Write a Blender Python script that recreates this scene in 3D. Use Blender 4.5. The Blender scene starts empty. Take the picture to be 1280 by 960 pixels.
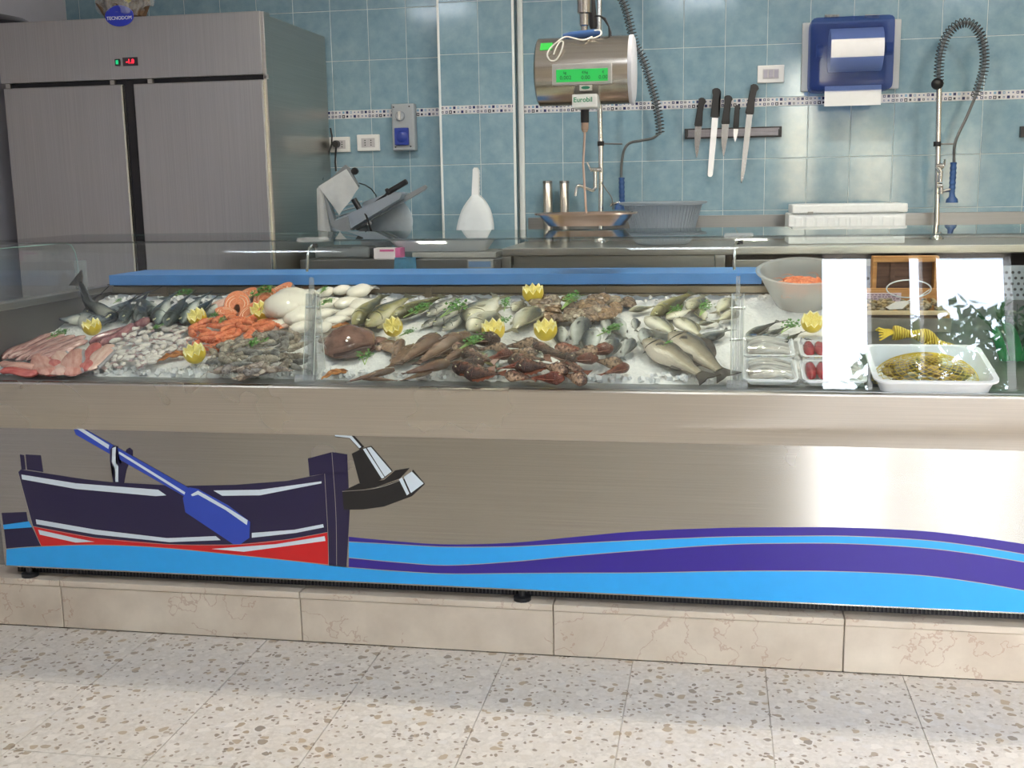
import bpy, bmesh, math, random
from mathutils import Vector, Matrix, noise as mnoise

SC = bpy.context.scene
COL = SC.collection
PI = math.pi
rnd = random.Random(7)

# ------------------------------------------------------------------ camera
F_PX = 1400.0
CAM_R = (Vector((0.9842362, 0.1760259, -0.0171456)), Vector((0.0136818, -0.1724362, -0.9849257)), Vector((-0.1763290, 0.9691649, -0.1721263)))  # right, down, forward
CAM_P = Vector((0.1621, -5.7505, 1.45))
cam = bpy.data.cameras.new('camera')
cam.sensor_width = 36.0
cam.lens = F_PX / 1280.0 * 36.0
cam.clip_start = 0.05
cam_o = bpy.data.objects.new('camera', cam)
COL.objects.link(cam_o)
r_, d_, f_ = CAM_R
cam_o.matrix_world = Matrix(((r_.x, -d_.x, -f_.x, CAM_P.x), (r_.y, -d_.y, -f_.y, CAM_P.y), (r_.z, -d_.z, -f_.z, CAM_P.z), (0, 0, 0, 1)))
SC.camera = cam_o

# ------------------------------------------------------------------ view, sky
vs = SC.view_settings
vs.view_transform = 'Standard'
vs.look = 'None'
vs.gamma = 1.0
vs.use_curve_mapping = False
vs.exposure = 0.73
LAMP_COUNTER = 265.0      # emission of the downlights over the counter
LAMP_ROOM = 12.0          # emission of the square ceiling panels
world = bpy.data.worlds.new('world')
SC.world = world
world.use_nodes = True
wn = world.node_tree.nodes
sky = wn.new('ShaderNodeTexSky')
sky.sky_type = 'NISHITA'
sky.sun_disc = False
sky.sun_elevation = math.radians(48)
sky.sun_rotation = math.radians(200)
sky.air_density = 1.0
sky.dust_density = 2.5
world.node_tree.links.new(sky.outputs[0], wn['Background'].inputs[0])
wn['Background'].inputs[1].default_value = 1.9

# ------------------------------------------------------------------ helpers
def ray(u, v):
    return r_ * (u - 640) + d_ * (v - 480) + f_ * F_PX
def P(u, v, Y):
    "the point at depth Y that stands at this place of the photograph"
    k = ray(u, v)
    return CAM_P + k * ((Y - CAM_P.y) / k.y)
ICE_Y0, ICE_Z0, ICE_Y1, ICE_Z1 = -2.395, 0.862, -1.555, 1.042
ICE_A = math.atan2(ICE_Z1 - ICE_Z0, ICE_Y1 - ICE_Y0)
ICE_N = Vector((0, -math.sin(ICE_A), math.cos(ICE_A)))
def ice(u, v, lift=0.0):
    p0 = Vector((0, ICE_Y0, ICE_Z0)) + ICE_N * lift
    k = ray(u, v)
    return CAM_P + k * ((p0 - CAM_P).dot(ICE_N) / k.dot(ICE_N))

def shade(me, smooth):
    for p in me.polygons:
        p.use_smooth = smooth
def mesh_obj(name, me, mat=None, parent=None):
    if mat and not me.materials:
        me.materials.append(mat)
    o = bpy.data.objects.new(name, me)
    COL.objects.link(o)
    if parent:
        o.parent = parent
    return o
def bm_mesh(bm, name='m', smooth=False, mat=None):
    bmesh.ops.recalc_face_normals(bm, faces=bm.faces)
    me = bpy.data.meshes.new(name)
    bm.to_mesh(me)
    bm.free()
    shade(me, smooth)
    if smooth:
        me.set_sharp_from_angle(angle=math.radians(45))
    if mat:
        me.materials.append(mat)
    return me
def obj(name, bm, mat=None, parent=None, smooth=False, kind=None, label=None):
    o = mesh_obj(name, bm_mesh(bm, name, smooth), mat, parent)
    if kind:
        o['kind'] = kind
    if label:
        o['label'] = label
    return o
def thing(name, label, cat, loc=(0, 0, 0), group=None):
    o = bpy.data.objects.new(name, None)
    o.empty_display_size = 0.05
    COL.objects.link(o)
    o.location = loc
    return tag(o, label, cat, group)
def tag(o, label, cat, group=None):
    o['label'] = label
    o['category'] = cat
    if group:
        o['group'] = group
    return o

def box(bm, x0, x1, y0, y1, z0, z1, bev=0.0, seg=2):
    vs_ = [bm.verts.new(p) for p in ((x0, y0, z0), (x1, y0, z0), (x1, y1, z0), (x0, y1, z0), (x0, y0, z1), (x1, y0, z1), (x1, y1, z1), (x0, y1, z1))]
    fs = [bm.faces.new([vs_[i] for i in q]) for q in ((0, 3, 2, 1), (4, 5, 6, 7), (0, 1, 5, 4), (1, 2, 6, 5), (2, 3, 7, 6), (3, 0, 4, 7))]
    if bev:
        es = list({e for f in fs for e in f.edges})
        bmesh.ops.bevel(bm, geom=es, offset=bev, segments=seg, affect='EDGES', profile=0.7)
    return bm
def B(*a, **k):
    return box(bmesh.new(), *a, **k)
def tube(bm, pts, r, n=8, cap=True):
    pts = [Vector(p) for p in pts]
    rs = r if isinstance(r, (list, tuple)) else [r] * len(pts)
    t0 = (pts[1] - pts[0]).normalized()
    up = Vector((0, 0, 1)) if abs(t0.z) < 0.9 else Vector((1, 0, 0))
    nx = t0.cross(up).normalized()
    rings = []
    for i, p in enumerate(pts):
        a = pts[max(i - 1, 0)]
        b = pts[min(i + 1, len(pts) - 1)]
        t = (b - a).normalized()
        nx = (nx - t * nx.dot(t)).normalized()
        ny = t.cross(nx)
        rings.append([bm.verts.new(p + (nx * math.cos(2 * PI * k / n) + ny * math.sin(2 * PI * k / n)) * rs[i]) for k in range(n)])
    for a, b in zip(rings[:-1], rings[1:]):
        for k in range(n):
            bm.faces.new((a[k], a[(k + 1) % n], b[(k + 1) % n], b[k]))
    if cap:
        bm.faces.new(rings[0][::-1])
        bm.faces.new(rings[-1])
    return bm
def T(pts, r, n=8):
    return tube(bmesh.new(), pts, r, n)
def lathe(bm, prof, n=24, axis='z', c=(0, 0, 0)):
    c = Vector(c)
    rings = []
    for r, h in prof:
        ring = []
        for k in range(n):
            a = 2 * PI * k / n
            x, y = r * math.cos(a), r * math.sin(a)
            p = (x, y, h) if axis == 'z' else ((h, x, y) if axis == 'x' else (x, h, y))
            ring.append(bm.verts.new(c + Vector(p)))
        rings.append(ring)
    for a, b in zip(rings[:-1], rings[1:]):
        for k in range(n):
            bm.faces.new((a[k], a[(k + 1) % n], b[(k + 1) % n], b[k]))
    if prof[0][0] > 1e-5:
        bm.faces.new(rings[0][::-1])
    if prof[-1][0] > 1e-5:
        bm.faces.new(rings[-1])
    bmesh.ops.remove_doubles(bm, verts=bm.verts, dist=1e-5)
    return bm
def prism_y(bm, xz, y0, y1):
    a = [bm.verts.new((x, y0, z)) for x, z in xz]
    b = [bm.verts.new((x, y1, z)) for x, z in xz]
    f = [bm.faces.new(a), bm.faces.new(b[::-1])]
    n = len(a)
    for k in range(n):
        bm.faces.new((a[k], b[k], b[(k + 1) % n], a[(k + 1) % n]))
    bmesh.ops.triangulate(bm, faces=f)
    return bm
def prism_x(bm, yz, x0, x1):
    a = [bm.verts.new((x0, y, z)) for y, z in yz]
    b = [bm.verts.new((x1, y, z)) for y, z in yz]
    f = [bm.faces.new(a), bm.faces.new(b[::-1])]
    n = len(a)
    for k in range(n):
        bm.faces.new((a[k], b[k], b[(k + 1) % n], a[(k + 1) % n]))
    bmesh.ops.triangulate(bm, faces=f)
    return bm
def ribbon_x(bm, yz, x0, x1, th):
    "a bent sheet of thickness th along x"
    pts = [Vector((0, y, z)) for y, z in yz]
    out = []
    for i, p in enumerate(pts):
        t = (pts[min(i + 1, len(pts) - 1)] - pts[max(i - 1, 0)]).normalized()
        out.append(p + Vector((0, -t.z, t.y)) * th)
    loop = [(p.y, p.z) for p in pts] + [(p.y, p.z) for p in out[::-1]]
    n = len(pts)
    A = [bm.verts.new((x0, y, z)) for y, z in loop]
    Bv = [bm.verts.new((x1, y, z)) for y, z in loop]
    m = len(loop)
    for k in range(m):
        bm.faces.new((A[k], Bv[k], Bv[(k + 1) % m], A[(k + 1) % m]))
    for k in range(n - 1):
        bm.faces.new((A[k], A[k + 1], A[m - 2 - k], A[m - 1 - k]))
        bm.faces.new((Bv[k], Bv[m - 1 - k], Bv[m - 2 - k], Bv[k + 1]))
    return bm
def px_xz(pts, Y):
    out = []
    for u, v in pts:
        p = P(u, v, Y)
        out.append((p.x, p.z))
    return out
def text_mesh(s, size, mat, name='lettering', parent=None, loc=(0, 0, 0), rot=(PI / 2, 0, 0), ext=0.0006, bold=0.0):
    cu = bpy.data.curves.new(name, 'FONT')
    cu.body = s
    cu.size = size
    cu.align_x = 'CENTER'
    cu.align_y = 'CENTER'
    cu.extrude = ext
    cu.offset = bold
    cu.resolution_u = 3
    tmp = bpy.data.objects.new('tmp', cu)
    COL.objects.link(tmp)
    dg = bpy.context.evaluated_depsgraph_get()
    dg.update()
    me = bpy.data.meshes.new_from_object(tmp.evaluated_get(dg))
    bpy.data.objects.remove(tmp)
    bpy.data.curves.remove(cu)
    me.name = name
    me.materials.clear()
    o = mesh_obj(name, me, mat, parent)
    o.location = loc
    o.rotation_euler = rot
    return o

# ------------------------------------------------------------------ materials
def srgb(r, g, b):
    f = lambda c: (c / 255 / 12.92) if c / 255 <= 0.04045 else ((c / 255 + 0.055) / 1.055) ** 2.4
    return (f(r), f(g), f(b), 1.0)
class NT:
    def __init__(s, name):
        s.m = bpy.data.materials.new(name)
        s.m.use_nodes = True
        s.t = s.m.node_tree
        s.b = s.t.nodes['Principled BSDF']
        s.o = s.t.nodes['Material Output']
    def n(s, kind, **kw):
        x = s.t.nodes.new('ShaderNode' + kind)
        for k, v in kw.items():
            if hasattr(x, k):
                setattr(x, k, v)
            else:
                x.inputs[k.replace('_', ' ')].default_value = v
        return x
    def l(s, a, b):
        s.t.links.new(a, b)
    def co(s, which='Object', scale=(1, 1, 1)):
        c = s.n('TexCoord')
        m = s.n('Mapping')
        m.inputs['Scale'].default_value = scale
        s.l(c.outputs[which], m.inputs[0])
        return m.outputs[0]
    def noise(s, co, scale, detail=3.0, rough=0.5):
        x = s.n('TexNoise')
        x.inputs['Scale'].default_value = scale
        x.inputs['Detail'].default_value = detail
        x.inputs['Roughness'].default_value = rough
        if co is not None:
            s.l(co, x.inputs['Vector'])
        return x.outputs['Fac']
    def ramp(s, fac, stops, interp='LINEAR'):
        x = s.n('ValToRGB')
        x.color_ramp.interpolation = interp
        e = x.color_ramp.elements
        while len(e) < len(stops):
            e.new(0.5)
        for i, (p, c) in enumerate(stops):
            e[i].position = p
            e[i].color = c
        s.l(fac, x.inputs[0])
        return x.outputs[0]
    def mix(s, fac, a, b, mode='MIX'):
        x = s.n('Mix', data_type='RGBA', blend_type=mode)
        for sock, v in ((x.inputs[0], fac), (x.inputs[6], a), (x.inputs[7], b)):
            if isinstance(v, (int, float, tuple)):
                sock.default_value = v
            else:
                s.l(v, sock)
        return x.outputs[2]
    def math(s, op, a, b=None):
        x = s.n('Math', operation=op)
        for i, v in enumerate((a, b)):
            if v is None:
                continue
            if isinstance(v, (int, float)):
                x.inputs[i].default_value = v
            else:
                s.l(v, x.inputs[i])
        return x.outputs[0]
    def bump(s, h, strength=0.3, dist=0.01):
        x = s.n('Bump')
        x.inputs['Strength'].default_value = strength
        x.inputs['Distance'].default_value = dist
        s.l(h, x.inputs['Height'])
        s.l(x.outputs[0], s.b.inputs['Normal'])
    def set(s, **kw):
        for k, v in kw.items():
            i = s.b.inputs[k.replace('_', ' ')]
            if isinstance(v, (int, float, tuple)):
                i.default_value = v
            else:
                s.l(v, i)
        return s.m
def plain(name, rgb, rough=0.5, metal=0.0, var=0.06, scale=30, bump=0.0, **kw):
    t = NT(name)
    c = srgb(*rgb)
    co = t.co()
    nz = t.noise(co, scale, 4)
    dark = tuple(x * (1 - var) for x in c[:3]) + (1,)
    lite = tuple(min(1, x * (1 + var)) for x in c[:3]) + (1,)
    t.set(Base_Color=t.ramp(nz, [(0.3, dark), (0.7, lite)]), Roughness=rough, Metallic=metal, **kw)
    if bump:
        t.bump(nz, bump, 0.004)
    return t.m
def emit(name, rgb, strength):
    t = NT(name)
    t.set(Base_Color=(0, 0, 0, 1), Emission_Color=srgb(*rgb), Emission_Strength=strength, Roughness=0.4)
    return t.m
def steel(name, rgb, rough, aniso=0.0, grain=(2, 2, 300), bump=0.02, tangent='X'):
    t = NT(name)
    c = srgb(*rgb)
    co = t.co('Object', grain)
    nz = t.noise(co, 1.0, 3)
    big = t.noise(t.co('Object', (1, 1, 1)), 3.0, 3)
    col = t.ramp(nz, [(0.25, tuple(x * 0.9 for x in c[:3]) + (1,)), (0.75, tuple(min(1, x * 1.06) for x in c[:3]) + (1,))])
    t.set(Base_Color=col, Metallic=1.0, Roughness=t.math('ADD', t.math('MULTIPLY', big, 0.08), rough - 0.04))
    if aniso:
        tg = t.n('Tangent', direction_type='RADIAL', axis='Z')
        t.set(Anisotropic=aniso, Anisotropic_Rotation=0.25)
        t.l(tg.outputs[0], t.b.inputs['Tangent'])
    t.bump(nz, bump, 0.001)
    return t.m
def clear(name, tint, refl=1.0, base=0.04, rough=0.0):
    "a clear pane: straight transmission with a tint, mirror reflection by Schlick"
    t = NT(name)
    g = t.n('NewGeometry')
    dt = t.n('VectorMath', operation='DOT_PRODUCT')
    t.l(g.outputs['Incoming'], dt.inputs[0])
    t.l(g.outputs['Normal'], dt.inputs[1])
    c = t.math('ABSOLUTE', dt.outputs['Value'])
    k = t.math('POWER', t.math('SUBTRACT', 1.0, c), 5.0)
    fr = t.math('MULTIPLY', t.math('ADD', base, t.math('MULTIPLY', k, 1 - base)), refl)
    tr = t.n('BsdfTransparent')
    tr.inputs[0].default_value = tint
    gl = t.n('BsdfGlossy')
    gl.inputs['Roughness'].default_value = rough
    mx = t.n('MixShader')
    t.l(fr, mx.inputs[0])
    t.l(tr.outputs[0], mx.inputs[1])
    t.l(gl.outputs[0], mx.inputs[2])
    t.l(mx.outputs[0], t.o.inputs[0])
    return t.m
def frosted(name, rgb, trans=0.45, clear_=0.3):
    t = NT(name)
    c = srgb(*rgb)
    df = t.n('BsdfTranslucent')
    df.inputs[0].default_value = c
    tr = t.n('BsdfTransparent')
    tr.inputs[0].default_value = (0.96, 0.97, 0.98, 1)
    m1 = t.n('MixShader')
    m1.inputs[0].default_value = trans
    t.set(Base_Color=c, Roughness=0.35)
    t.l(t.b.outputs[0], m1.inputs[1])
    t.l(df.outputs[0], m1.inputs[2])
    m2 = t.n('MixShader')
    m2.inputs[0].default_value = clear_
    t.l(m1.outputs[0], m2.inputs[1])
    t.l(tr.outputs[0], m2.inputs[2])
    t.l(m2.outputs[0], t.o.inputs[0])
    return t.m

M = {}
M['steel'] = steel('brushed_steel', (188, 184, 176), 0.30)
M['steel_front'] = steel('brushed_steel_front', (180, 177, 171), 0.26, aniso=0.93)
M['steel_fascia'] = steel('brushed_steel_fascia', (196, 190, 180), 0.28, aniso=0.85)
M['steel_fridge'] = steel('brushed_steel_fridge', (178, 176, 174), 0.38, grain=(300, 2, 2))
M['steel_dark'] = steel('dull_steel', (140, 140, 140), 0.40)
M['chrome'] = plain('chrome', (215, 215, 212), 0.12, 1.0, 0.02)
M['black'] = plain('black_plastic', (24, 24, 27), 0.45, 0, 0.1)
M['gap'] = plain('dark_gasket', (30, 28, 34), 0.7)
M['white'] = plain('white_plastic', (224, 228, 230), 0.4, 0, 0.02)
M['offwhite'] = plain('ivory_plastic', (222, 224, 224), 0.4, 0, 0.02)
M['grey'] = plain('grey_plastic', (150, 152, 150), 0.5, 0, 0.03)
M['paint_cream'] = plain('cream_wall_paint', (214, 204, 186), 0.8, 0, 0.03, 6, 0.05)
M['paint_left'] = plain('lilac_white_wall_paint', (196, 196, 208), 0.8, 0, 0.03, 6, 0.05)
M['ceiling'] = plain('white_ceiling_paint', (228, 228, 226), 0.85, 0, 0.02, 8, 0.05)
M['blue_board'] = plain('blue_polyethylene', (80, 142, 212), 0.42, 0, 0.06, 12, 0.05)
M['blue_lid'] = plain('blue_socket_lid', (40, 62, 150), 0.35)
M['blue_grip'] = plain('blue_rubber_grip', (44, 82, 136), 0.45)
M['glass'] = clear('counter_glass', (0.955, 0.98, 0.972, 1), 1.0, 0.045)
M['glass_edge'] = plain('green_glass_edge', (150, 185, 178), 0.15, 0, 0.05)
M['acrylic'] = frosted('clear_acrylic', (214, 216, 214), 0.3, 0.72)
M['frosted'] = frosted('frosted_plastic', (215, 220, 222), 0.4, 0.38)
M['colander'] = frosted('translucent_colander_plastic', (190, 200, 210), 0.4, 0.3)
M['knife'] = plain('knife_steel', (150, 152, 156), 0.25, 1.0, 0.04)
M['knife_bright'] = plain('bright_knife_steel', (236, 238, 240), 0.42, 0.6, 0.02)

def tile_mat(name, a, b, rough=0.10):
    t = NT(name)
    co = t.co()
    info = t.n('ObjectInfo')
    ad = t.n('VectorMath', operation='ADD')
    sc = t.n('VectorMath', operation='SCALE')
    sc.inputs['Scale'].default_value = 1.0
    t.l(info.outputs['Location'], sc.inputs[0])
    t.l(co, ad.inputs[0])
    t.l(sc.outputs[0], ad.inputs[1])
    n1 = t.noise(ad.outputs[0], 14, 5, 0.6)
    n2 = t.noise(ad.outputs[0], 90, 2, 0.5)
    col = t.ramp(n1, [(0.3, srgb(*a)), (0.7, srgb(*b))])
    col = t.mix(t.math('MULTIPLY', n2, 0.22), col, srgb(160, 183, 192))
    hv = t.n('HueSaturation')
    t.l(col, hv.inputs['Color'])
    t.l(t.math('ADD', t.math('MULTIPLY', info.outputs['Random'], 0.06), 0.97), hv.inputs['Value'])
    t.set(Base_Color=hv.outputs[0], Roughness=rough)
    t.bump(n1, 0.04, 0.002)
    return t.m
M['tile'] = tile_mat('sky_blue_glazed_tile', (108, 144, 163), (135, 165, 180))
M['grout'] = plain('pale_grout', (196, 208, 210), 0.9)
def band_mat():
    t = NT('mosaic_print_listello')
    co = t.co('Object')
    sep = t.n('SeparateXYZ')
    t.l(co, sep.inputs[0])
    info = t.n('ObjectInfo')
    # cells of 2 cm in two rows
    x = t.math('DIVIDE', sep.outputs[0], 0.0202)
    z = t.math('DIVIDE', t.math('ADD', sep.outputs[2], 0.02), 0.0202)
    fx, fz = t.math('FRACT', x), t.math('FRACT', z)
    cx, cz = t.math('FLOOR', x), t.math('FLOOR', z)
    comb = t.n('CombineXYZ')
    t.l(cx, comb.inputs[0])
    t.l(cz, comb.inputs[1])
    wn_ = t.n('TexWhiteNoise', noise_dimensions='3D')
    t.l(comb.outputs[0], wn_.inputs['Vector'])
    dx = t.math('ABSOLUTE', t.math('SUBTRACT', fx, 0.5))
    dz = t.math('ABSOLUTE', t.math('SUBTRACT', fz, 0.5))
    dmax = t.math('MAXIMUM', dx, dz)
    size = t.math('ADD', t.math('MULTIPLY', wn_.outputs['Value'], 0.22), 0.16)
    inside = t.math('LESS_THAN', dmax, size)
    core = t.math('LESS_THAN', dmax, t.math('MULTIPLY', size, 0.45))
    c1 = t.ramp(wn_.outputs['Value'], [(0.0, srgb(96, 112, 150)), (0.25, srgb(30, 34, 62)), (0.45, srgb(120, 160, 190)), (0.6, srgb(42, 52, 100)), (0.8, srgb(150, 160, 185)), (0.9, srgb(24, 26, 44))], 'CONSTANT')
    ring = t.mix(t.math('MULTIPLY', core, t.math('GREATER_THAN', t.math('FRACT', t.math('MULTIPLY', wn_.outputs['Value'], 7.3)), 0.5)), c1, srgb(205, 208, 216))
    t.set(Base_Color=t.mix(inside, srgb(206, 208, 212), ring), Roughness=0.25)
    return t.m
M['band'] = band_mat()

def terrazzo():
    t = NT('terrazzo_floor')
    geo = t.n('NewGeometry')
    pos = geo.outputs['Position']
    base = t.ramp(t.noise(pos, 60, 5, 0.7), [(0.3, srgb(192, 184, 172)), (0.7, srgb(222, 216, 206))])
    warp = t.n('VectorMath', operation='SCALE')
    nzv = t.n('TexNoise')
    nzv.inputs['Scale'].default_value = 22
    t.l(pos, nzv.inputs['Vector'])
    warp.inputs['Scale'].default_value = 0.035
    t.l(nzv.outputs['Color'], warp.inputs[0])
    ad = t.n('VectorMath', operation='ADD')
    t.l(pos, ad.inputs[0])
    t.l(warp.outputs[0], ad.inputs[1])
    def chips(scale, cut, thr):
        v = t.n('TexVoronoi', feature='F1')
        v.inputs['Scale'].default_value = scale
        t.l(ad.outputs[0], v.inputs['Vector'])
        sep = t.n('SeparateColor')
        t.l(v.outputs['Color'], sep.inputs[0])
        m = t.math('MULTIPLY', t.math('LESS_THAN', v.outputs['Distance'], cut), t.math('LESS_THAN', sep.outputs[0], thr))
        return m, sep.outputs[1]
    col = base
    m0, r0 = chips(30, 0.55, 0.75)
    col = t.mix(t.math('MULTIPLY', m0, 0.6), col, t.ramp(r0, [(0.0, srgb(228, 222, 212)), (0.5, srgb(205, 196, 182)), (1.0, srgb(214, 210, 204))]))
    m1, r1 = chips(30, 0.38, 0.22)
    col = t.mix(m1, col, t.ramp(r1, [(0.0, srgb(158, 142, 120)), (0.5, srgb(182, 164, 138)), (1.0, srgb(140, 130, 118))]))
    m2, r2 = chips(64, 0.40, 0.24)
    col = t.mix(m2, col, t.ramp(r2, [(0.0, srgb(134, 120, 104)), (1.0, srgb(172, 158, 140))]))
    t.set(Base_Color=col, Roughness=0.34)
    return t.m
M['terrazzo'] = terrazzo()
def marble():
    t = NT('beige_marble_slab')
    geo = t.n('NewGeometry')
    info = t.n('ObjectInfo')
    ad = t.n('VectorMath', operation='ADD')
    cb = t.n('CombineXYZ')
    t.l(t.math('MULTIPLY', info.outputs['Random'], 9.0), cb.inputs[1])
    t.l(geo.outputs['Position'], ad.inputs[0])
    t.l(cb.outputs[0], ad.inputs[1])
    pos = ad.outputs[0]
    base = t.ramp(t.noise(pos, 5, 6, 0.6), [(0.3, srgb(190, 176, 158)), (0.7, srgb(214, 202, 184))])
    wv = t.n('TexNoise')
    wv.inputs['Scale'].default_value = 9
    wv.inputs['Detail'].default_value = 6
    t.l(pos, wv.inputs['Vector'])
    vein = t.math('LESS_THAN', t.math('ABSOLUTE', t.math('SUBTRACT', wv.outputs['Fac'], 0.5)), 0.008)
    mask = t.math('GREATER_THAN', t.noise(pos, 2.6, 2), 0.5)
    vein = t.math('MULTIPLY', t.math('MULTIPLY', vein, mask), 0.4)
    t.set(Base_Color=t.mix(vein, base, srgb(160, 120, 100)), Roughness=0.35)
    return t.m
M['marble'] = marble()

# ------------------------------------------------------------------ the room
ZB = 2.1124                       # a tile joint of the back wall
XL, XR, YF = -3.28, 3.2, -6.4
CEIL = 3.0
FLOOR2 = 0.170                    # the raised floor behind and under the counter
def struct(name, bm, mat, parent=None):
    return obj(name, bm, mat, parent, kind='structure')

floor = struct('floor', B(XL, XR, YF, 0, -0.08, -0.004), M['terrazzo'])
tile_me = bm_mesh(B(0.0012, 0.3988, 0.0012, 0.3988, -0.004, 0.0, bev=0.0008, seg=1), 'terrazzo_tile', False, M['terrazzo'])
for i in range(-8, 8):
    for j in range(5):
        x0, y1 = 0.4 * i - 0.07, -2.462 - 0.0 - 0.4 * j
        if x0 < XL:
            continue
        o = mesh_obj('terrazzo_tile', tile_me, None, floor)
        o.location = (x0, y1 - 0.4, 0)
plat = struct('trim_1', B(XL, XR, -2.445, 0, 0.0, FLOOR2 - 0.02), M['marble'])
slab_x = [XL, -2.70, -2.003, -1.149, -0.318, 0.559, 1.42, 2.28, XR]
for a, b in zip(slab_x[:-1], slab_x[1:]):
    obj('marble_slab', B(a + 0.0015, b - 0.0015, -2.462, -2.44, 0.001, FLOOR2 - 0.022, bev=0.002, seg=1), M['marble'], plat)
    obj('marble_slab', B(a + 0.0015, b - 0.0015, -2.466, 0 - 0.001, FLOOR2 - 0.0205, FLOOR2, bev=0.002, seg=1), M['marble'], plat)
struct('ceiling', B(XL, XR, YF, 0, CEIL, CEIL + 0.1), M['ceiling'])
struct('wall_left', B(XL - 0.12, XL, YF, 0.1, 0, CEIL), M['paint_left'])
struct('wall_right', B(XR, XR + 0.12, YF, 0.1, 0, CEIL), M['paint_cream'])

wall_back = struct('wall_back', B(XL, XR, -0.0062, 0.12, 0, CEIL), M['grout'])
def tile_mesh(w, h, d, mat, nm, lo=0.0016, bev=0.0016):
    bm = bmesh.new()
    x0, x1, z0, z1 = lo, w - lo, lo, h - lo
    back = [bm.verts.new((x, 0, z)) for x, z in ((x0, z0), (x1, z0), (x1, z1), (x0, z1))]
    mid = [bm.verts.new((x, -d + bev * 0.6, z)) for x, z in ((x0, z0), (x1, z0), (x1, z1), (x0, z1))]
    b = bev
    fr = [bm.verts.new((x, -d, z)) for x, z in ((x0 + b, z0 + b), (x1 - b, z0 + b), (x1 - b, z1 - b), (x0 + b, z1 - b))]
    for A, C in ((back, mid), (mid, fr)):
        for k in range(4):
            bm.faces.new((A[k], A[(k + 1) % 4], C[(k + 1) % 4], C[k]))
    bm.faces.new(fr)
    return bm_mesh(bm, nm, False, mat)
ROWS = [ZB - 1.04, ZB - 0.79, ZB - 0.54, ZB - 0.25, ZB, ZB + 0.25, ZB + 0.5]
full = tile_mesh(0.2, 0.25, 0.008, M['tile'], 'wall_tile')
band = tile_mesh(0.2, 0.04, 0.009, M['band'], 'listello', 0.0004, 0.001)
PX0, PX1, PD = -1.205, -0.832, -0.10
def tile_field(parent, cols, y, rows=ROWS):
    for x, w in cols:
        me = full if abs(w - 0.2) < 1e-4 else tile_mesh(w, 0.25, 0.008, M['tile'], 'wall_tile')
        bme = band if abs(w - 0.2) < 1e-4 else tile_mesh(w, 0.04, 0.009, M['band'], 'listello', 0.0004, 0.001)
        for z in rows:
            o = mesh_obj('wall_tile', me, None, parent)
            o.location = (x, y, z)
        o = mesh_obj('mosaic_listello', bme, None, parent)
        o.location = (x, y, ZB - 0.29)
cols = [(0.2 * n, 0.2) for n in range(-16, 13) if not (0.2 * n > PX0 - 0.01 and 0.2 * n + 0.2 < PX1 + 0.05)]
cols = [(x, w) for x, w in cols if not -1.25 < x < -0.81]
cols += [(PX1 + 0.004, 0.2 * -4 - PX1 - 0.004 + 0.0)] if 0.2 * -4 > PX1 + 0.02 else []
cols += [(XL + 0.002, -3.2 - XL - 0.002)]
tile_field(wall_back, cols, 0.0)
pillar = struct('wall_pillar', B(PX0 + 0.008, PX1 - 0.008, PD - 0.0062, 0.0, 0, CEIL), M['grout'])
tile_field(pillar, [(PX0, 0.2), (PX0 + 0.2, PX1 - PX0 - 0.2)], PD)
edge_white = plain('white_pvc_edge', (226, 232, 232), 0.35, 0, 0.02)
for x in (PX0 - 0.002, PX1 + 0.002):
    obj('corner_profile', B(x - 0.006, x + 0.006, PD - 0.011, PD + 0.004, 1.07, CEIL, bev=0.003), edge_white, pillar)
obj('side_facing', B(PX1 - 0.008, PX1 - 0.001, PD + 0.004, 0, 1.07, CEIL), M['tile'], pillar)
obj('side_facing', B(PX0 + 0.001, PX0 + 0.008, PD + 0.004, 0, 1.07, CEIL), M['tile'], pillar)
tag(obj('cable_duct', B(-0.822, -0.795, -0.030, -0.0095, 1.19, CEIL, bev=0.004), edge_white), 'white plastic cable duct running up the tiles right of the pillar', 'cable duct')

# front wall behind the camera, with the shop door and its side light
ZD = 2.62
wf = bmesh.new()
for x0, x1, z0, z1 in ((XL, 0.86, 0, CEIL), (2.75, XR, 0, CEIL), (0.86, 2.75, ZD, CEIL)):
    box(wf, x0, x1, YF - 0.15, YF, z0, z1)
struct('wall_front', wf, M['paint_cream'])
dark_frame = plain('dark_door_frame', (52, 44, 40), 0.5)
struct('trim_2', B(1.16, 1.40, YF - 0.16, YF + 0.04, 0, ZD), dark_frame)
struct('trim_3', B(1.485, 1.57, YF - 0.12, YF + 0.02, 0, ZD), dark_frame)
struct('trim_4', B(2.02, 2.32, YF - 0.16, YF + 0.04, 0, ZD), dark_frame)
pave = plain('pale_pavement', (186, 182, 174), 0.9, 0, 0.1, 3)
struct('floor_pavement', B(-12, 14, -26, YF - 0.16, -0.16, -0.06), pave)

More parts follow.
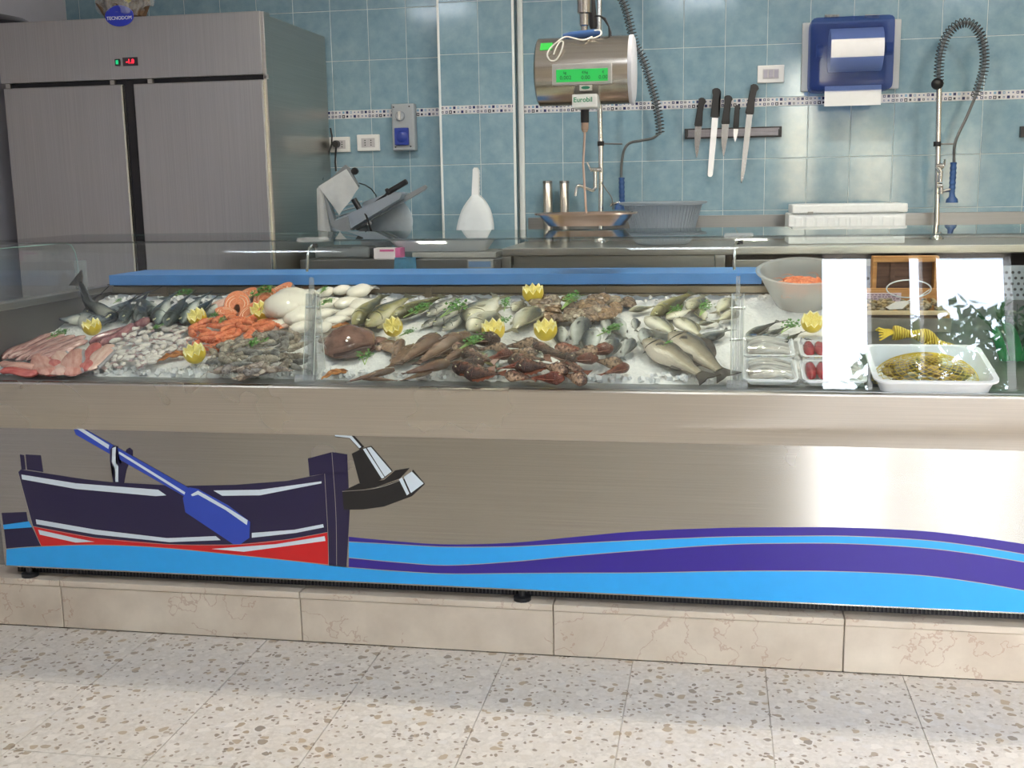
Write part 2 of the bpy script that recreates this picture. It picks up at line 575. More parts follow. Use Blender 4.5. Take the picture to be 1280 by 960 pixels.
# ------------------------------------------------------------------ ceiling lamps
lamp_e = emit('lamp_diffuser_warm', (255, 244, 226), LAMP_COUNTER)
panel_e = emit('panel_diffuser_cool', (238, 246, 255), LAMP_ROOM)
for i, x in enumerate((-1.17, 0.33, 1.82)):
    t = thing('ceiling_downlight', 'round white downlight over the fish counter, %s from the left' % ('first', 'second', 'third')[i], 'lamp', (x, -1.66, CEIL), 'downlights over the counter')
    obj('trim_ring', lathe(bmesh.new(), [(0.10, 0), (0.10, -0.014), (0.076, -0.018), (0.076, -0.004), (0.10, 0)], 28), M['white'], t, True)
    obj('diffuser', lathe(bmesh.new(), [(0, -0.010), (0.075, -0.010), (0.075, -0.006), (0, -0.006)], 28), lamp_e, t)
k = 0
for y in (-4.2,):
    for x in (-2.2, 0.0, 2.2):
        k += 1
        t = thing('ceiling_panel_light', 'square cool white ceiling panel light over the shop floor, %s' % ('left', 'middle', 'right')[k - 1], 'lamp', (x, y, CEIL), 'panel lights of the shop floor')
        fb = bmesh.new()
        for a in (B,):
            box(fb, -0.3, 0.3, -0.3, -0.28, -0.02, 0)
            box(fb, -0.3, 0.3, 0.28, 0.3, -0.02, 0)
            box(fb, -0.3, -0.28, -0.28, 0.28, -0.02, 0)
            box(fb, 0.28, 0.3, -0.28, 0.28, -0.02, 0)
        obj('frame', fb, M['white'], t)
        obj('diffuser', B(-0.28, 0.28, -0.28, 0.28, -0.012, -0.004), panel_e, t)

# ------------------------------------------------------------------ the fish counter
CX0, CX1 = -2.36, 2.30
YPAN = -2.45
zl = P(640, 487, -2.5).z          # front lip
zf = 0.692                        # lower edge of the fascia
GZ0 = 0.856                       # foot of the front glass
counter = thing('fish_counter', 'long brushed steel fish counter with boat and wave graphics and a glass front', 'fish counter', (0, -2.0, FLOOR2))
def cpart(name, bm, mat, smooth=False, parent=None, label=None, kind=None):
    o = obj(name, bm, mat, None, smooth, kind, label)
    o.parent = parent or counter
    if not parent:
        o.matrix_parent_inverse = Matrix.Translation((0, 2.0, -FLOOR2))
    return o
panel = cpart('front_panel', B(-2.212, CX1, YPAN, YPAN + 0.02, 0.206, zf + 0.05), M['steel_front'])
fas = [(-2.452, zf), (-2.498, zl - 0.006), (-2.496, zl - 0.001), (-2.490, zl + 0.001), (-2.436, zl + 0.003), (-2.436, zl - 0.004), (-2.486, zl - 0.008), (-2.44, zf)]
cpart('fascia', prism_x(bmesh.new(), fas, CX0 + 0.02, CX1), M['steel_fascia'])
cpart('ledge_strip', B(CX0, CX1, -2.470, -2.385, zl + 0.003, GZ0 - 0.002, bev=0.002), plain('grey_satin_ledge', (150, 152, 150), 0.3, 0.75, 0.03))
cpart('side_panel', B(-2.24, -2.212, YPAN + 0.004, -1.42, 0.21, 0.85), M['steel_dark'])
cpart('carcass', B(-2.20, CX1, YPAN + 0.025, -1.42, 0.23, 0.80), M['steel_dark'])
for x in (-2.13, -0.42, 1.3):
    cpart('foot', lathe(bmesh.new(), [(0.028, FLOOR2), (0.028, FLOOR2 + 0.012), (0.012, FLOOR2 + 0.016), (0.012, 0.235)], 12, c=(x, -2.435, 0)), M['black'], True)
kick = cpart('kick_grille', B(-2.2, CX1, -2.40, -2.385, FLOOR2 + 0.001, 0.225), M['gap'])
gb = bmesh.new()
x = -2.19
while x < 1.7:
    box(gb, x, x + 0.004, -2.405, -2.40, FLOOR2 + 0.004, 0.222)
    x += 0.012
cpart('louvre', gb, plain('dark_grille_fins', (74, 72, 70), 0.5, 0.4), False, kick, kind='stuff')

# well with the ice: rear wall with grooves and brackets, floor, ends
cpart('well_floor', B(CX0 + 0.06, CX1, -2.385, -1.49, 0.80, 0.825), M['steel_dark'])
rz = [(1.020, 1.050), (1.0535, 1.079)]
rear_mat = steel('warm_steel_rear', (150, 138, 122), 0.35)
for a, b in rz:
    cpart('rear_strip', B(-2.28, 0.60, -1.515, -1.50, a, b, bev=0.0015), rear_mat)
cpart('rear_wall', B(-2.30, CX1, -1.50, -1.47, 0.80, 1.088), M['gap'])
cpart('rear_lower', B(-2.28, CX1, -1.512, -1.50, 0.82, 1.018), M['steel_dark'])
for u in (205, 372, 535, 752):
    p = P(u, 368, -1.53)
    cpart('bracket', B(p.x - 0.014, p.x + 0.014, -1.530, -1.515, 1.01, 1.079, bev=0.003), rear_mat)
# perforated steel sheet at the right end
cpart('perforated_sheet', B(0.62, CX1, -1.513, -1.507, 1.02, 1.150, bev=0.002), plain('grey_perforated_steel', (128, 134, 140), 0.45, 0.6))
hb = bmesh.new()
for i in range(70):
    for j in range(5):
        xx = 0.66 + i * 0.021 + (0.0105 if j % 2 else 0)
        lathe(hb, [(0, -1.5145), (0.0055, -1.5145), (0.0055, -1.512)], 8, 'y', (xx, 0, 1.045 + j * 0.02))
cpart('perforations', hb, M['black'], kind='stuff')
# left end of the well
endm = plain('pale_end_lining', (150, 158, 158), 0.4, 0.2)
cpart('end_rail', B(-2.335, -2.27, -2.385, -1.50, 1.06, 1.085, bev=0.003), M['steel'])
cpart('end_wall', B(-2.32, -2.285, -2.385, -1.50, 0.80, 1.06), plain('dark_end_wall', (92, 90, 86), 0.4, 0.5))
# glass
LEAN = math.radians(11.0)
prof = [(-2.425, GZ0)]
zt = 1.312
rb_ = 0.05
y_at = lambda z: -2.425 + (z - GZ0) * math.tan(LEAN)
zs = zt - rb_ * (1 + math.sin(LEAN)) + rb_ * math.sin(LEAN) * 0
prof += [(y_at(zs - 0.004), zs - 0.004), (y_at(zs), zs)]
# bend from the leaning sheet into the flat top
cy, cz = y_at(zs) + rb_ * math.cos(LEAN), zs - rb_ * math.sin(LEAN)
a0 = PI - LEAN
for i in range(1, 9):
    a = a0 + (PI / 2 - a0) * i / 8
    prof.append((cy + rb_ * math.cos(a), cz + rb_ * math.sin(a)))
ZTOP = prof[-1][1]
prof += [(prof[-1][0] + 0.004, ZTOP), (-1.62, ZTOP)]
XJ = [CX0 + 0.03, P(385, 480, -2.42).x, P(921, 490, -2.42).x, CX1]
for a, b in zip(XJ[:-1], XJ[1:]):
    g = cpart('glass_pane', ribbon_x(bmesh.new(), prof, a + 0.0015, b - 0.0015, 0.006), M['glass'], True)
    g.data.set_sharp_from_angle(angle=math.radians(20))
    cpart('pane_edge', B(a + 0.002, b - 0.002, -1.6198, -1.6185, ZTOP - 0.006, ZTOP + 0.003), M['glass_edge'])
# end glass at the left
eg = [(-2.40, 1.087), (-2.365, 1.25), (-2.33, 1.272), (-1.78, 1.272), (-1.735, 1.262), (-1.712, 1.235), (-1.70, 1.19), (-1.70, 1.087)]
cpart('end_glass', prism_x(bmesh.new(), eg, -2.306, -2.300), M['glass'])
cpart('end_glass_edge', T([(-2.303, y, z) for y, z in eg[2:]], 0.0022, 6), M['glass_edge'], True)
cpart('rear_holder', B(-2.315, -2.27, -1.71, -1.69, 1.087, 1.20, bev=0.004), M['acrylic'])
# acrylic posts and clips at the two glass joints
edge_glint = plain('painted_edge_glint', (226, 226, 218), 0.1, 0, 0.03)  # pale colour of added strips stands in for light refracted along the plate edges
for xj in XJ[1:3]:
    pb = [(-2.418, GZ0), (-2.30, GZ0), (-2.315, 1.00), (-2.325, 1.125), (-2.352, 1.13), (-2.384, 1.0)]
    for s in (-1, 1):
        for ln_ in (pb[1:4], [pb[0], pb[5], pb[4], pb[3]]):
            cpart('edge_glint_strip', T([(xj + s * 0.0175, y, z) for y, z in ln_], 0.0013, 5), edge_glint, True)
        cpart('acrylic_plate', prism_x(bmesh.new(), pb, xj + s * 0.013 - 0.0045, xj + s * 0.013 + 0.0045), M['acrylic'])
    blade = [(-2.412, GZ0), (-2.35, GZ0), (-2.335, 1.10), (-2.338, 1.178), (-2.349, 1.182), (-2.378, 1.02)]
    cpart('acrylic_blade', prism_x(bmesh.new(), blade, xj - 0.006, xj + 0.006), plain('pale_acrylic_edge', (205, 200, 188), 0.1, 0, 0.03) if False else M['acrylic'])
    for z in (0.99, 1.085):
        cpart('screw', lathe(bmesh.new(), [(0, -0.022), (0.0045, -0.022), (0.0045, 0.022), (0, 0.022)], 10, 'x', (xj, -2.345, z)), M['chrome'], True)
    cpart('post_foot', lathe(bmesh.new(), [(0.0, -0.03), (0.017, -0.03), (0.019, -0.024), (0.019, 0.024), (0.017, 0.03), (0, 0.03)], 16, 'x', (xj, -2.44, GZ0 + 0.008)), M['acrylic'], True)
    cpart('glass_clip', B(xj - 0.042, xj + 0.042, y_at(zs) + 0.0, y_at(zs) + 0.07, ZTOP + 0.0005, ZTOP + 0.013, bev=0.004), M['acrylic'])
    hk = T([(xj - 0.012, y_at(1.20) + 0.010, 1.20), (xj - 0.012, y_at(1.25) + 0.012, 1.25), (xj - 0.011, y_at(1.26) + 0.022, ZTOP - 0.02), (xj - 0.004, y_at(1.26) + 0.034, ZTOP - 0.012), (xj + 0.012, y_at(1.26) + 0.04, ZTOP - 0.010)], 0.004, 8)
    cpart('clip_hook', hk, M['chrome'], True)
    cpart('clip_screw', lathe(bmesh.new(), [(0, ZTOP - 0.02), (0.009, ZTOP - 0.02), (0.009, ZTOP - 0.007), (0, ZTOP - 0.007)], 12, 'z', (xj + 0.004, y_at(zs) + 0.04, 0)), M['black'], True)

# vinyl graphics on the front panel (children of the panel)
V = {}
V['navy'] = plain('navy_vinyl', (36, 30, 66), 0.32, 0, 0.02)
V['purple'] = plain('violet_blue_vinyl', (50, 32, 140), 0.30, 0, 0.02)
V['cyan'] = plain('sky_blue_vinyl', (40, 164, 238), 0.30, 0, 0.02)
V['red'] = plain('red_vinyl', (206, 26, 32), 0.30, 0, 0.02)
V['blue'] = plain('mid_blue_vinyl', (46, 74, 178), 0.30, 0, 0.02)
V['white'] = plain('white_vinyl', (212, 224, 232), 0.30, 0, 0.02)
V['black'] = plain('black_vinyl', (30, 29, 30), 0.32, 0, 0.02)
V['line'] = plain('silver_vinyl_line', (176, 168, 160), 0.35, 0.2, 0.02)
def decal(name, pts, mat, lev=1, label=None):
    y1 = YPAN - 0.0004 * lev
    return cpart(name, prism_y(bmesh.new(), px_xz(pts, YPAN), y1, y1 + 0.0003), V[mat], False, panel, label)
def smooth_line(pts, n=6):
    "Catmull-Rom through the points"
    out = []
    for i in range(len(pts) - 1):
        p0, p1, p2, p3 = pts[max(i - 1, 0)], pts[i], pts[i + 1], pts[min(i + 2, len(pts) - 1)]
        for k in range(n):
            t = k / n
            out.append(tuple(0.5 * (2 * b + (c - a) * t + (2 * a - 5 * b + 4 * c - d) * t * t + (3 * b - a - 3 * c + d) * t ** 3) for a, b, c, d in zip(p0, p1, p2, p3)))
    out.append(pts[-1])
    return out
def strip(name, top, bot, mat, lev, label=None):
    a, b = smooth_line(top), smooth_line(bot)
    bm = bmesh.new()
    y1 = YPAN - 0.0004 * lev
    A = [bm.verts.new((x, y1, z)) for x, z in px_xz(a, YPAN)]
    C = [bm.verts.new((x, y1, z)) for x, z in px_xz(b, YPAN)]
    for i in range(len(A) - 1):
        bm.faces.new((A[i], A[i + 1], C[i + 1], C[i]))
    r = bmesh.ops.extrude_face_region(bm, geom=bm.faces[:])
    bmesh.ops.translate(bm, verts=[v for v in r['geom'] if isinstance(v, bmesh.types.BMVert)], vec=(0, 0.0003, 0))
    return cpart(name, bm, V[mat], False, panel, label)
def line(pts, w=0.0022, lev=3, closed=False, sm=True):
    q = px_xz(smooth_line(pts) if sm else pts, YPAN)
    bm = bmesh.new()
    y1 = YPAN - 0.0004 * lev
    prev = None
    for i, (x, z) in enumerate(q):
        a = q[max(i - 1, 0)]
        b = q[min(i + 1, len(q) - 1)]
        d = Vector((b[0] - a[0], b[1] - a[1])).normalized()
        n = Vector((-d.y, d.x)) * w * 0.5
        cur = (bm.verts.new((x + n.x, y1, z + n.y)), bm.verts.new((x - n.x, y1, z - n.y)))
        if prev:
            bm.faces.new((prev[0], cur[0], cur[1], prev[1]))
        prev = cur
    return cpart('outline', bm, V['line'], False, panel)
XE = 1420
XT = [1560, 1700, 1790]
ux = [436, 500, 560, 640, 720, 800, 900, 980, 1060, 1150, 1215, 1280, 1345, XE] + XT
w1 = list(zip(ux, [671, 677, 680.5, 678.5, 671, 664, 660, 659, 659.5, 663.5, 670.5, 680, 692, 706, 735, 762, 774]))
w2 = list(zip(ux, [677, 680.5, 683.5, 683, 679, 675, 671, 670, 670, 674.5, 682, 692.5, 704, 718, 745, 768, 777]))
w3 = list(zip(ux, [697, 703, 706.5, 702, 694.5, 688, 681, 679, 679.5, 684.5, 692, 702.5, 714, 728, 755, 774, 781]))
w4 = list(zip(ux, [709, 714, 717, 716.5, 716, 715.8, 714, 713.5, 714.5, 719, 727, 738, 751, 766, 778, 783, 787]))
wb = [(436, 735.5), (500, 740), (560, 744), (640, 748.5), (720, 752.5), (800, 756), (900, 760), (980, 763.5), (1060, 766), (1150, 769), (1215, 771), (1280, 773), (1345, 775), (XE, 777)]
zbot = 0.2105
def to_v(u, z, Y=YPAN):
    # row of the photograph where height z of the panel stands at column u
    lo, hi = 600.0, 900.0
    for _ in range(40):
        m = (lo + hi) / 2
        if P(u, m, Y).z > z:
            lo = m
        else:
            hi = m
    return lo
wb = [(u, to_v(u, zbot)) for u in ux]
strip('wave_violet_crest', w1, w2, 'purple', 1, 'thin violet crest of the wave graphic')
strip('wave_sky_blue_band', w2, w3, 'cyan', 1, 'upper sky blue band of the wave graphic')
strip('wave_violet_band', w3, w4, 'purple', 1, 'broad violet band of the wave graphic')
strip('wave_sky_blue_base', w4, wb, 'cyan', 1, 'sky blue base of the wave graphic')
bx = [8, 30, 60, 110, 160, 220, 300, 380, 436]
b1 = list(zip(bx, [686, 684, 682.5, 681, 682, 686, 694, 702.5, 709]))
b2 = [(u, to_v(u, zbot)) for u in bx]
strip('wave_sky_blue_left', b1, b2, 'cyan', 1, 'sky blue water under the boat graphic')
for w in (w2, w3, w4, b1):
    line(w)
decal('water_patch', [(2, 641), (33, 640), (35, 652), (4, 656)], 'navy')
decal('water_patch', [(4, 656), (36, 651.5), (40, 659), (5, 661.5)], 'cyan')
decal('water_patch', [(5, 661.5), (40, 659), (52, 682.5), (30, 684), (8, 686)], 'navy')
hull = [(23, 590), (26, 587), (53, 591), (105, 599), (142, 603), (198, 606), (225, 607.5), (295, 606), (360, 601), (406, 592), (410, 665), (360, 674), (295, 680.5), (220, 681), (210, 680), (119, 672), (41.5, 657.6)]
decal('boat_hull', hull, 'navy', 2, 'dark navy hull of the boat graphic')
decal('boat_keel', [(41.5, 657.6), (119, 672), (210, 680), (295, 680.5), (360, 674), (410, 665), (411, 707), (380, 702.5), (300, 694), (220, 686), (160, 682), (110, 681), (52, 682.5)], 'red', 2, 'red keel stripe of the boat graphic')
decal('stern_post', [(406, 591.5), (435, 591.5), (437, 640), (433, 709), (411, 707), (410, 665)], 'navy', 3, 'navy stern post of the boat graphic')
decal('stern_head', [(385, 573), (415, 565), (434, 568), (435, 592), (406, 592), (387, 595)], 'navy', 3)
decal('bow_block', [(25, 568), (30, 569), (32, 587), (27, 587)], 'navy', 2)
decal('bow_block', [(32, 568), (51, 569), (54, 590), (34, 587)], 'navy', 2)
line([(415, 565), (420, 640), (421, 708)], 0.0014, 4)
line([(41.5, 657.6), (119, 672), (210, 680), (295, 680.5), (360, 674), (410, 665)], 0.0014, 4)
line([(406, 592), (410, 665), (411, 707)], 0.0014, 4)
line([(23, 590), (41.5, 657.6), (52, 682.5)], 0.0014, 4)
for pts in ([(27, 593), (95, 604), (198, 612), (208, 619), (195, 620), (95, 611), (28, 599)], [(267, 613), (325, 612), (402, 601.5), (402, 604), (325, 619), (278, 619.5)],
            [(45, 649), (120, 662), (209, 672.5), (270, 670), (276, 675), (212, 677.5), (120, 668), (46, 655)], [(315, 666), (368, 662), (404, 655), (405, 659), (370, 666), (315, 672)],
            [(48, 662), (95, 672.5), (118, 677), (95, 678), (50, 668)], [(265, 686), (345, 680), (406, 670), (407, 676), (305, 689.5)]):
    decal('highlight_stripe', pts, 'white', 4)
decal('oarlock_peg', [(158, 562), (162, 559.5), (166, 563), (166, 569), (163, 574), (158, 588), (155, 604), (147, 604), (150, 582), (155, 572)], 'navy', 3)
decal('oar_shaft', [(92, 534), (104, 535), (240, 612), (232, 621), (95, 543)], 'blue', 5, 'mid blue shaft of the oar graphic')
decal('oar_blade', [(237, 609), (248, 611), (285, 631), (313, 652), (312, 672), (301, 680), (292, 680), (232, 640), (229, 622)], 'blue', 6, 'mid blue blade of the oar graphic')
for pts in ([(94, 534), (101, 534), (137, 556), (136, 561)], [(149, 564), (153, 566), (232, 615), (231, 618), (149, 567)], [(239, 618), (248, 613), (286, 635), (310, 650), (309, 656), (282, 637), (248, 618), (241, 620)]):
    decal('oar_highlight', pts, 'white', 7)
decal('oarlock', [(138, 562), (142, 557), (147, 558), (148, 575), (152, 582), (150, 604), (142, 603), (142, 585), (138, 576)], 'navy', 8)
decal('oarlock_highlight', [(141, 560), (145.5, 558), (145, 577), (148.5, 583), (148.5, 602), (145, 602), (144.5, 586), (140.5, 577)], 'white', 9)
decal('lantern_plate', [(428, 614), (448, 604.5), (480, 600), (494, 588), (512, 585), (500, 598), (470, 609), (430, 615)], 'black', 4)
decal('lantern_body', [(428, 614), (470, 610), (505, 598), (516, 587), (531, 605), (515, 620), (480, 633), (455, 636.5), (430, 637)], 'black', 5, 'black base of the stove pipe graphic')
decal('lantern_chimney', [(440, 567), (454, 560), (464, 557.5), (491, 589), (480, 598), (470, 602), (450, 604)], 'black', 6, 'black chimney of the stove pipe graphic')
decal('chimney_pipe', [(418, 542.5), (441, 543), (455, 558.5), (450, 562), (437, 548), (419, 546)], 'black', 4)
line([(428, 614), (470, 610), (505, 598), (516, 587)], 0.0014, 6)
for pts in ([(419, 543.5), (440, 544.5), (452, 558.5), (449.5, 560), (437.5, 547.3), (419, 545)], [(454, 561), (457.5, 560), (481, 596.5), (477.5, 598)], [(459, 559.5), (464, 558.5), (490, 589), (481.5, 595.5)],
            [(499, 599), (503, 596.5), (512, 616.5), (509, 619)], [(505, 596), (515, 589), (530, 604), (514, 616)]):
    decal('lantern_highlight', pts, 'white', 8)

# blue board along the rear of the counter
bb0, bb1 = P(137, 350, -1.56), P(945, 346, -1.56)
tag(obj('cutting_board', B(bb0.x, bb1.x + 0.02, -1.565, -1.27, 1.090, 1.131, bev=0.004), M['blue_board']), 'long blue polyethylene cutting board along the rear edge of the fish counter', 'cutting board')

# ------------------------------------------------------------------ steel double fridge
fx0, fx1, fy, fzt = -3.135, -1.825, -0.85, 2.245
fr = thing('upright_fridge', 'tall double door stainless steel fridge standing at the left of the tiled wall', 'fridge', (0, 0, 0))
fr.location = ((fx0 + fx1) / 2, -0.43, FLOOR2)
def fp(name, bm, mat, smooth=False, parent=None, label=None):
    o = obj(name, bm, mat, None, smooth, None, label)
    o.parent = parent or fr
    if not parent:
        o.matrix_parent_inverse = Matrix.Translation(-fr.location)
    return o
fp('cabinet', B(fx0, fx1, fy + 0.06, -0.03, FLOOR2 + 0.1, fzt - 0.012, bev=0.004), M['steel'])
fp('header_panel', B(fx0, fx1 - 0.012, fy, fy + 0.059, 1.972, fzt, bev=0.006), M['steel_fridge'])
fp('side_trim', B(fx1 - 0.014, fx1 + 0.004, fy + 0.004, fy + 0.075, FLOOR2 + 0.1, fzt - 0.002, bev=0.005), M['steel'])
fp('door_gasket', B(fx0 + 0.01, fx1 - 0.02, fy + 0.022, fy + 0.059, FLOOR2 + 0.12, 1.971), M['gap'])
d1 = fp('door', B(fx0 + 0.012, -2.520, fy - 0.004, fy + 0.022, FLOOR2 + 0.12, 1.950, bev=0.007, seg=3), M['steel_fridge'])
d2 = fp('door', B(-2.466, fx1 - 0.010, fy - 0.004, fy + 0.022, FLOOR2 + 0.12, 1.950, bev=0.007, seg=3), M['steel_fridge'])
edge = plain('painted_door_highlight', (235, 232, 215), 0.25, 1.0, 0.02)  # highlight of the rounded right door edges, put into a paler strip
fp('door_edge_highlight', B(-2.528, -2.518, fy - 0.0075, fy + 0.005, FLOOR2 + 0.13, 1.945, bev=0.003), edge, False, d1)
fp('door_edge_highlight', B(fx1 - 0.020, fx1 - 0.008, fy - 0.0075, fy + 0.005, FLOOR2 + 0.13, 1.945, bev=0.003), edge, False, d2)
for u, v in ((10, 118), (140, 107), (187, 104), (332, 94)):
    p = P(u, v, fy)
    fp('hinge', B(p.x - 0.012, p.x + 0.012, fy + 0.004, fy + 0.02, 1.951, 1.971, bev=0.002), M['steel'])
for k, (dx, dz) in enumerate(((fx0 + 0.08, -0.1), (fx1 - 0.08, -0.1), (fx0 + 0.08, -0.75), (fx1 - 0.08, -0.75))):
    fp('leg', lathe(bmesh.new(), [(0.025, FLOOR2), (0.025, FLOOR2 + 0.1)], 12, c=(dx, dz, 0)), M['black'])
a, b = P(144, 74, fy), P(150.5, 82, fy)
sw = fp('power_switch', B(a.x, b.x, fy - 0.006, fy - 0.0002, b.z, a.z, bev=0.002), M['black'])
c = P(147.3, 78, fy)
fp('switch_lamp', B(c.x - 0.006, c.x + 0.006, fy - 0.009, fy - 0.006, c.z - 0.009, c.z + 0.009, bev=0.001), emit('green_indicator', (30, 190, 120), 0.8), False, sw)
a, b = P(153.5, 72, fy), P(173, 82, fy)
dp = fp('temperature_display', B(a.x, b.x, fy - 0.005, fy - 0.0002, b.z, a.z, bev=0.002), plain('dark_display_bezel', (52, 46, 54), 0.3))
c = P(163.3, 77, fy)
t_ = text_mesh('-1.0', 0.026, emit('red_led', (235, 30, 50), 1.6), 'digits', None, (c.x, fy - 0.0056, c.z), bold=0.001)
t_.parent = dp
# oval badge at the top of the header
c = P(149.5, 20, fy)
bd = fp('badge', lathe(bmesh.new(), [(0, -0.004), (0.068, -0.004), (0.070, -0.002), (0.070, 0.0), (0, 0.0)], 32, 'y'), plain('blue_badge', (32, 50, 170), 0.3), False, None, 'blue oval maker badge with white lettering')
bd.matrix_parent_inverse = Matrix.Translation(-fr.location)
bd.location = (c.x, fy - 0.0012, c.z)
bd.scale = (1, 1, 0.66)
wl = text_mesh('TECNODOM', 0.0215, M['white'], 'badge_lettering', None, (c.x, fy - 0.006, c.z - 0.010))
wl.parent = fr
wl.matrix_parent_inverse = Matrix.Translation(-fr.location)

# bag on the fridge, its skirt hanging a little over the header
def blob(bm, c, r, seed, amp=0.25, sub=3, sc=4.0, squash=(1, 1, 1)):
    m = bmesh.ops.create_icosphere(bm, subdivisions=sub, radius=1.0)
    for v in m['verts']:
        n = v.co.normalized()
        k = 1 + amp * mnoise.noise(n * sc + Vector((seed, seed * 2, 0)))
        v.co = Vector(c) + Vector((n.x * squash[0], n.y * squash[1], n.z * squash[2])) * r * k
    return bm
c = P(155, 0, -0.80)
bag = thing('cellophane_bag', 'crinkled clear bag of dried brown and yellow stalks on top of the fridge', 'bag', (c.x, -0.80, fzt))
film = frosted('crinkled_cellophane', (214, 218, 220), 0.2, 0.70)
fb = blob(bmesh.new(), (0, 0, 0.11), 0.13, 3.3, 0.42, 4, 4.5, (1.0, 0.6, 0.95))
for v in fb.verts:
    v.co.z = max(v.co.z, 0.003)
obj('film', fb, film, bag)
cont = bmesh.new()
for i in range(44):
    a = rnd.uniform(-0.085, 0.085)
    tube(cont, [(a, rnd.uniform(-0.045, 0.04), 0.008), (a * 1.2 + rnd.uniform(-0.02, 0.02), rnd.uniform(-0.04, 0.04), 0.07), (a * 1.2, rnd.uniform(-0.03, 0.03), 0.15)], rnd.uniform(0.008, 0.015), 5)
obj('brown_stalks', cont, plain('dried_brown_stalk', (92, 70, 52), 0.8, 0, 0.3), bag)
cont = bmesh.new()
for i in range(7):
    blob(cont, (rnd.uniform(0.0, 0.07), rnd.uniform(-0.06, -0.03), rnd.uniform(0.075, 0.13)), rnd.uniform(0.014, 0.022), i, 0.3, 2)
obj('yellow_heads', cont, plain('dried_yellow_flower', (196, 170, 50), 0.8, 0, 0.2), bag)
# dark tray at the left on the fridge
p = P(0, 26, -0.80)
tr = thing('dark_glass_lid', 'dark glass lid with a pale rim lying on the fridge at the left', 'lid', (-3.19, -0.62, fzt))
q0, q1 = P(0, 33, -0.80), P(43, 30, -0.80)
obj('pane', lathe(bmesh.new(), [(0, 0.085), (0.10, 0.08), (0.19, 0.06), (0.245, 0.028), (0.25, 0.002), (0, 0.002)], 40), plain('dark_smoked_glass', (38, 38, 42), 0.1), tr, True)
obj('rim', lathe(bmesh.new(), [(0.262, 0.001), (0.268, 0.012), (0.262, 0.026), (0.248, 0.032), (0.248, 0.022), (0.252, 0.002)], 40), plain('black_rim', (32, 30, 34), 0.35), tr, True)
tr.location = (-2.985 - 0.27 + 0.24, -0.62, fzt)
tr.location.x = P(43, 30, -0.62).x - 0.27

# ------------------------------------------------------------------ benches behind the counter
ZW = 1.178                        # top of the right bench
rbx0 = P(628, 312, -0.65).x
rbench = thing('steel_sink_bench', 'stainless steel work bench with upstand below the two spray taps', 'work bench', (0.7, -0.33, FLOOR2))
def part_of(root):
    def f(name, bm, mat, smooth=False, parent=None, label=None, kind=None):
        o = obj(name, bm, mat, None, smooth, kind, label)
        o.parent = parent or root
        if not parent:
            o.matrix_parent_inverse = Matrix.Translation(-root.location)
        return o
    return f
rp = part_of(rbench)
rp('worktop', B(rbx0, 2.3, -0.66, -0.012, ZW - 0.036, ZW, bev=0.004), M['steel'])
rp('upstand', B(rbx0 + 0.02, 2.3, -0.030, -0.012, ZW, 1.300, bev=0.003), M['steel_dark'])
rp('front_panel', B(rbx0 + 0.05, P(893, 320, -0.65).x, -0.64, -0.62, 0.72, ZW - 0.037, bev=0.003), M['steel'])
for u in (633, 900):
    x = P(u, 325, -0.65).x
    rp('leg', B(x - 0.022, x + 0.022, -0.655, -0.611, FLOOR2, ZW - 0.037, bev=0.004), M['steel'])
rp('leg', B(2.2, 2.244, -0.655, -0.611, FLOOR2, ZW - 0.037, bev=0.004), M['steel'])
x0 = P(907, 320, -0.65).x
rp('drawer_front', B(x0 + 0.03, x0 + 0.75, -0.645, -0.625, 1.075, 1.118, bev=0.003), M['steel'])
rp('undershelf', B(x0, 2.2, -0.62, -0.06, 0.55, 0.58, bev=0.003), M['steel_dark'])
rp('back_panel', B(x0, 2.2, -0.10, -0.08, 0.58, ZW - 0.037), M['gap'])

ZL = 1.128
lbench = thing('low_steel_table', 'lower dull steel table under the slicer and the white tray', 'table', (-1.3, -0.3, FLOOR2))
lp = part_of(lbench)
lp('worktop', B(fx1 + 0.03, rbx0 - 0.012, -0.62, -0.012, ZL - 0.05, ZL, bev=0.003), M['steel_dark'])
for x in (fx1 + 0.05, rbx0 - 0.06):
    for y in (-0.60, -0.07):
        lp('leg', B(x, x + 0.035, y, y + 0.035, FLOOR2, ZL - 0.05), M['steel_dark'])
lp('undershelf', B(fx1 + 0.04, rbx0 - 0.02, -0.60, -0.04, 0.6, 0.62), M['steel_dark'])

# meat slicer, tilted carriage, with a white cloth over it
YS = -0.40
sl = thing('meat_slicer', 'tilted grey meat slicer with a black handle on the low table', 'slicer', (-1.56, YS, ZL))
sp = part_of(sl)
def outline(name, pts, y0, y1, mat, root_fn, label=None, bev=0.0, parent=None):
    bm = prism_y(bmesh.new(), px_xz(pts, (y0 + y1) / 2), y0, y1)
    return root_fn(name, bm, mat, False, parent, label)
alu = plain('polished_aluminium', (176, 188, 198), 0.3, 0.85, 0.03)
alu_d = plain('grey_cast_aluminium', (138, 144, 148), 0.42, 0.5, 0.05)
sp('base', B(P(402, 330, YS).x, P(470, 330, YS).x, YS - 0.10, YS + 0.14, ZL, ZL + 0.055, bev=0.02, seg=3), alu_d)
outline('column', [(458, 318), (448, 268), (470, 262), (490, 318)], YS + 0.02, YS + 0.12, alu_d, sp)
outline('carriage_tray', [(414, 286), (429, 289), (440, 288), (506, 248), (508, 242), (500, 240), (436, 270), (420, 276)], YS - 0.15, YS + 0.02, alu, sp)
outline('carriage_side', [(410, 262), (404, 258), (400, 236), (406, 236), (420, 276), (436, 270), (440, 288), (429, 289), (416, 284)], YS - 0.16, YS - 0.12, alu_d, sp)
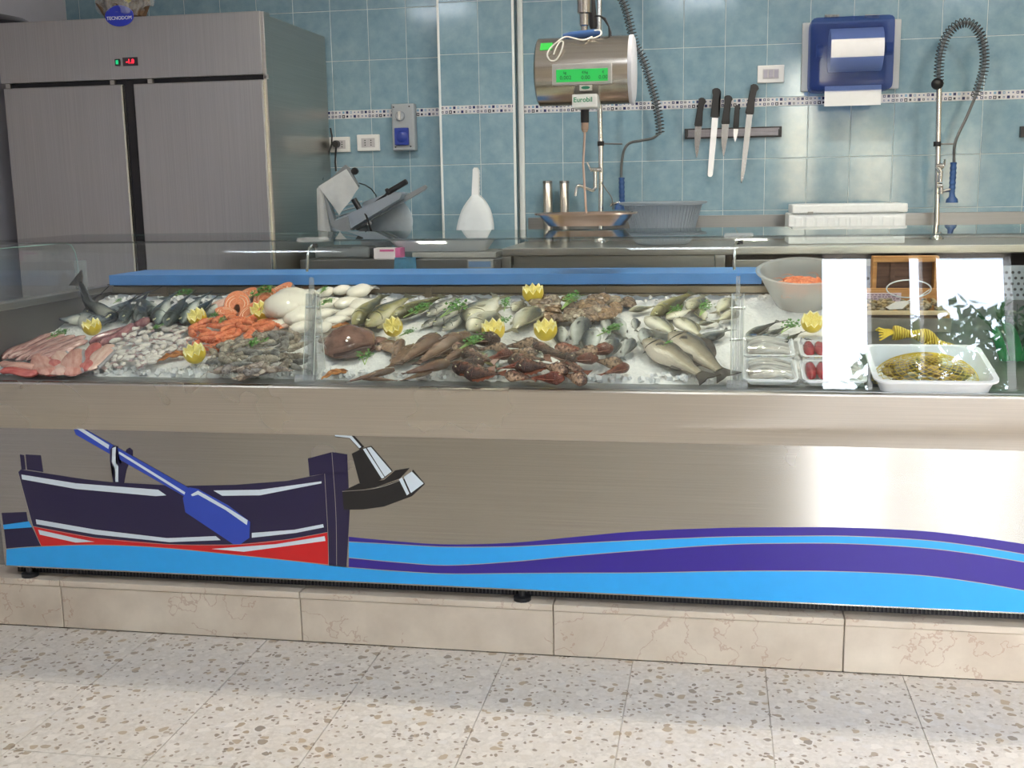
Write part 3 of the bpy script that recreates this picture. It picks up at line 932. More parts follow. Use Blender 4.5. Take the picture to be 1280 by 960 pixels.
for i in range(5):
    a, b = P(414 + 2 * i, 262 + 5 * i, YS - 0.1), P(446 + i, 252 + 5 * i, YS - 0.1)
    sp('tray_rib', T([(a.x, YS - 0.125, a.z), (b.x, YS - 0.02, b.z)], 0.004, 6), alu, True)
outline('gauge_plate', [(452, 260), (456, 252), (490, 240), (508, 240), (507, 246), (470, 268), (458, 272)], YS - 0.05, YS - 0.03, alu, sp)
outline('guide_bar', [(440, 284), (470, 264), (532, 231), (534, 234), (531, 238), (472, 271), (446, 288)], YS - 0.075, YS - 0.055, alu_d, sp)
sp('blade', lathe(bmesh.new(), [(0, -0.004), (0.115, -0.002), (0.118, 0.0), (0.115, 0.002), (0, 0.006)], 40, 'y', (P(487, 277, YS).x, YS + 0.0, P(487, 277, YS).z)), plain('slicer_blade_guard', (150, 160, 166), 0.35, 0.4), True)
a, b = P(484, 241, YS - 0.09), P(508, 227, YS - 0.09)
hd = sp('handle', T([a, a.lerp(b, 0.1), a.lerp(b, 0.15), b, b + (b - a) * 0.04], [0.02, 0.02, 0.013, 0.0135, 0.009], 14), M['black'], True)
a2, b2 = P(441, 273, YS - 0.09), P(482, 244, YS - 0.09)
sp('handle_arm', T([a2, b2, a], 0.006, 8), M['black'], True)
a, b = P(442, 249, YS - 0.13), P(450, 262, YS - 0.13)
sp('pusher', T([a, b], 0.014, 10), M['black'], True)
sp('pusher_cable', T([P(449, 256, YS - 0.13), P(458, 270, YS - 0.15), P(463, 285, YS - 0.15), P(466, 296, YS - 0.14)], 0.005, 6), M['black'], True)
for u, v in ((461, 266), (463, 279)):
    p = P(u, v, YS - 0.09)
    sp('knob', lathe(bmesh.new(), [(0, -0.02), (0.012, -0.02), (0.012, 0.012), (0, 0.012)], 12, 'y', p), M['chrome'], True)
outline('top_arm', [(413, 224), (432, 206), (437, 210), (449, 232), (446, 236), (436, 216), (416, 229)], YS - 0.02, YS + 0.0, alu_d, sp)
p = P(445, 214, YS)
sp('tension_knob', lathe(bmesh.new(), [(0, -0.03), (0.016, -0.03), (0.018, -0.02), (0.014, 0.0), (0, 0.0)], 14, 'y', p), M['black'], True)
cl = bmesh.new()
cloth_pts = [(398, 232), (433, 211), (448, 234), (424, 268)]
def cloth(grid_pts, ysh, th=0.004, n=8):
    "bilinear cloth with small folds"
    bm = bmesh.new()
    q = [Vector(p) for p in grid_pts]
    g = []
    for i in range(n + 1):
        row = []
        for j in range(n + 1):
            s, t = i / n, j / n
            p = q[0] * (1 - s) * (1 - t) + q[1] * s * (1 - t) + q[2] * s * t + q[3] * (1 - s) * t
            p = p + Vector((0, ysh * math.sin(s * 9 + t * 3) * t, 0))
            row.append(bm.verts.new(p))
        g.append(row)
    for i in range(n):
        for j in range(n):
            bm.faces.new((g[i][j], g[i + 1][j], g[i + 1][j + 1], g[i][j + 1]))
    bmesh.ops.solidify(bm, geom=bm.faces[:], thickness=th)
    return bm
cw = plain('white_cotton_cloth', (214, 218, 220), 0.85, 0, 0.04, 40, 0.2)
ct = thing('white_cloth', 'white cotton cloth draped over the top of the slicer', 'cloth', P(415, 240, YS - 0.17))
cp = part_of(ct)
cp('front_fall', cloth([P(398, 233, YS - 0.17), P(433, 211, YS - 0.10), P(449, 235, YS - 0.14), P(424, 269, YS - 0.17)], 0.008), cw, True)
cp('side_fall', cloth([P(396, 236, YS - 0.17), P(402, 231, YS - 0.16), P(414, 290, YS - 0.165), P(397, 288, YS - 0.16)], 0.006), cw, True)

def shell_tray(bm, w, d, h, flare, th, lip, c=(0, 0, 0), rr=0.03, n=5):
    "open rectangular tray with rounded corners and a lip"
    def loop(hw, hd, z, r):
        pts = []
        for cx, cy, a0 in ((hw - r, hd - r, 0), (-hw + r, hd - r, PI / 2), (-hw + r, -hd + r, PI), (hw - r, -hd + r, 1.5 * PI)):
            for k in range(n):
                a = a0 + PI / 2 * k / (n - 1)
                pts.append(bm.verts.new((c[0] + cx + r * math.cos(a), c[1] + cy + r * math.sin(a), c[2] + z)))
        return pts
    W, D = w / 2, d / 2
    L = [loop(W - flare, D - flare, 0, rr), loop(W, D, h - 0.002, rr), loop(W + lip, D + lip, h - 0.006, rr + lip), loop(W + lip, D + lip, h, rr + lip), loop(W - th, D - th, h, rr - th * 0.5), loop(W - flare - th, D - flare - th, th, rr - th * 0.5)]
    for a, b in zip(L[:-1], L[1:]):
        for k in range(len(a)):
            bm.faces.new((a[k], a[(k + 1) % len(a)], b[(k + 1) % len(a)], b[k]))
    bm.faces.new(L[0][::-1])
    bm.faces.new(L[-1])
    return bm
# bench scale with a white tray and a scoop standing in it
p0, p1 = P(487, 322, YS), P(624, 322, YS)
sc = thing('bench_scale', 'bench scale with a small blue display carrying the wide white tray', 'scale', ((p0.x + p1.x) / 2, YS, ZL))
sc_p = part_of(sc)
sx = P(602, 328, -0.62)
sc_p('base', B(sc.location.x - 0.12, sx.x + 0.055, -0.55, -0.25, ZL + 0.001, ZL + 0.028, bev=0.008), M['grey'])
sc_p('display_housing', B(sx.x - 0.062, sx.x + 0.060, -0.655, -0.625, ZL - 0.042, ZL - 0.002, bev=0.004), M['grey'])
sc_p('display', B(sx.x - 0.054, sx.x + 0.050, -0.657, -0.6552, ZL - 0.035, ZL - 0.009), plain('blue_grey_lcd', (110, 140, 176), 0.2))
wt = tag(obj('white_tray', shell_tray(bmesh.new(), p1.x - p0.x - 0.03, 0.30, 0.082, 0.05, 0.004, 0.022, rr=0.055), M['white'], None, True), 'wide shallow white plastic tray on the bench scale left of the tiled pillar', 'tray')
wt.location = ((p0.x + p1.x) / 2, YS, ZL + 0.030)
YC = YS + 0.02
scoop = thing('plastic_scoop', 'white plastic hand scoop standing upside down in the wide white tray', 'scoop', P(594, 300, YC))
sp2 = part_of(scoop)
so = [(569, 300), (571, 283), (577, 262), (586, 248), (591, 243), (598, 243), (605, 249), (613, 262), (617, 280), (617, 300)]
so = smooth_line(so, 3)
base_ = px_xz(so, YC)
c_ = P(594, 286, YC)
rings = []
for f, y in ((0.55, YC + 0.030), (0.92, YC + 0.026), (1.0, YC + 0.008), (0.97, YC - 0.012), (0.80, YC - 0.026), (0.45, YC - 0.030)):
    rings.append([(c_.x + (x - c_.x) * f, y, c_.z + (z - c_.z) * (f if z > c_.z else 1.0)) for x, z in base_])
bm = bmesh.new()
R_ = [[bm.verts.new(p) for p in r] for r in rings]
for a, b in zip(R_[:-1], R_[1:]):
    for k in range(len(a)):
        bm.faces.new((a[k], a[(k + 1) % len(a)], b[(k + 1) % len(a)], b[k]))
bm.faces.new(R_[0][::-1])
bm.faces.new(R_[-1])
sp2('bowl', bm, plain('milky_white_plastic', (206, 214, 218), 0.4, 0, 0.02), True)
sp2('handle', prism_y(bmesh.new(), px_xz([(590, 245), (591.5, 212), (593, 209.5), (597, 209.5), (599, 213), (599, 245)], YC), YC - 0.012, YC + 0.012), M['white'])
for k in range(6):
    q = P(598.6, 216 + k * 4.6, YC)
    sp2('grip_notch', B(q.x - 0.002, q.x + 0.003, YC - 0.0125, YC + 0.0125, q.z - 0.004, q.z + 0.004, bev=0.001), M['white'])
# carton and blue cloth
a, b = P(470, 310, -0.55), P(497, 323, -0.55)
cb = thing('glove_carton', 'small white and pink carton on the low table under the slicer', 'box', ((a.x + b.x) / 2, -0.55, ZL))
kp = part_of(cb)
kp('carton', B(a.x, b.x, -0.59, -0.51, ZL + 0.001, ZL + 0.052, bev=0.001), plain('white_card', (226, 218, 222), 0.6, 0, 0.02))
kp('pink_panel', B(b.x - 0.001, b.x + 0.026, -0.589, -0.511, ZL + 0.001, ZL + 0.052, bev=0.001), plain('pink_card', (214, 110, 160), 0.6, 0, 0.03))
kp('print', B(a.x + 0.03, b.x - 0.005, -0.5912, -0.5902, ZL + 0.036, ZL + 0.046), plain('pink_print', (206, 90, 150), 0.6))
a, b = P(490, 315, -0.635), P(521, 340, -0.635)
ct2 = thing('blue_cloth', 'small light blue cloth hanging over the edge of the low table', 'cloth', ((a.x + b.x) / 2, -0.62, ZL))
kp = part_of(ct2)
tc = plain('light_blue_terry', (96, 168, 208), 0.95, 0, 0.12, 60, 0.4)
kp('top_fold', cloth([(a.x + 0.02, -0.52, ZL + 0.006), (b.x + 0.02, -0.50, ZL + 0.006), (b.x, -0.632, ZL + 0.006), (a.x + 0.01, -0.632, ZL + 0.006)], 0.0, 0.006), tc, True)
kp('hanging_fold', cloth([(a.x + 0.01, -0.628, ZL + 0.010), (b.x - 0.005, -0.628, ZL + 0.010), (b.x + 0.004, -0.645, ZL - 0.12), (a.x, -0.645, ZL - 0.12)], 0.006, 0.006), tc, True)

# ------------------------------------------------------------------ sockets on the wall
def plate(u0, v0, u1, v1, Y):
    a, b = P(u0, v0, Y), P(u1, v1, Y)
    return a.x, b.x, min(a.z, b.z), max(a.z, b.z)
def socket(u0, v0, u1, v1, name, label, plug=False, sw=False):
    x0, x1, z0, z1 = plate(u0, v0, u1, v1, -0.02)
    t = thing(name, label, 'socket' if not sw else 'switch', ((x0 + x1) / 2, -0.009, (z0 + z1) / 2))
    q = part_of(t)
    q('cover_plate', B(x0, x1, -0.024, -0.0095, z0, z1, bev=0.006, seg=3), M['offwhite'])
    mx, mz = (x1 - x0) * 0.20, (z1 - z0) * 0.22
    ins = q('insert', B(x0 + mx, x1 - mx, -0.027, -0.0235, z0 + mz, z1 - mz, bev=0.001), plain('socket_insert', (186, 186, 190), 0.4))
    w = (x1 - x0 - 2 * mx)
    if sw:
        for k in range(3):
            q('rocker', B(x0 + mx + 0.004 + k * w / 3, x0 + mx + (k + 1) * w / 3 - 0.003, -0.031, -0.0268, z0 + mz + 0.005, z1 - mz - 0.005, bev=0.001), plain('rocker_grey', (166, 164, 180), 0.4))
    else:
        for k in range(2):
            for j in range(3):
                q('pin_hole', lathe(bmesh.new(), [(0, -0.0278), (0.0032, -0.0278), (0.0032, -0.027), (0, -0.027)], 10, 'y', (x0 + mx + w * (0.28 + 0.44 * k), 0, (z0 + z1) / 2 + (j - 1) * 0.012)), M['black'])
    if plug:
        c = P(421, 180, -0.03)
        q('plug', lathe(bmesh.new(), [(0, -0.06), (0.016, -0.06), (0.019, -0.045), (0.019, -0.0275), (0, -0.0275)], 14, 'y', (c.x, 0, c.z)), M['black'], True)
    return t
socket(411, 171.5, 438, 190, 'wall_socket', 'white wall socket with a black plug, nearest to the fridge', True)
socket(446, 168.5, 475, 188.5, 'wall_socket', 'empty white wall socket right of the one with a black plug')
socket(947, 82, 980, 103, 'wall_switch', 'white triple wall switch on the tiles above the hanging knives', False, True)
cable = tag(obj('power_cable', T([P(413, 160, -0.05), P(415, 170, -0.05), P(414.5, 180, -0.05), P(410, 195, -0.05), P(405, 208, -0.1), P(403, 225, -0.16)], 0.0045, 8), M['black'], None, True), 'black power cable curving down beside the fridge to the slicer', 'cable')
tag(obj('plug_cord', T([P(420, 184, -0.06), P(419.5, 192, -0.055), P(419, 203, -0.05), P(420, 214, -0.06)], 0.005, 8), M['black'], None, True), 'short black cord hanging from the plug in the wall socket', 'cord')
tag(obj('thin_cord', T([P(449, 229, -0.25), P(456, 231, -0.2), P(464, 236, -0.12), P(470, 244, -0.06), P(472, 262, -0.05)], 0.003, 6), M['black'], None, True), 'thin dark cord running from the slicer along the tiles', 'cord')
x0, x1, z0, z1 = plate(489.5, 130, 520, 188, -0.05)
t = thing('interlocked_socket', 'tall grey industrial socket with a round switch and a blue lid', 'socket', ((x0 + x1) / 2, -0.009, (z0 + z1) / 2))
q = part_of(t)
q('housing', B(x0, x1, -0.062, -0.0095, z0, z1, bev=0.012, seg=3), plain('light_grey_housing', (158, 166, 172), 0.45, 0, 0.02))
c = P(500.5, 145, -0.062)
q('rotary_switch', lathe(bmesh.new(), [(0.0, -0.078), (0.020, -0.078), (0.024, -0.074), (0.025, -0.062)], 24, 'y', (c.x, 0, c.z)), plain('switch_chrome', (190, 196, 202), 0.25, 0.6), True)
q('switch_bar', B(c.x - 0.006, c.x + 0.006, -0.090, -0.078, c.z - 0.022, c.z + 0.022, bev=0.003), plain('switch_bar_pale', (214, 214, 210), 0.4))
a, b = P(493.5, 160, -0.062), P(512, 181.5, -0.062)
q('socket_lid', B(a.x, b.x, -0.078, -0.062, b.z, a.z, bev=0.008, seg=3), M['blue_lid'])
c2 = P(502.5, 171, -0.07)
q('lid_dome', lathe(bmesh.new(), [(0, -0.086), (0.022, -0.085), (0.030, -0.078)], 24, 'y', (c2.x, 0, c2.z)), M['blue_lid'], True)
for u, v in ((492, 134), (511.5, 133), (494.5, 184), (513.5, 183)):
    c = P(u, v, -0.062)
    q('screw', lathe(bmesh.new(), [(0, -0.0645), (0.004, -0.0645), (0.004, -0.0618)], 10, 'y', (c.x, 0, c.z)), M['black'])

# ------------------------------------------------------------------ hanging scale
YH = -1.5
hs = thing('hanging_scale', 'cylindrical steel hanging scale with a green display over the counter', 'hanging scale', P(731, 90, YH))
h = part_of(hs)
cA, cB = P(673, 90, YH), P(792, 87, YH)
cz = P(731, 89, YH).z
RH = 0.122
sc_steel = steel('scale_steel', (190, 184, 176), 0.22, aniso=0.0, grain=(2, 200, 200))
bprof = [(0.0, cA.x), (RH - 0.008, cA.x), (RH, cA.x + 0.006), (RH, cB.x - 0.014)]
h('drum', lathe(bmesh.new(), bprof, 56, 'x', (0, YH, cz)), sc_steel, True)
h('end_cap', lathe(bmesh.new(), [(RH - 0.001, cB.x - 0.014), (RH + 0.001, cB.x - 0.010), (RH + 0.001, cB.x), (RH - 0.012, cB.x + 0.006), (0, cB.x + 0.008)], 56, 'x', (0, YH, cz)), plain('pale_end_cap', (206, 208, 216), 0.35, 0.1), True)
yf = YH - RH
def fx(u, v):
    return P(u, v, yf - 0.004)
a, b = fx(690, 80), fx(765, 105)
fb = bmesh.new()
z0, z1 = b.z + 0.001, a.z - 0.001
frm = h('display_bezel', B(a.x, b.x, yf - 0.010, yf + 0.045, z0, z1, bev=0.005), plain('silver_bezel', (178, 176, 172), 0.35, 0.3))
a2, b2 = fx(695.5, 87.5), fx(760, 101)
lcd = emit('green_lcd', (36, 176, 76), 0.75)
dis = h('display', B(a2.x, b2.x, yf - 0.0125, yf - 0.0095, b2.z, a2.z, bev=0.001), lcd)
lcdink = plain('lcd_ink', (14, 84, 40), 0.4)
for (u, v, s, sz) in ((707, 97.4, '0.002', 0.019), (732, 97.0, '0.00', 0.019), (754, 96.3, '0.00', 0.019), (706, 91.0, 'kg', 0.012), (731, 90.5, '€/kg', 0.012), (754, 90.0, '€', 0.012)):
    c = P(u, v, yf - 0.013)
    tm = text_mesh(s, sz, lcdink, 'digits', None, (c.x, yf - 0.0131, c.z), (PI / 2, 0, 0.0), 0.0003, 0.0003)
    tm.parent = dis
c = fx(732, 109.5)
lb = h('small_plate', B(c.x - 0.022, c.x + 0.022, yf - 0.004, yf + 0.02, c.z - 0.010, c.z + 0.010, bev=0.002), plain('beige_plate', (206, 204, 192), 0.4))
o = h('plate_emblem', lathe(bmesh.new(), [(0.009, -0.0008), (0.013, -0.0008), (0.013, 0.0), (0.009, 0.0)], 24, 'y'), plain('green_emblem', (40, 130, 96), 0.5), False, lb)
o.location = (c.x, yf - 0.0042, c.z)
o.scale = (1.2, 1, 0.45)
c = fx(731, 126)
bl = h('maker_label', B(c.x - 0.046, c.x + 0.046, yf - 0.012, YH - 0.02, c.z - 0.024, c.z + 0.024, bev=0.008, seg=3), plain('white_label_block', (226, 228, 224), 0.35, 0, 0.02))
tm = text_mesh('Eurobil', 0.024, plain('green_lettering', (20, 140, 96), 0.5), 'lettering', None, (c.x - 0.006, yf - 0.0126, c.z + 0.003), (PI / 2, 0, 0), 0.0004, 0.0004)
tm.parent = bl
# green sticker on the upper left of the drum
st = bmesh.new()
for i in range(5):
    pass
c = P(681, 58, yf)
ang0, ang1 = math.radians(34), math.radians(52)
g = []
for i in range(5):
    a = ang0 + (ang1 - ang0) * i / 4
    g.append([st.verts.new((x, YH - (RH + 0.0008) * math.cos(a), cz + (RH + 0.0008) * math.sin(a))) for x in (cA.x + 0.022, cA.x + 0.066)])
for i in range(4):
    st.faces.new((g[i][0], g[i][1], g[i + 1][1], g[i + 1][0]))
h('green_sticker', st, plain('green_sticker', (36, 168, 60), 0.4))
pt = P(731, 46, YH)
h('hanger_tube', lathe(bmesh.new(), [(0.0215, cz + 0.285), (0.0215, CEIL - 0.001)], 20, c=(pt.x, YH - 0.01, 0)), sc_steel, True)
h('hanger_sleeve', lathe(bmesh.new(), [(0.0, cz + RH * 0.86), (0.012, cz + RH * 0.86), (0.012, cz + RH + 0.035), (0.0175, cz + RH + 0.04), (0.0175, cz + 0.20), (0.026, cz + 0.205), (0.026, cz + 0.285)], 20, c=(pt.x, YH - 0.01, 0)), sc_steel, True)
a, b = P(705, 47, YH), P(751, 42, YH)
h('blue_bracket', T([(a.x, YH - 0.02, a.z), (a.x + 0.03, YH - 0.02, a.z + 0.004), (b.x - 0.02, YH - 0.02, b.z), (b.x, YH - 0.02, b.z)], [0.011, 0.014, 0.014, 0.010], 10), M['blue_grip'], True)
a, b = P(742, 36, YH + 0.04), P(740, 2, YH + 0.04)
h('black_connector', T([a, a.lerp(b, 0.1), b, b + Vector((-0.002, 0, 0.09))], [0.012, 0.016, 0.012, 0.010], 10), M['black'], True)
h('signal_cable', T([P(743, 20, YH + 0.02), P(750, 20, YH + 0.02), P(756, 24, YH), P(761, 33, YH), P(762.5, 41, YH), P(762.5, 50, YH)], [0.003, 0.003, 0.006, 0.003, 0.006, 0.007], 8), M['black'], True)
rope = plain('white_cord', (216, 214, 208), 0.7)
yr = YH - 0.115
cord_pts = [P(740, 46, YH - 0.05), P(728, 50, YH - 0.09), P(708, 46, yr + 0.04), P(697, 52, yr), P(688, 60, yr - 0.004), P(684, 68, yr - 0.008), P(687, 75, yr - 0.009), P(693, 76, yr - 0.009), P(698, 71, yr - 0.008), P(702, 62, yr - 0.004), P(704, 53, yr), P(700, 52, yr), P(695, 60, yr - 0.006), P(692, 68, yr - 0.009)]
h('white_cord_loop', T(smooth_line([tuple(p) for p in cord_pts], 5), 0.0028, 6), rope, True)
wp = bmesh.new()
x0, x1 = P(737, 0, YH).x, P(751, 0, YH).x
h('cord_tail', T(smooth_line([tuple(P(735, 48, YH - 0.06)), tuple(P(744, 47, YH - 0.06)), tuple(P(751, 43, YH - 0.05)), tuple(P(750, 38, YH - 0.04)), tuple(P(743, 38, YH - 0.03))], 5), 0.0028, 6), rope, True)
# rod and pan
pr = P(731, 140, YH)
h('coupling', lathe(bmesh.new(), [(0.006, cz - RH - 0.03), (0.006, cz - RH + 0.0), (0.0155, cz - RH - 0.002), (0.0155, cz - RH - 0.062), (0.013, cz - RH - 0.063), (0.013, cz - RH - 0.088), (0.005, cz - RH - 0.094)][2:], 16, c=(pr.x, YH, 0)), M['black'], True)
h('coupling_collar', lathe(bmesh.new(), [(0.0135, cz - RH - 0.064), (0.0138, cz - RH - 0.086), (0.008, cz - RH - 0.098)], 16, c=(pr.x, YH, 0)), plain('beige_collar', (176, 150, 130), 0.5), True)
h('coupling_stem', lathe(bmesh.new(), [(0.009, cz - RH - 0.004), (0.009, cz - RH + 0.03)], 12, c=(pr.x, YH, 0)), M['chrome'], True)
zp = P(732, 283, YH).z
pnl, pnr = P(671, 266, YH).x, P(797, 266, YH).x
h('rod', T([(pr.x, YH, cz - RH - 0.09), (P(729, 205, YH).x, YH, P(729, 205, YH).z), ((pnl + pnr) / 2, YH, zp + 0.012)], 0.0042, 8), plain('rose_steel_rod', (196, 168, 150), 0.35, 0.4), True)
o = h('pan', shell_tray(bmesh.new(), pnr - pnl - 0.03, 0.25, 0.048, 0.035, 0.0025, 0.013, rr=0.06, n=7), steel('pan_steel', (196, 176, 164), 0.28), True)
o.location = ((pnl + pnr) / 2, YH, zp + 0.004)

# ------------------------------------------------------------------ spray taps
chromed = plain('polished_chrome', (222, 222, 218), 0.14, 1.0, 0.02)
dull = plain('dull_hose_steel', (110, 112, 112), 0.4, 0.8)
def coil(path, r, turns, wire):
    pts = [Vector(p) for p in path]
    sm = [Vector(p) for p in smooth_line([tuple(p) for p in pts], 24)]
    L = [0]
    for a, b in zip(sm[:-1], sm[1:]):
        L.append(L[-1] + (b - a).length)
    out = []
    N = turns * 8
    j = 0
    nx = Vector((0, 1, 0))
    for i in range(N + 1):
        s = L[-1] * i / N
        while j < len(L) - 2 and L[j + 1] < s:
            j += 1
        f = (s - L[j]) / max(1e-9, L[j + 1] - L[j])
        p = sm[j].lerp(sm[j + 1], f)
        t = (sm[j + 1] - sm[j]).normalized()
        nx = (nx - t * nx.dot(t)).normalized()
        ny = t.cross(nx)
        a = 2 * PI * turns * i / N
        out.append(p + (nx * math.cos(a) + ny * math.sin(a)) * r)
    return out
YT = -0.17
def spray_tap(label, u_base, v_base, pole, coil_px, turns, hose_px, bracket_v, grip, head, side):
    base = P(u_base, v_base, YT)
    t = thing('spray_tap', label, 'spray tap', (base.x, YT, ZW), 'spray taps on the tiled wall')
    q = part_of(t)
    pts = [Vector((base.x, YT, ZW + 0.001))] + [P(u, v, YT) for u, v in pole]
    q('pole', T(pts, 0.0132, 12), chromed, True)
    q('base_collar', lathe(bmesh.new(), [(0.034, ZW + 0.0005), (0.034, ZW + 0.012), (0.016, ZW + 0.03), (0.011, ZW + 0.05)], 18, c=(base.x, YT, 0)), chromed, True)
    cpts = [P(u, v, YT) for u, v in coil_px]
    q('inner_hose', T(smooth_line([tuple(p) for p in cpts], 8), 0.0085, 8), plain('grey_inner_hose', (112, 120, 126), 0.4, 0.3), True)
    q('spring', T(coil(cpts, 0.021, turns, 0.003), 0.0023, 5), M['black'], True)
    hp = [P(u, v, YT) for u, v in hose_px]
    q('hose', T(smooth_line([tuple(p) for p in hp], 6), 0.0065, 8), dull, True)
    bp = P(*bracket_v[0], YT)
    bq = P(*bracket_v[1], YT)
    q('holder_clamp', lathe(bmesh.new(), [(0.017, bp.z - 0.011), (0.017, bp.z + 0.011)], 14, c=(bp.x, YT, 0)), M['black'], True)
    q('holder_arm', T([bp, bq], 0.004, 8), dull, True)
    a, b = P(*grip[0], YT), P(*grip[1], YT)
    gp = []
    rs = []
    for i in range(25):
        gp.append(a.lerp(b, i / 24))
        rs.append(0.0150 if i % 4 < 2 else 0.0128)
    q('hose_fitting', T([P(*hose_px[-1], YT), a], [0.009, 0.011], 10), chromed, True)
    g = q('grip', T(gp, rs, 14), M['blue_grip'], True)
    hd = P(*head, YT)
    q('spray_head', T([b, hd + Vector((0, 0, 0.012)), hd, hd - Vector((0, 0, 0.016))], [0.012, 0.014, 0.026, 0.028], 16), M['blue_grip'], True)
    q('trigger', T([b + Vector((-0.004, 0, 0.012)), b + Vector((side * 0.05, 0, 0.004)), b + Vector((side * 0.058, 0, -0.006))], [0.010, 0.007, 0.005], 8), chromed, True)
    return t, q
# right tap: tall arc
t, q = spray_tap('tall spray tap with a spring arc right of the towel dispenser', 1171, 284, [(1171.5, 250), (1172.5, 190), (1174, 108)],
                 [(1174, 108), (1173.5, 90), (1176, 66), (1184, 44), (1197, 31), (1212, 29), (1224, 40), (1230, 60), (1230, 84), (1225, 104), (1219, 121)], 46,
                 [(1219, 121), (1208, 147), (1197, 170), (1193, 184), (1192.5, 203)], [(1171.5, 180), (1192, 180)], [(1192, 203), (1190, 240)], (1190, 249), -1)
c = P(1172.5, 105, YT)
q('collar_ball', lathe(bmesh.new(), [(0, c.z - 0.026)] + [(0.028 * math.cos(a), c.z + 0.026 * math.sin(a)) for a in [PI * (k / 10 - 0.5) for k in range(1, 10)]] + [(0, c.z + 0.026)], 16, c=(c.x - 0.004, YT - 0.005, 0)), M['black'], True)
for (a, b, r) in (((1171, 208), (1180, 207), 0.013), ((1180, 207), (1181, 199), 0.006), ((1171, 208), (1176, 214), 0.012), ((1176, 214), (1175, 228), 0.011), ((1171.5, 232), (1178, 232), 0.012), ((1176, 232), (1176, 243), 0.011)):
    q('valve', T([P(*a, YT - 0.02), P(*b, YT - 0.025)], r, 10), chromed, True)
# left tap: hose hangs from the coil behind the scale
t, q = spray_tap('spray tap behind the hanging scale, its coil bending down to the right', 751, 263, [(751.3, 240), (751, 185), (749.5, 132), (749, 40), (749.5, -10)],
                 [(749.5, -10), (755, -22), (768, -18), (782, 10), (793, 53), (803, 72), (812, 98), (819, 124), (824, 150), (825, 168)], 52,
                 [(823, 168), (815, 173), (800, 176), (787, 179), (780, 188), (777, 205), (776.5, 222)], [(751, 179.5), (778, 180)], [(777, 222), (777.5, 256)], (775, 258), -1)
for (a, b, r) in (((752, 212), (738, 212), 0.011), ((738, 212), (734, 203), 0.005), ((744, 213), (744, 236), 0.010)):
    q('valve', T([P(*a, YT - 0.02), P(*b, YT - 0.025)], r, 10), chromed, True)
q('spout', T(smooth_line([tuple(P(*p, YT - 0.05)) for p in ((744, 234), (741, 238), (735, 236), (725, 232), (721, 235), (719.5, 245))], 5), [0.0085] * 26, 10), chromed, True)
q('side_pipe', T(smooth_line([tuple(P(*p, YT - 0.02)) for p in ((752, 228), (757, 236), (764, 246), (766, 254), (766, 262))], 5), 0.003, 6), dull, True)

# two steel cylinders at the wall, colander, cooler
for i, (u, lab) in enumerate(((684.5, 'left one of two upright steel cylinders beside the tiled pillar'), (705.5, 'right one of two upright steel cylinders beside the tiled pillar'))):
    c = P(u, 226, -0.085)
    t = thing('steel_cylinder', lab, 'cylinder', (c.x, -0.085, ZW), 'steel cylinders at the wall')
    hgt = c.z - ZW
    o = obj('tube', lathe(bmesh.new(), [(0.024, 0.001), (0.024, hgt - 0.014), (0.022, hgt - 0.012)], 24), M['steel'], t, True)
    obj('cap', lathe(bmesh.new(), [(0.0245, hgt - 0.013), (0.0245, hgt - 0.003), (0.022, hgt), (0, hgt)], 24), M['steel_dark'], t, True)
c = P(828, 283, -0.42)
t = thing('colander', 'large translucent ribbed plastic colander on the steel work bench', 'colander', (c.x, -0.40, ZW))
rr = (P(882, 252, -0.40).x - P(773, 252, -0.40).x) / 2
zh = P(828, 252, -0.40).z - ZW
bm = bmesh.new()
pf = [(0.115, 0.001), (0.13, 0.012), (rr - 0.045, zh * 0.55), (rr - 0.024, zh - 0.014), (rr, zh - 0.010), (rr + 0.004, zh - 0.002), (rr, zh), (rr - 0.026, zh - 0.004), (rr - 0.05, zh * 0.55), (0.125, 0.016), (0.0, 0.012)]
obj('bowl', lathe(bm, pf, 48), M['colander'], t, True)
bm = bmesh.new()
for k in range(60):
    a = 2 * PI * k / 60
    tube(bm, [((0.134) * math.cos(a), 0.134 * math.sin(a), 0.02), ((rr - 0.044) * math.cos(a), (rr - 0.044) * math.sin(a), zh * 0.55), ((rr - 0.022) * math.cos(a), (rr - 0.022) * math.sin(a), zh - 0.016)], 0.0022, 4)
obj('ribs', bm, M['colander'], t, kind='stuff')
x0, x1 = P(983, 290, -0.45).x, P(1131, 290, -0.45).x
zt_ = P(1050, 256, -0.45).z
foam = plain('white_polystyrene', (222, 228, 230), 0.8, 0, 0.03, 60, 0.15)
t = thing('foam_cooler', 'white polystyrene cooler box with its lid on the steel work bench', 'cooler box', ((x0 + x1) / 2, -0.36, ZW))
q = part_of(t)
zl_ = P(1050, 266, -0.45).z
q('box', B(x0 + 0.006, x1 - 0.006, -0.50, -0.22, ZW + 0.001, zl_ - 0.001, bev=0.008), foam)
q('lid', B(x0 + 0.02, x1, -0.51, -0.21, zl_, zt_ + 0.004, bev=0.010, seg=3), foam)
for k in range(10):
    xx = x0 + 0.05 + k * (x1 - x0 - 0.09) / 9.0
    q('rib', B(xx - 0.016, xx + 0.016, -0.508, -0.499, ZW + 0.02, zl_ - 0.018, bev=0.003), foam)
cc = P(1013, 267, -0.51)
q('lid_notch', B(cc.x - 0.012, cc.x + 0.012, -0.5112, -0.505, zl_ - 0.002, zl_ + 0.008), M['grey'])

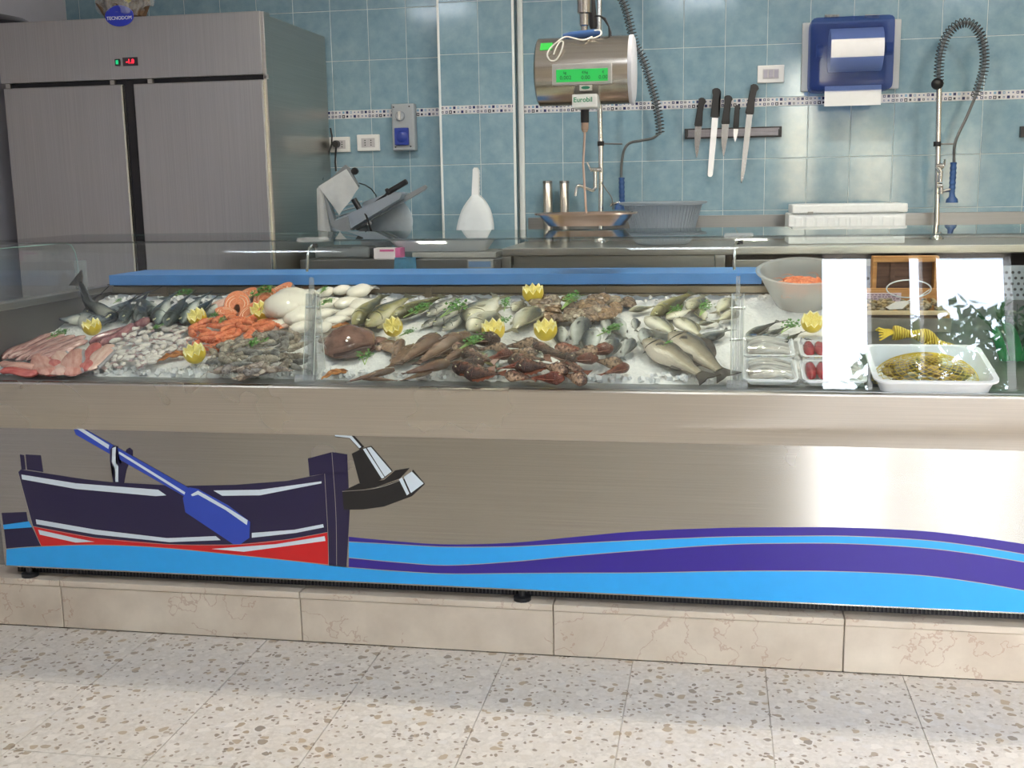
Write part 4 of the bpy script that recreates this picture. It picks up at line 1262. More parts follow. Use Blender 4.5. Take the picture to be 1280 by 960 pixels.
# ------------------------------------------------------------------ knives
def kb(u0, v0, u1, v1, y0, y1):
    a, b = P(u0, v0, (y0 + y1) / 2), P(u1, v1, (y0 + y1) / 2)
    return B(a.x, b.x, y0, y1, b.z, a.z, bev=0.002)
t = thing('knife_rack', 'black magnetic knife rack on the blue tiles', 'knife rack', P(916, 166, -0.01))
q = part_of(t)
q('rail', kb(856, 161, 977, 171, -0.026, -0.0095), M['black'])
for dv in (163.5, 168.2):
    q('magnet_bar', kb(859, dv - 0.9, 974, dv + 0.9, -0.0285, -0.0255), plain('steel_magnet_bar', (120, 118, 124), 0.35, 0.7))
for u in (858.5, 974.5):
    q('end_cap', kb(u - 1.8, 161.2, u + 1.8, 170.8, -0.029, -0.0095), M['black'])
tag(obj('hook_plate', kb(1275.5, 158, 1300, 171, -0.035, -0.0095), M['black']), 'black rack end on the tiles at the right edge of the picture', 'rack')
kn = [  # label, handle top, handle bottom, blade tip, blade width px, bright
    ('first hanging knife from the left, short with a tapering blade', (877.5, 123), (873, 157), (871, 198), 8, 0, 7.5),
    ('second hanging knife from the left, with a long bright parallel blade', (895, 111), (894, 146), (887.5, 221), 7.5, 1, 8.5),
    ('third hanging knife from the left, short beside the small paring knife', (910, 120), (907, 154), (904.5, 196), 8.5, 0, 8),
    ('fourth hanging knife, the small paring knife with a thin handle', (921.5, 132), (920, 160), (919, 177.5), 5.5, 1, 5.5),
    ('fifth hanging knife, the long one at the right tilted to the left', (943, 106), (937, 142), (927.5, 229), 7.5, 0, 8),
]
for lab, hA, hB, tip, bw, bright, hw in kn:
    yk = -0.036
    A, Bp, Tp = P(*hA, yk), P(*hB, yk), P(*tip, yk)
    t = thing('kitchen_knife', lab, 'knife', Bp, 'knives on the magnetic rack')
    q = part_of(t)
    ax = (Bp - A).normalized()
    sd = Vector((ax.z, 0, -ax.x))
    if sd.x < 0:
        sd = -sd
    hwm = hw * 0.5 * 0.0040
    Lh = (Bp - A).length
    hp = []
    for s, l, r in ((-0.02, -0.35, 0.5), (0.03, -1.05, 1.15), (0.12, -1.05, 1.5), (0.22, -0.85, 1.0), (0.5, -1.0, 0.85), (0.8, -1.05, 0.9), (0.93, -1.3, 1.0), (1.0, -1.35, 1.25)):
        c = A + ax * Lh * s
        hp.append((c + sd * hwm * l, c + sd * hwm * r))
    loop = [(p.x, p.z) for p, _ in hp] + [(p.x, p.z) for _, p in hp[::-1]]
    q('handle', prism_y(bmesh.new(), loop, yk - 0.010, yk + 0.004), M['black'])
    bx_ = (Tp - Bp)
    bl = bx_.length
    bd_ = bx_.normalized()
    sb = Vector((bd_.z, 0, -bd_.x))
    if sb.x < 0:
        sb = -sb
    w = bw * 0.5 * 0.0040
    if bright and bl > 0.15:
        prof_ = [(0, 1, 1), (0.5, 0.95, 0.95), (0.96, 0.85, 0.85), (0.99, 0.7, 0.6), (1.0, 0.3, 0.2)]
    else:
        prof_ = [(0, 1.05, 1), (0.35, 1, 0.9), (0.6, 0.85, 0.65), (0.85, 0.45, 0.3), (1, 0.06, 0.02)] if bl < 0.25 else [(0, 1, 1), (0.5, 0.9, 0.85), (0.8, 0.75, 0.6), (0.94, 0.6, 0.25), (1, 0.05, -0.3)]
    lft, rgt = [], []
    for s, l, r in prof_:
        c = Bp + bx_ * s
        lft.append(c - sb * w * l)
        rgt.append(c + sb * w * r)
    loop = [(p.x, p.z) for p in lft] + [(p.x, p.z) for p in rgt[::-1]]
    q('blade', prism_y(bmesh.new(), loop, yk - 0.001, yk + 0.001), M['knife_bright'] if bright else M['knife'])
    q('bolster', prism_y(bmesh.new(), [((Bp + sb * w * a + bd_ * b).x, (Bp + sb * w * a + bd_ * b).z) for a, b in ((-1.1, -0.004), (1.1, -0.004), (1.1, 0.004), (-1.1, 0.004))], yk - 0.006, yk + 0.003), M['black'])

# ------------------------------------------------------------------ paper towel dispenser
t = thing('paper_towel_dispenser', 'blue translucent paper towel roll dispenser on the tiles', 'paper towel dispenser', P(1065, 70, -0.01))
q = part_of(t)
x0, x1, z0, z1 = plate(1003, 29, 1123, 111, -0.02)
q('back_plate', B(x0, x1, -0.035, -0.0095, z0, z1, bev=0.008), plain('pale_grey_back', (190, 196, 198), 0.4, 0, 0.02))
YD = -0.225
x0, x1, z0, z1 = plate(1014.5, 21, 1117, 111, YD)
x0b, x1b = plate(1014.5, 21, 1117, 111, -0.036)[:2]
cover = NT('blue_translucent_cover')
c_ = srgb(58, 78, 130)
tr_ = cover.n('BsdfTransparent')
tr_.inputs[0].default_value = (0.50, 0.60, 0.90, 1)
mx_ = cover.n('MixShader')
mx_.inputs[0].default_value = 0.66
cover.set(Base_Color=c_, Roughness=0.10)
cover.l(cover.b.outputs[0], mx_.inputs[1])
cover.l(tr_.outputs[0], mx_.inputs[2])
cover.l(mx_.outputs[0], cover.o.inputs[0])
bm = B(x0, x1, YD, -0.036, z0, z1, bev=0.045, seg=5)
q('cover', bm, cover.m, True)
c = P(1065, 66, -0.115)
xr0, xr1 = P(1036, 66, -0.115).x, P(1101, 66, -0.115).x
q('paper_roll', lathe(bmesh.new(), [(0.0, xr0), (0.098, xr0), (0.098, xr1), (0.0, xr1)], 36, 'x', (0, -0.136, c.z + 0.01)), plain('white_paper_roll', (228, 230, 234), 0.8, 0, 0.02), True)
for u in (1024, 1110):
    xx = P(u, 66, -0.115).x
    q('roll_hub', lathe(bmesh.new(), [(0, xx - 0.014), (0.03, xx - 0.014), (0.03, xx + 0.014), (0, xx + 0.014)], 20, 'x', (0, -0.136, c.z + 0.01)), M['blue_grip'])
a, b = P(1031, 108, -0.20), P(1101, 131, -0.20)
q('paper_tail', B(a.x, b.x, -0.20, -0.198, b.z, a.z), plain('thin_white_paper', (222, 226, 228), 0.85, 0, 0.02))
for k in range(14):
    u = (1032 + k * 2.6) if k < 7 else (1064 + k * 2.6)
    c = P(u, 21.5, -0.13)
    q('vent_tooth', B(c.x - 0.003, c.x + 0.003, -0.15, -0.11, c.z - 0.002, c.z + 0.010), M['grey'])

# ------------------------------------------------------------------ crushed ice
ice_m = NT('crushed_ice')
co_ = ice_m.co()
nz_ = ice_m.noise(co_, 90, 4, 0.7)
ice_m.set(Base_Color=ice_m.ramp(nz_, [(0.3, srgb(226, 226, 226)), (0.6, srgb(246, 244, 242))]), Roughness=0.32, Subsurface_Weight=0.0)
ice_m.bump(nz_, 0.8, 0.01)
IX0, IX1 = -2.285, 0.665
bm = bmesh.new()
NX, NY = 330, 84
g = []
for j in range(NY + 1):
    row = []
    y = ICE_Y0 + 0.005 + (ICE_Y1 + 0.035 - ICE_Y0) * j / NY
    for i in range(NX + 1):
        x = IX0 + (IX1 - IX0) * i / NX
        z = ICE_Z0 + (y - ICE_Y0) * math.tan(ICE_A)
        h = 0.010 * mnoise.noise(Vector((x * 6, y * 6, 0))) + 0.006 * mnoise.noise(Vector((x * 45, y * 45, 3))) + 0.004 * mnoise.noise(Vector((x * 120, y * 120, 9)))
        if x > 0.60:
            h -= (x - 0.60) * 1.6
        row.append(bm.verts.new((x, y, z - 0.006 + h)))
    g.append(row)
for j in range(NY):
    for i in range(NX):
        bm.faces.new((g[j][i], g[j][i + 1], g[j + 1][i + 1], g[j + 1][i]))
for k in range(500):     # loose lumps along the front and the rear
    x = rnd.uniform(IX0 + 0.02, 0.60)
    y = ICE_Y0 + 0.02 + abs(rnd.gauss(0, 0.03)) if k % 3 else ICE_Y1 - abs(rnd.gauss(0, 0.04))
    z = ICE_Z0 + (y - ICE_Y0) * math.tan(ICE_A)
    r = rnd.uniform(0.004, 0.010)
    m = bmesh.ops.create_cube(bm, size=r * 1.6)
    rot = Matrix.Rotation(rnd.uniform(0, 6), 3, Vector((rnd.random(), rnd.random(), rnd.random() + 0.1)).normalized())
    for v in m['verts']:
        v.co = rot @ v.co + Vector((x, y, z + 0.002))
iceo = tag(obj('crushed_ice', bm, ice_m.m, None, True, 'stuff'), 'bed of white crushed ice sloping up inside the fish counter', 'ice')

# ------------------------------------------------------------------ fish
def set_sharp(me, deg=42):
    me.set_sharp_from_angle(angle=math.radians(deg))
def loft(bm, rings):
    R = [[bm.verts.new(p) for p in r] for r in rings]
    n = len(R[0])
    for a, b in zip(R[:-1], R[1:]):
        for k in range(n):
            bm.faces.new((a[k], a[(k + 1) % n], b[(k + 1) % n], b[k]))
    bm.faces.new(R[0][::-1])
    bm.faces.new(R[-1])
    return bm
def interp(tab, t):
    for (a, x), (b, y) in zip(tab[:-1], tab[1:]):
        if t <= b:
            f = (t - a) / (b - a) if b > a else 0
            f = f * f * (3 - 2 * f) * 0.4 + f * 0.6
            return x + (y - x) * f
    return tab[-1][1]
def fish_skin(name, back, side, belly, spots=None, stripe=None, rough=0.28, mid=0.5, scales=110, bump=0.25, metal=0.0):
    t = NT(name)
    gen = t.n('TexCoord')
    sep = t.n('SeparateXYZ')
    t.l(gen.outputs['Generated'], sep.inputs[0])
    nz = t.noise(gen.outputs['Object'], 9, 4, 0.6)
    y = t.math('ADD', sep.outputs[1], t.math('MULTIPLY', t.math('SUBTRACT', nz, 0.5), 0.22))
    col = t.ramp(y, [(0.14, srgb(*belly)), (mid - 0.08, srgb(*side)), (mid + 0.22, srgb(*back)), (0.95, srgb(*[c * 0.8 for c in back]))])
    if stripe:
        wv = t.math('SINE', t.math('ADD', t.math('MULTIPLY', sep.outputs[0], stripe[1]), t.math('MULTIPLY', nz, 6.0)))
        mk = t.math('MULTIPLY', t.math('GREATER_THAN', wv, 0.25), t.math('GREATER_THAN', y, stripe[2]))
        col = t.mix(t.math('MULTIPLY', mk, 0.7), col, srgb(*stripe[0]))
    if spots:
        n2 = t.noise(gen.outputs['Object'], spots[1], 5, 0.65)
        col = t.mix(t.ramp(n2, [(0.45, (0, 0, 0, 1)), (0.6, (spots[2],) * 3 + (1,))]), col, srgb(*spots[0]))
    vo = t.n('TexVoronoi')
    vo.inputs['Scale'].default_value = scales
    t.l(gen.outputs['Object'], vo.inputs['Vector'])
    t.set(Base_Color=col, Roughness=rough, Metallic=metal)
    t.bump(vo.outputs['Distance'], bump, 0.004)
    return t.m
eye_w = plain('fish_eye_rim', (190, 186, 150), 0.15)
eye_b = plain('fish_pupil', (12, 12, 14), 0.08)
def fin_mat(name, c):
    t = NT(name)
    gen = t.n('TexCoord')
    wv = t.n('TexWave')
    wv.inputs['Scale'].default_value = 14
    wv.inputs['Distortion'].default_value = 1.5
    t.l(gen.outputs['Object'], wv.inputs['Vector'])
    t.set(Base_Color=t.ramp(wv.outputs['Fac'], [(0, srgb(*[x * 0.75 for x in c])), (1, srgb(*c))]), Roughness=0.4)
    return t.m
def fish_kind(name, up, dn, th, skin, fin, tail=(0.17, 0.12, 0.5), eye=(0.085, 0.022), dorsal=(0.3, 0.72, 0.05), bend=0.0, spiny=False, gape=0.0, arch=0.0):
    """meshes of one kind of fish of length 1, snout at x=-0.5, back towards +y, lying on its side on z=0
    up, dn, th: height above, below the axis and half thickness along the body, t from 0 snout to 1 tail root"""
    tl, th_, fork = tail
    xb = 1.0 - tl
    def centre(t):
        x = -0.5 + xb * t
        return x, bend * (x + 0.1) ** 2 - bend * 0.08, arch * max(0.0, t - 0.3) ** 2
    Tm = max(v for _, v in th)
    rings = []
    N, n = 18, 14
    for i in range(N + 1):
        t = (i / N) ** 1.15
        x, cy, cz = centre(t)
        u, d, h = interp(up, t), interp(dn, t), interp(th, t)
        ring = []
        for k in range(n):
            a = 2 * PI * k / n
            cs, sn = math.cos(a), math.sin(a)
            yy = (u if cs > 0 else d) * (abs(cs) ** 0.85) * (1 if cs > 0 else -1)
            zz = h * (abs(sn) ** 0.9) * (1 if sn > 0 else -1)
            ring.append((x, cy + yy, Tm + cz + zz * (1.0 if zz > 0 else 0.9)))
        rings.append(ring)
    parts = []
    bm = loft(bmesh.new(), rings)
    me = bm_mesh(bm, name + '_body', True, skin)
    parts.append(('body', me))
    def flat(pts, mat, nm, t0=0.006, z=None, tilt=0.0):
        b = bmesh.new()
        zc = Tm if z is None else z
        A = [b.verts.new((x, y, zc + t0 / 2 + tilt * (i % 2))) for i, (x, y) in enumerate(pts)]
        C = [b.verts.new((x, y, zc - t0 / 2 + tilt * (i % 2))) for i, (x, y) in enumerate(pts)]
        f = [b.faces.new(A), b.faces.new(C[::-1])]
        for k in range(len(A)):
            b.faces.new((A[k], C[k], C[(k + 1) % len(A)], A[(k + 1) % len(A)]))
        bmesh.ops.triangulate(b, faces=f)
        return bm_mesh(b, nm, False, mat)
    x1, cy, cz = centre(1.0)
    r = interp(up, 1.0)
    x2 = 0.5
    dy = bend * 1.2 * tl
    parts.append(('tail_fin', flat([(x1 - 0.02, cy + r), (x1 + tl * 0.5, cy + dy * 0.5 + th_ * 0.62), (x2, cy + dy + th_), (x2 - tl * fork * 0.45, cy + dy + th_ * 0.35), (x2 - tl * fork, cy + dy), (x2 - tl * fork * 0.45, cy + dy - th_ * 0.35), (x2, cy + dy - th_), (x1 + tl * 0.5, cy + dy * 0.5 - th_ * 0.62), (x1 - 0.02, cy - r)], fin, name + '_tail', 0.008, Tm + cz)))
    if dorsal:
        a, b_, hgt = dorsal
        pts, top = [], []
        M_ = 9
        for k in range(M_ + 1):
            t = a + (b_ - a) * k / M_
            x, cy, cz = centre(t)
            y = cy + interp(up, t)
            s = math.sin(PI * min(1, (k / M_) * 0.85 + 0.15)) ** 0.6
            jag = (0.55 if (spiny and k % 2) else 1.0)
            pts.append((x, y - 0.012))
            top.append((x + 0.02, y + hgt * s * jag))
        parts.append(('dorsal_fin', flat(pts + top[::-1], fin, name + '_dorsal', 0.006)))
        t = 0.72
        x, cy, cz = centre(t)
        y = cy - interp(dn, t)
        parts.append(('anal_fin', flat([(x - 0.06, y + 0.014), (x - 0.03, y - hgt * 0.8), (x + 0.05, y - hgt * 0.35), (x + 0.07, y + 0.01)], fin, name + '_anal', 0.006)))
    # side fin and gill line, eye on both sides
    t = 0.30
    x, cy, cz = centre(t)
    zt_ = Tm + interp(th, t) * 0.98
    b = bmesh.new()
    q = [(x, cy - 0.01, zt_), (x + 0.03, cy + 0.028, zt_ + 0.004), (x + 0.13, cy - 0.01, zt_ - 0.004), (x + 0.11, cy - 0.04, zt_ - 0.002), (x + 0.02, cy - 0.035, zt_)]
    A = [b.verts.new(p) for p in q]
    C = [b.verts.new((p[0], p[1], p[2] - 0.006)) for p in q]
    b.faces.new(A)
    b.faces.new(C[::-1])
    for k in range(5):
        b.faces.new((A[k], C[k], C[(k + 1) % 5], A[(k + 1) % 5]))
    parts.append(('pectoral_fin', bm_mesh(b, name + '_pectoral', False, fin)))
    b = bmesh.new()
    tg = 0.235
    pts = []
    for k in range(9):
        a = -1.15 + 2.3 * k / 8
        tt = tg - 0.05 * math.sin(a) ** 2 + 0.015
        x, cy, cz = centre(tt)
        yy = (interp(up, tt) if a > 0 else interp(dn, tt)) * math.sin(a)
        zz = interp(th, tt) * math.sqrt(max(0.0, 1 - math.sin(a) ** 2)) * 1.0
        pts.append((x, cy + yy, Tm + zz + 0.001))
    parts.append(('gill_cover', bm_mesh(tube(b, pts, 0.005, 5), name + '_gill', True, fin)))
    et, er = eye
    x, cy, cz = centre(et)
    b = bmesh.new()
    ye = cy + interp(up, et) * 0.35
    ze = Tm + interp(th, et) * 0.86
    lathe(b, [(0, 0.010), (er * 0.5, 0.0085), (er, 0.0), (er * 0.9, -0.01)], 12, 'z', (x, ye, ze))
    parts.append(('eye', bm_mesh(b, name + '_eye', True, eye_w)))
    b = bmesh.new()
    lathe(b, [(0, 0.0125), (er * 0.35, 0.0115), (er * 0.55, 0.007)], 10, 'z', (x, ye, ze))
    parts.append(('pupil', bm_mesh(b, name + '_pupil', True, eye_b)))
    return parts
def spawn(name, parts, label, cat, mtx, group=None):
    root = thing(name, label, cat, (0, 0, 0), group)
    root.matrix_world = mtx
    made = {}
    for nm, me in parts:
        o = bpy.data.objects.new(nm, me)
        COL.objects.link(o)
        o.parent = made['eye'] if nm == 'pupil' and 'eye' in made else root
        made[nm] = o
    return root
def frame(x, n, loc, s):
    x = x.normalized()
    n = (n - x * n.dot(x)).normalized()
    y = n.cross(x)
    m = Matrix(((x.x, y.x, n.x, loc.x), (x.y, y.y, n.y, loc.y), (x.z, y.z, n.z, loc.z), (0, 0, 0, 1)))
    return m @ (Matrix.Diagonal((*s, 1)) if isinstance(s, tuple) else Matrix.Scale(s, 4))
def lay(name, parts, label, cat, head, tail, group=None, lift=0.0, flip=False, roll=0.0, fat=1.0):
    "a fish lying on the ice from the pixel of its snout to the pixel of its tail"
    a, b = ice(head[0], head[1], lift + 0.012), ice(tail[0], tail[1], lift + 0.006)
    d = b - a
    m = frame(d, ICE_N, (a + b) / 2 - ICE_N * 0.012, (d.length, d.length * fat, d.length * fat))
    if roll:
        m = m @ Matrix.Rotation(roll, 4, 'X')
    if flip:
        m = m @ Matrix.Diagonal((1, -1, 1, 1))
    return spawn(name, parts, label, cat, m, group)
bass_up = [(0, 0.012), (0.06, 0.045), (0.2, 0.085), (0.4, 0.105), (0.7, 0.07), (0.9, 0.035), (1, 0.03)]
bass_dn = [(0, 0.012), (0.06, 0.040), (0.2, 0.080), (0.4, 0.10), (0.7, 0.06), (0.9, 0.035), (1, 0.03)]
bass_th = [(0, 0.010), (0.06, 0.035), (0.25, 0.07), (0.5, 0.07), (0.8, 0.035), (1, 0.014)]
bream_up = [(0, 0.015), (0.05, 0.08), (0.16, 0.17), (0.38, 0.215), (0.65, 0.15), (0.88, 0.05), (1, 0.04)]
bream_dn = [(0, 0.015), (0.05, 0.05), (0.16, 0.11), (0.38, 0.165), (0.65, 0.125), (0.88, 0.05), (1, 0.04)]
bream_th = [(0, 0.012), (0.06, 0.045), (0.25, 0.085), (0.5, 0.08), (0.8, 0.04), (1, 0.014)]
slim_up = [(0, 0.008), (0.08, 0.03), (0.25, 0.055), (0.5, 0.062), (0.8, 0.035), (1, 0.018)]
slim_th = [(0, 0.007), (0.08, 0.025), (0.3, 0.05), (0.55, 0.05), (0.85, 0.024), (1, 0.012)]
mack_up = [(0, 0.006), (0.1, 0.045), (0.3, 0.082), (0.5, 0.085), (0.8, 0.035), (1, 0.012)]
flat_up = [(0, 0.02), (0.06, 0.10), (0.25, 0.17), (0.5, 0.17), (0.8, 0.08), (1, 0.035)]
flat_th = [(0, 0.012), (0.1, 0.03), (0.4, 0.042), (0.8, 0.022), (1, 0.010)]
scorp_up = [(0, 0.03), (0.06, 0.09), (0.2, 0.15), (0.35, 0.15), (0.65, 0.08), (0.9, 0.04), (1, 0.035)]
scorp_th = [(0, 0.03), (0.08, 0.085), (0.22, 0.13), (0.4, 0.11), (0.7, 0.05), (1, 0.016)]
tail_up = [(0, 0.06), (0.08, 0.10), (0.3, 0.11), (0.6, 0.075), (0.85, 0.04), (1, 0.025)]
tail_th = [(0, 0.05), (0.1, 0.085), (0.3, 0.09), (0.6, 0.06), (1, 0.02)]

def pile(poly, n, seed, mind=3.0, vs=2.4):
    "well spread pixels inside a polygon, sorted from the rear to the front"
    r = random.Random(seed)
    us = [p[0] for p in poly]
    vv = [p[1] for p in poly]
    out = []
    tries = 0
    while len(out) < n and tries < 20000:
        tries += 1
        u, v = r.uniform(min(us), max(us)), r.uniform(min(vv), max(vv))
        ins = False
        j = len(poly) - 1
        for i in range(len(poly)):
            (x1, y1), (x2, y2) = poly[i], poly[j]
            if (y1 > v) != (y2 > v) and u < (x2 - x1) * (v - y1) / (y2 - y1) + x1:
                ins = not ins
            j = i
        if not ins:
            continue
        m = mind * (1.0 if tries < 12000 else 0.7)
        if all(((u - a) ** 2 + ((v - b) * vs) ** 2) > m * m for a, b in out):
            out.append((u, v))
    return sorted(out, key=lambda p: p[1])
def heap_lift(poly, u, v, h):
    cu = sum(p[0] for p in poly) / len(poly)
    cv = sum(p[1] for p in poly) / len(poly)
    mu = max(abs(p[0] - cu) for p in poly)
    mv = max(abs(p[1] - cv) for p in poly)
    return h * max(0.0, 1 - ((u - cu) / mu) ** 2 * 0.8 - ((v - cv) / mv) ** 2 * 0.8)
FK = {}
FK['bass'] = fish_kind('bass', bass_up, bass_dn, bass_th, fish_skin('dark_bass_skin', (52, 62, 60), (112, 122, 118), (206, 208, 200), rough=0.2, mid=0.42), fin_mat('dark_bass_fin', (70, 76, 72)))
FK['bonito'] = fish_kind('bonito', mack_up, [(a, b * 1.1) for a, b in mack_up], [(a, b * 0.75) for a, b in mack_up], fish_skin('bonito_skin', (38, 50, 62), (130, 138, 140), (222, 220, 206), rough=0.2, stripe=((30, 38, 48), 34, 0.55), mid=0.5), fin_mat('bonito_fin', (52, 54, 56)), bend=0.9, tail=(0.14, 0.13, 0.75))
FK['bonito_tail'] = fish_kind('bonito_tail', mack_up, [(a, b * 1.1) for a, b in mack_up], [(a, b * 0.75) for a, b in mack_up], fish_skin('dark_bonito_skin', (40, 44, 46), (74, 78, 76), (150, 150, 140), rough=0.22, mid=0.4), fin_mat('brown_tail_fin', (66, 62, 54)), tail=(0.18, 0.13, 0.7))
FK['hake'] = fish_kind('hake', bass_up, bass_dn, bass_th, fish_skin('olive_fish_skin', (74, 70, 40), (150, 142, 92), (212, 204, 172), rough=0.25, mid=0.46), fin_mat('olive_fin', (92, 88, 58)), tail=(0.12, 0.07, 0.3))
FK['grey'] = fish_kind('grey', slim_up, slim_up, slim_th, fish_skin('grey_mullet_skin', (98, 98, 92), (150, 148, 138), (224, 218, 204), rough=0.25, mid=0.42), fin_mat('grey_fin', (110, 108, 102)), tail=(0.12, 0.07, 0.4))
FK['bream'] = fish_kind('bream', bream_up, bream_dn, bream_th, fish_skin('silver_bream_skin', (70, 74, 76), (170, 172, 166), (238, 238, 230), rough=0.16, mid=0.5, metal=0.25), fin_mat('bream_fin', (84, 84, 80)), tail=(0.16, 0.15, 0.7), eye=(0.10, 0.03), dorsal=(0.28, 0.85, 0.05))
FK['gold'] = fish_kind('gold', bream_up, bream_dn, bream_th, fish_skin('pale_yellow_bream_skin', (92, 90, 76), (200, 194, 166), (246, 240, 222), rough=0.16, mid=0.54, metal=0.15), fin_mat('yellow_bream_fin', (136, 128, 100)), tail=(0.16, 0.13, 0.6), eye=(0.10, 0.026), dorsal=(0.28, 0.85, 0.045))
FK['big'] = fish_kind('big', [(a, b * 1.18) for a, b in bass_up], [(a, b * 1.18) for a, b in bass_dn], bass_th, fish_skin('large_croaker_skin', (84, 78, 68), (158, 146, 124), (226, 214, 196), rough=0.26, stripe=None, mid=0.5, scales=70), fin_mat('croaker_fin', (72, 66, 60)), tail=(0.15, 0.10, 0.25))
FK['sole'] = fish_kind('sole', flat_up, flat_up, flat_th, fish_skin('brown_sole_skin', (126, 98, 76), (146, 116, 90), (172, 142, 116), spots=((96, 72, 58), 14, 0.6), rough=0.15, mid=0.5), fin_mat('brown_fin', (120, 92, 72)), tail=(0.10, 0.07, 0.1), dorsal=(0.12, 0.95, 0.035))
FK['tail'] = fish_kind('tail', tail_up, tail_up, tail_th, fish_skin('brown_wet_skin', (118, 92, 74), (150, 120, 98), (206, 176, 160), spots=((92, 70, 58), 9, 0.7), rough=0.12, mid=0.45), fin_mat('brown_wet_fin', (104, 80, 66)), tail=(0.10, 0.05, 0.1), dorsal=(0.4, 0.95, 0.02))
FK['scorp'] = fish_kind('scorp', scorp_up, [(a, b * 0.8) for a, b in scorp_up], scorp_th, fish_skin('mottled_scorpionfish_skin', (78, 56, 46), (118, 90, 72), (188, 158, 130), spots=((50, 36, 32), 12, 0.9), rough=0.18, mid=0.45, bump=0.6, scales=40), fin_mat('rust_fin', (128, 74, 50)), tail=(0.16, 0.10, 0.1), dorsal=(0.22, 0.85, 0.08), spiny=True, eye=(0.13, 0.03))
FK['scorp_red'] = fish_kind('scorp_red', scorp_up, [(a, b * 0.8) for a, b in scorp_up], scorp_th, fish_skin('red_gurnard_skin', (120, 62, 46), (156, 90, 66), (210, 164, 136), spots=((78, 42, 34), 12, 0.9), rough=0.18, mid=0.45, bump=0.6, scales=40), fin_mat('red_fin', (150, 88, 64)), tail=(0.16, 0.10, 0.1), dorsal=(0.22, 0.85, 0.08), spiny=True, eye=(0.13, 0.03))
FK['parrot'] = fish_kind('parrot', bream_up, bream_dn, bream_th, fish_skin('teal_yellow_wrasse_skin', (56, 66, 62), (126, 140, 130), (196, 186, 110), rough=0.2, mid=0.5), fin_mat('wrasse_fin', (80, 84, 70)), tail=(0.16, 0.12, 0.3))
FK['mack'] = fish_kind('mack', mack_up, mack_up, [(a, b * 0.7) for a, b in mack_up], fish_skin('mackerel_skin', (62, 68, 66), (146, 148, 138), (236, 230, 212), rough=0.2, stripe=((44, 48, 50), 60, 0.62), mid=0.52), fin_mat('mackerel_fin', (96, 96, 88)), tail=(0.14, 0.10, 0.75), bend=0.25)
ORD = ['first', 'second', 'third', 'fourth', 'fifth', 'sixth', 'seventh', 'eighth', 'ninth', 'tenth', 'eleventh', 'twelfth', 'thirteenth', 'fourteenth', 'fifteenth', 'sixteenth', 'seventeenth', 'eighteenth'] + ['%s' % w for w in ('nineteenth', 'twentieth', 'twenty-first', 'twenty-second', 'twenty-third', 'twenty-fourth', 'twenty-fifth', 'twenty-sixth', 'twenty-seventh', 'twenty-eighth', 'twenty-ninth', 'thirtieth')]
def school(name, kind, spec, text, group, cat='fish', roll=0.0, flip=None, lift=0.0, fat=1.0):
    """spec: (head, tail[, lift]) per fish; each label counts along the row from the left"""
    order = sorted(range(len(spec)), key=lambda i: spec[i][0][0] + spec[i][1][0])
    for i, s in enumerate(spec):
        lab = text % (ORD[order.index(i)] + ' from the left')
        kd = kind[i % len(kind)] if isinstance(kind, list) else kind
        lay(name, FK[kd], lab, cat, s[0], s[1], group, lift + (s[2] if len(s) > 2 else 0.0), flip[i % len(flip)] if flip else False, roll * (1 if i % 2 else 0.6), fat)

# left: bonito and dark bass
lay('bonito', FK['bonito'], 'curled silver bonito with dark back at the left end of the ice', 'fish', (114, 392), (62, 404), None, 0.004, True, -0.35, 1.7)
lay('bonito', FK['bonito'], 'silver bonito lying behind the lemon crown, under the raised tail', 'fish', (138, 406), (98, 388), None, 0.0, True, -0.35, 1.3)
lay('bonito', FK['bonito'], 'striped bonito with a bright belly right of the raised tail', 'fish', (134, 402), (172, 372), None, 0.01, True, -0.3, 1.0)
a, b = ice(138, 398, 0.015), ice(112, 380, 0.05)
top = P(100, 354, b.y + 0.05)
tm_ = [a, a.lerp(b, 0.5) + Vector((0, 0, 0.006)), b, b.lerp(top, 0.55), top]
tm_ = [Vector(p) for p in smooth_line([tuple(p) for p in tm_], 5)]
t = thing('fish_tail', 'dark fish tail standing up above the ice at the left end', 'fish', a)
q = part_of(t)
q('body', tube(bmesh.new(), tm_, [0.034 - 0.024 * (i / (len(tm_) - 1)) ** 0.8 for i in range(len(tm_))], 12), FK['bonito_tail'][0][1].materials[0], True)
dv = (tm_[-1] - tm_[-3]).normalized()
sv = Vector((0.9, -0.25, 0.3)).normalized()
sv = (sv - dv * sv.dot(dv)).normalized()
tp = tm_[-1]
pts = [tp - sv * 0.008 - dv * 0.01, tp + dv * 0.02 - sv * 0.035, tp + dv * 0.035 - sv * 0.052, tp + dv * 0.016 - sv * 0.012, tp + dv * 0.012, tp + dv * 0.018 + sv * 0.012, tp + dv * 0.04 + sv * 0.034, tp + dv * 0.016 + sv * 0.026, tp + sv * 0.008 - dv * 0.01]
nn = dv.cross(sv) * 0.0025
bm = bmesh.new()
A_ = [bm.verts.new(p + nn) for p in pts]
C_ = [bm.verts.new(p - nn) for p in pts]
f_1 = [bm.faces.new(A_), bm.faces.new(C_[::-1])]
for k in range(len(A_)):
    bm.faces.new((A_[k], C_[k], C_[(k + 1) % len(A_)], A_[(k + 1) % len(A_)]))
bmesh.ops.triangulate(bm, faces=f_1)
q('tail_fin', bm, fin_mat('dark_brown_tail_fin', (70, 62, 50)))
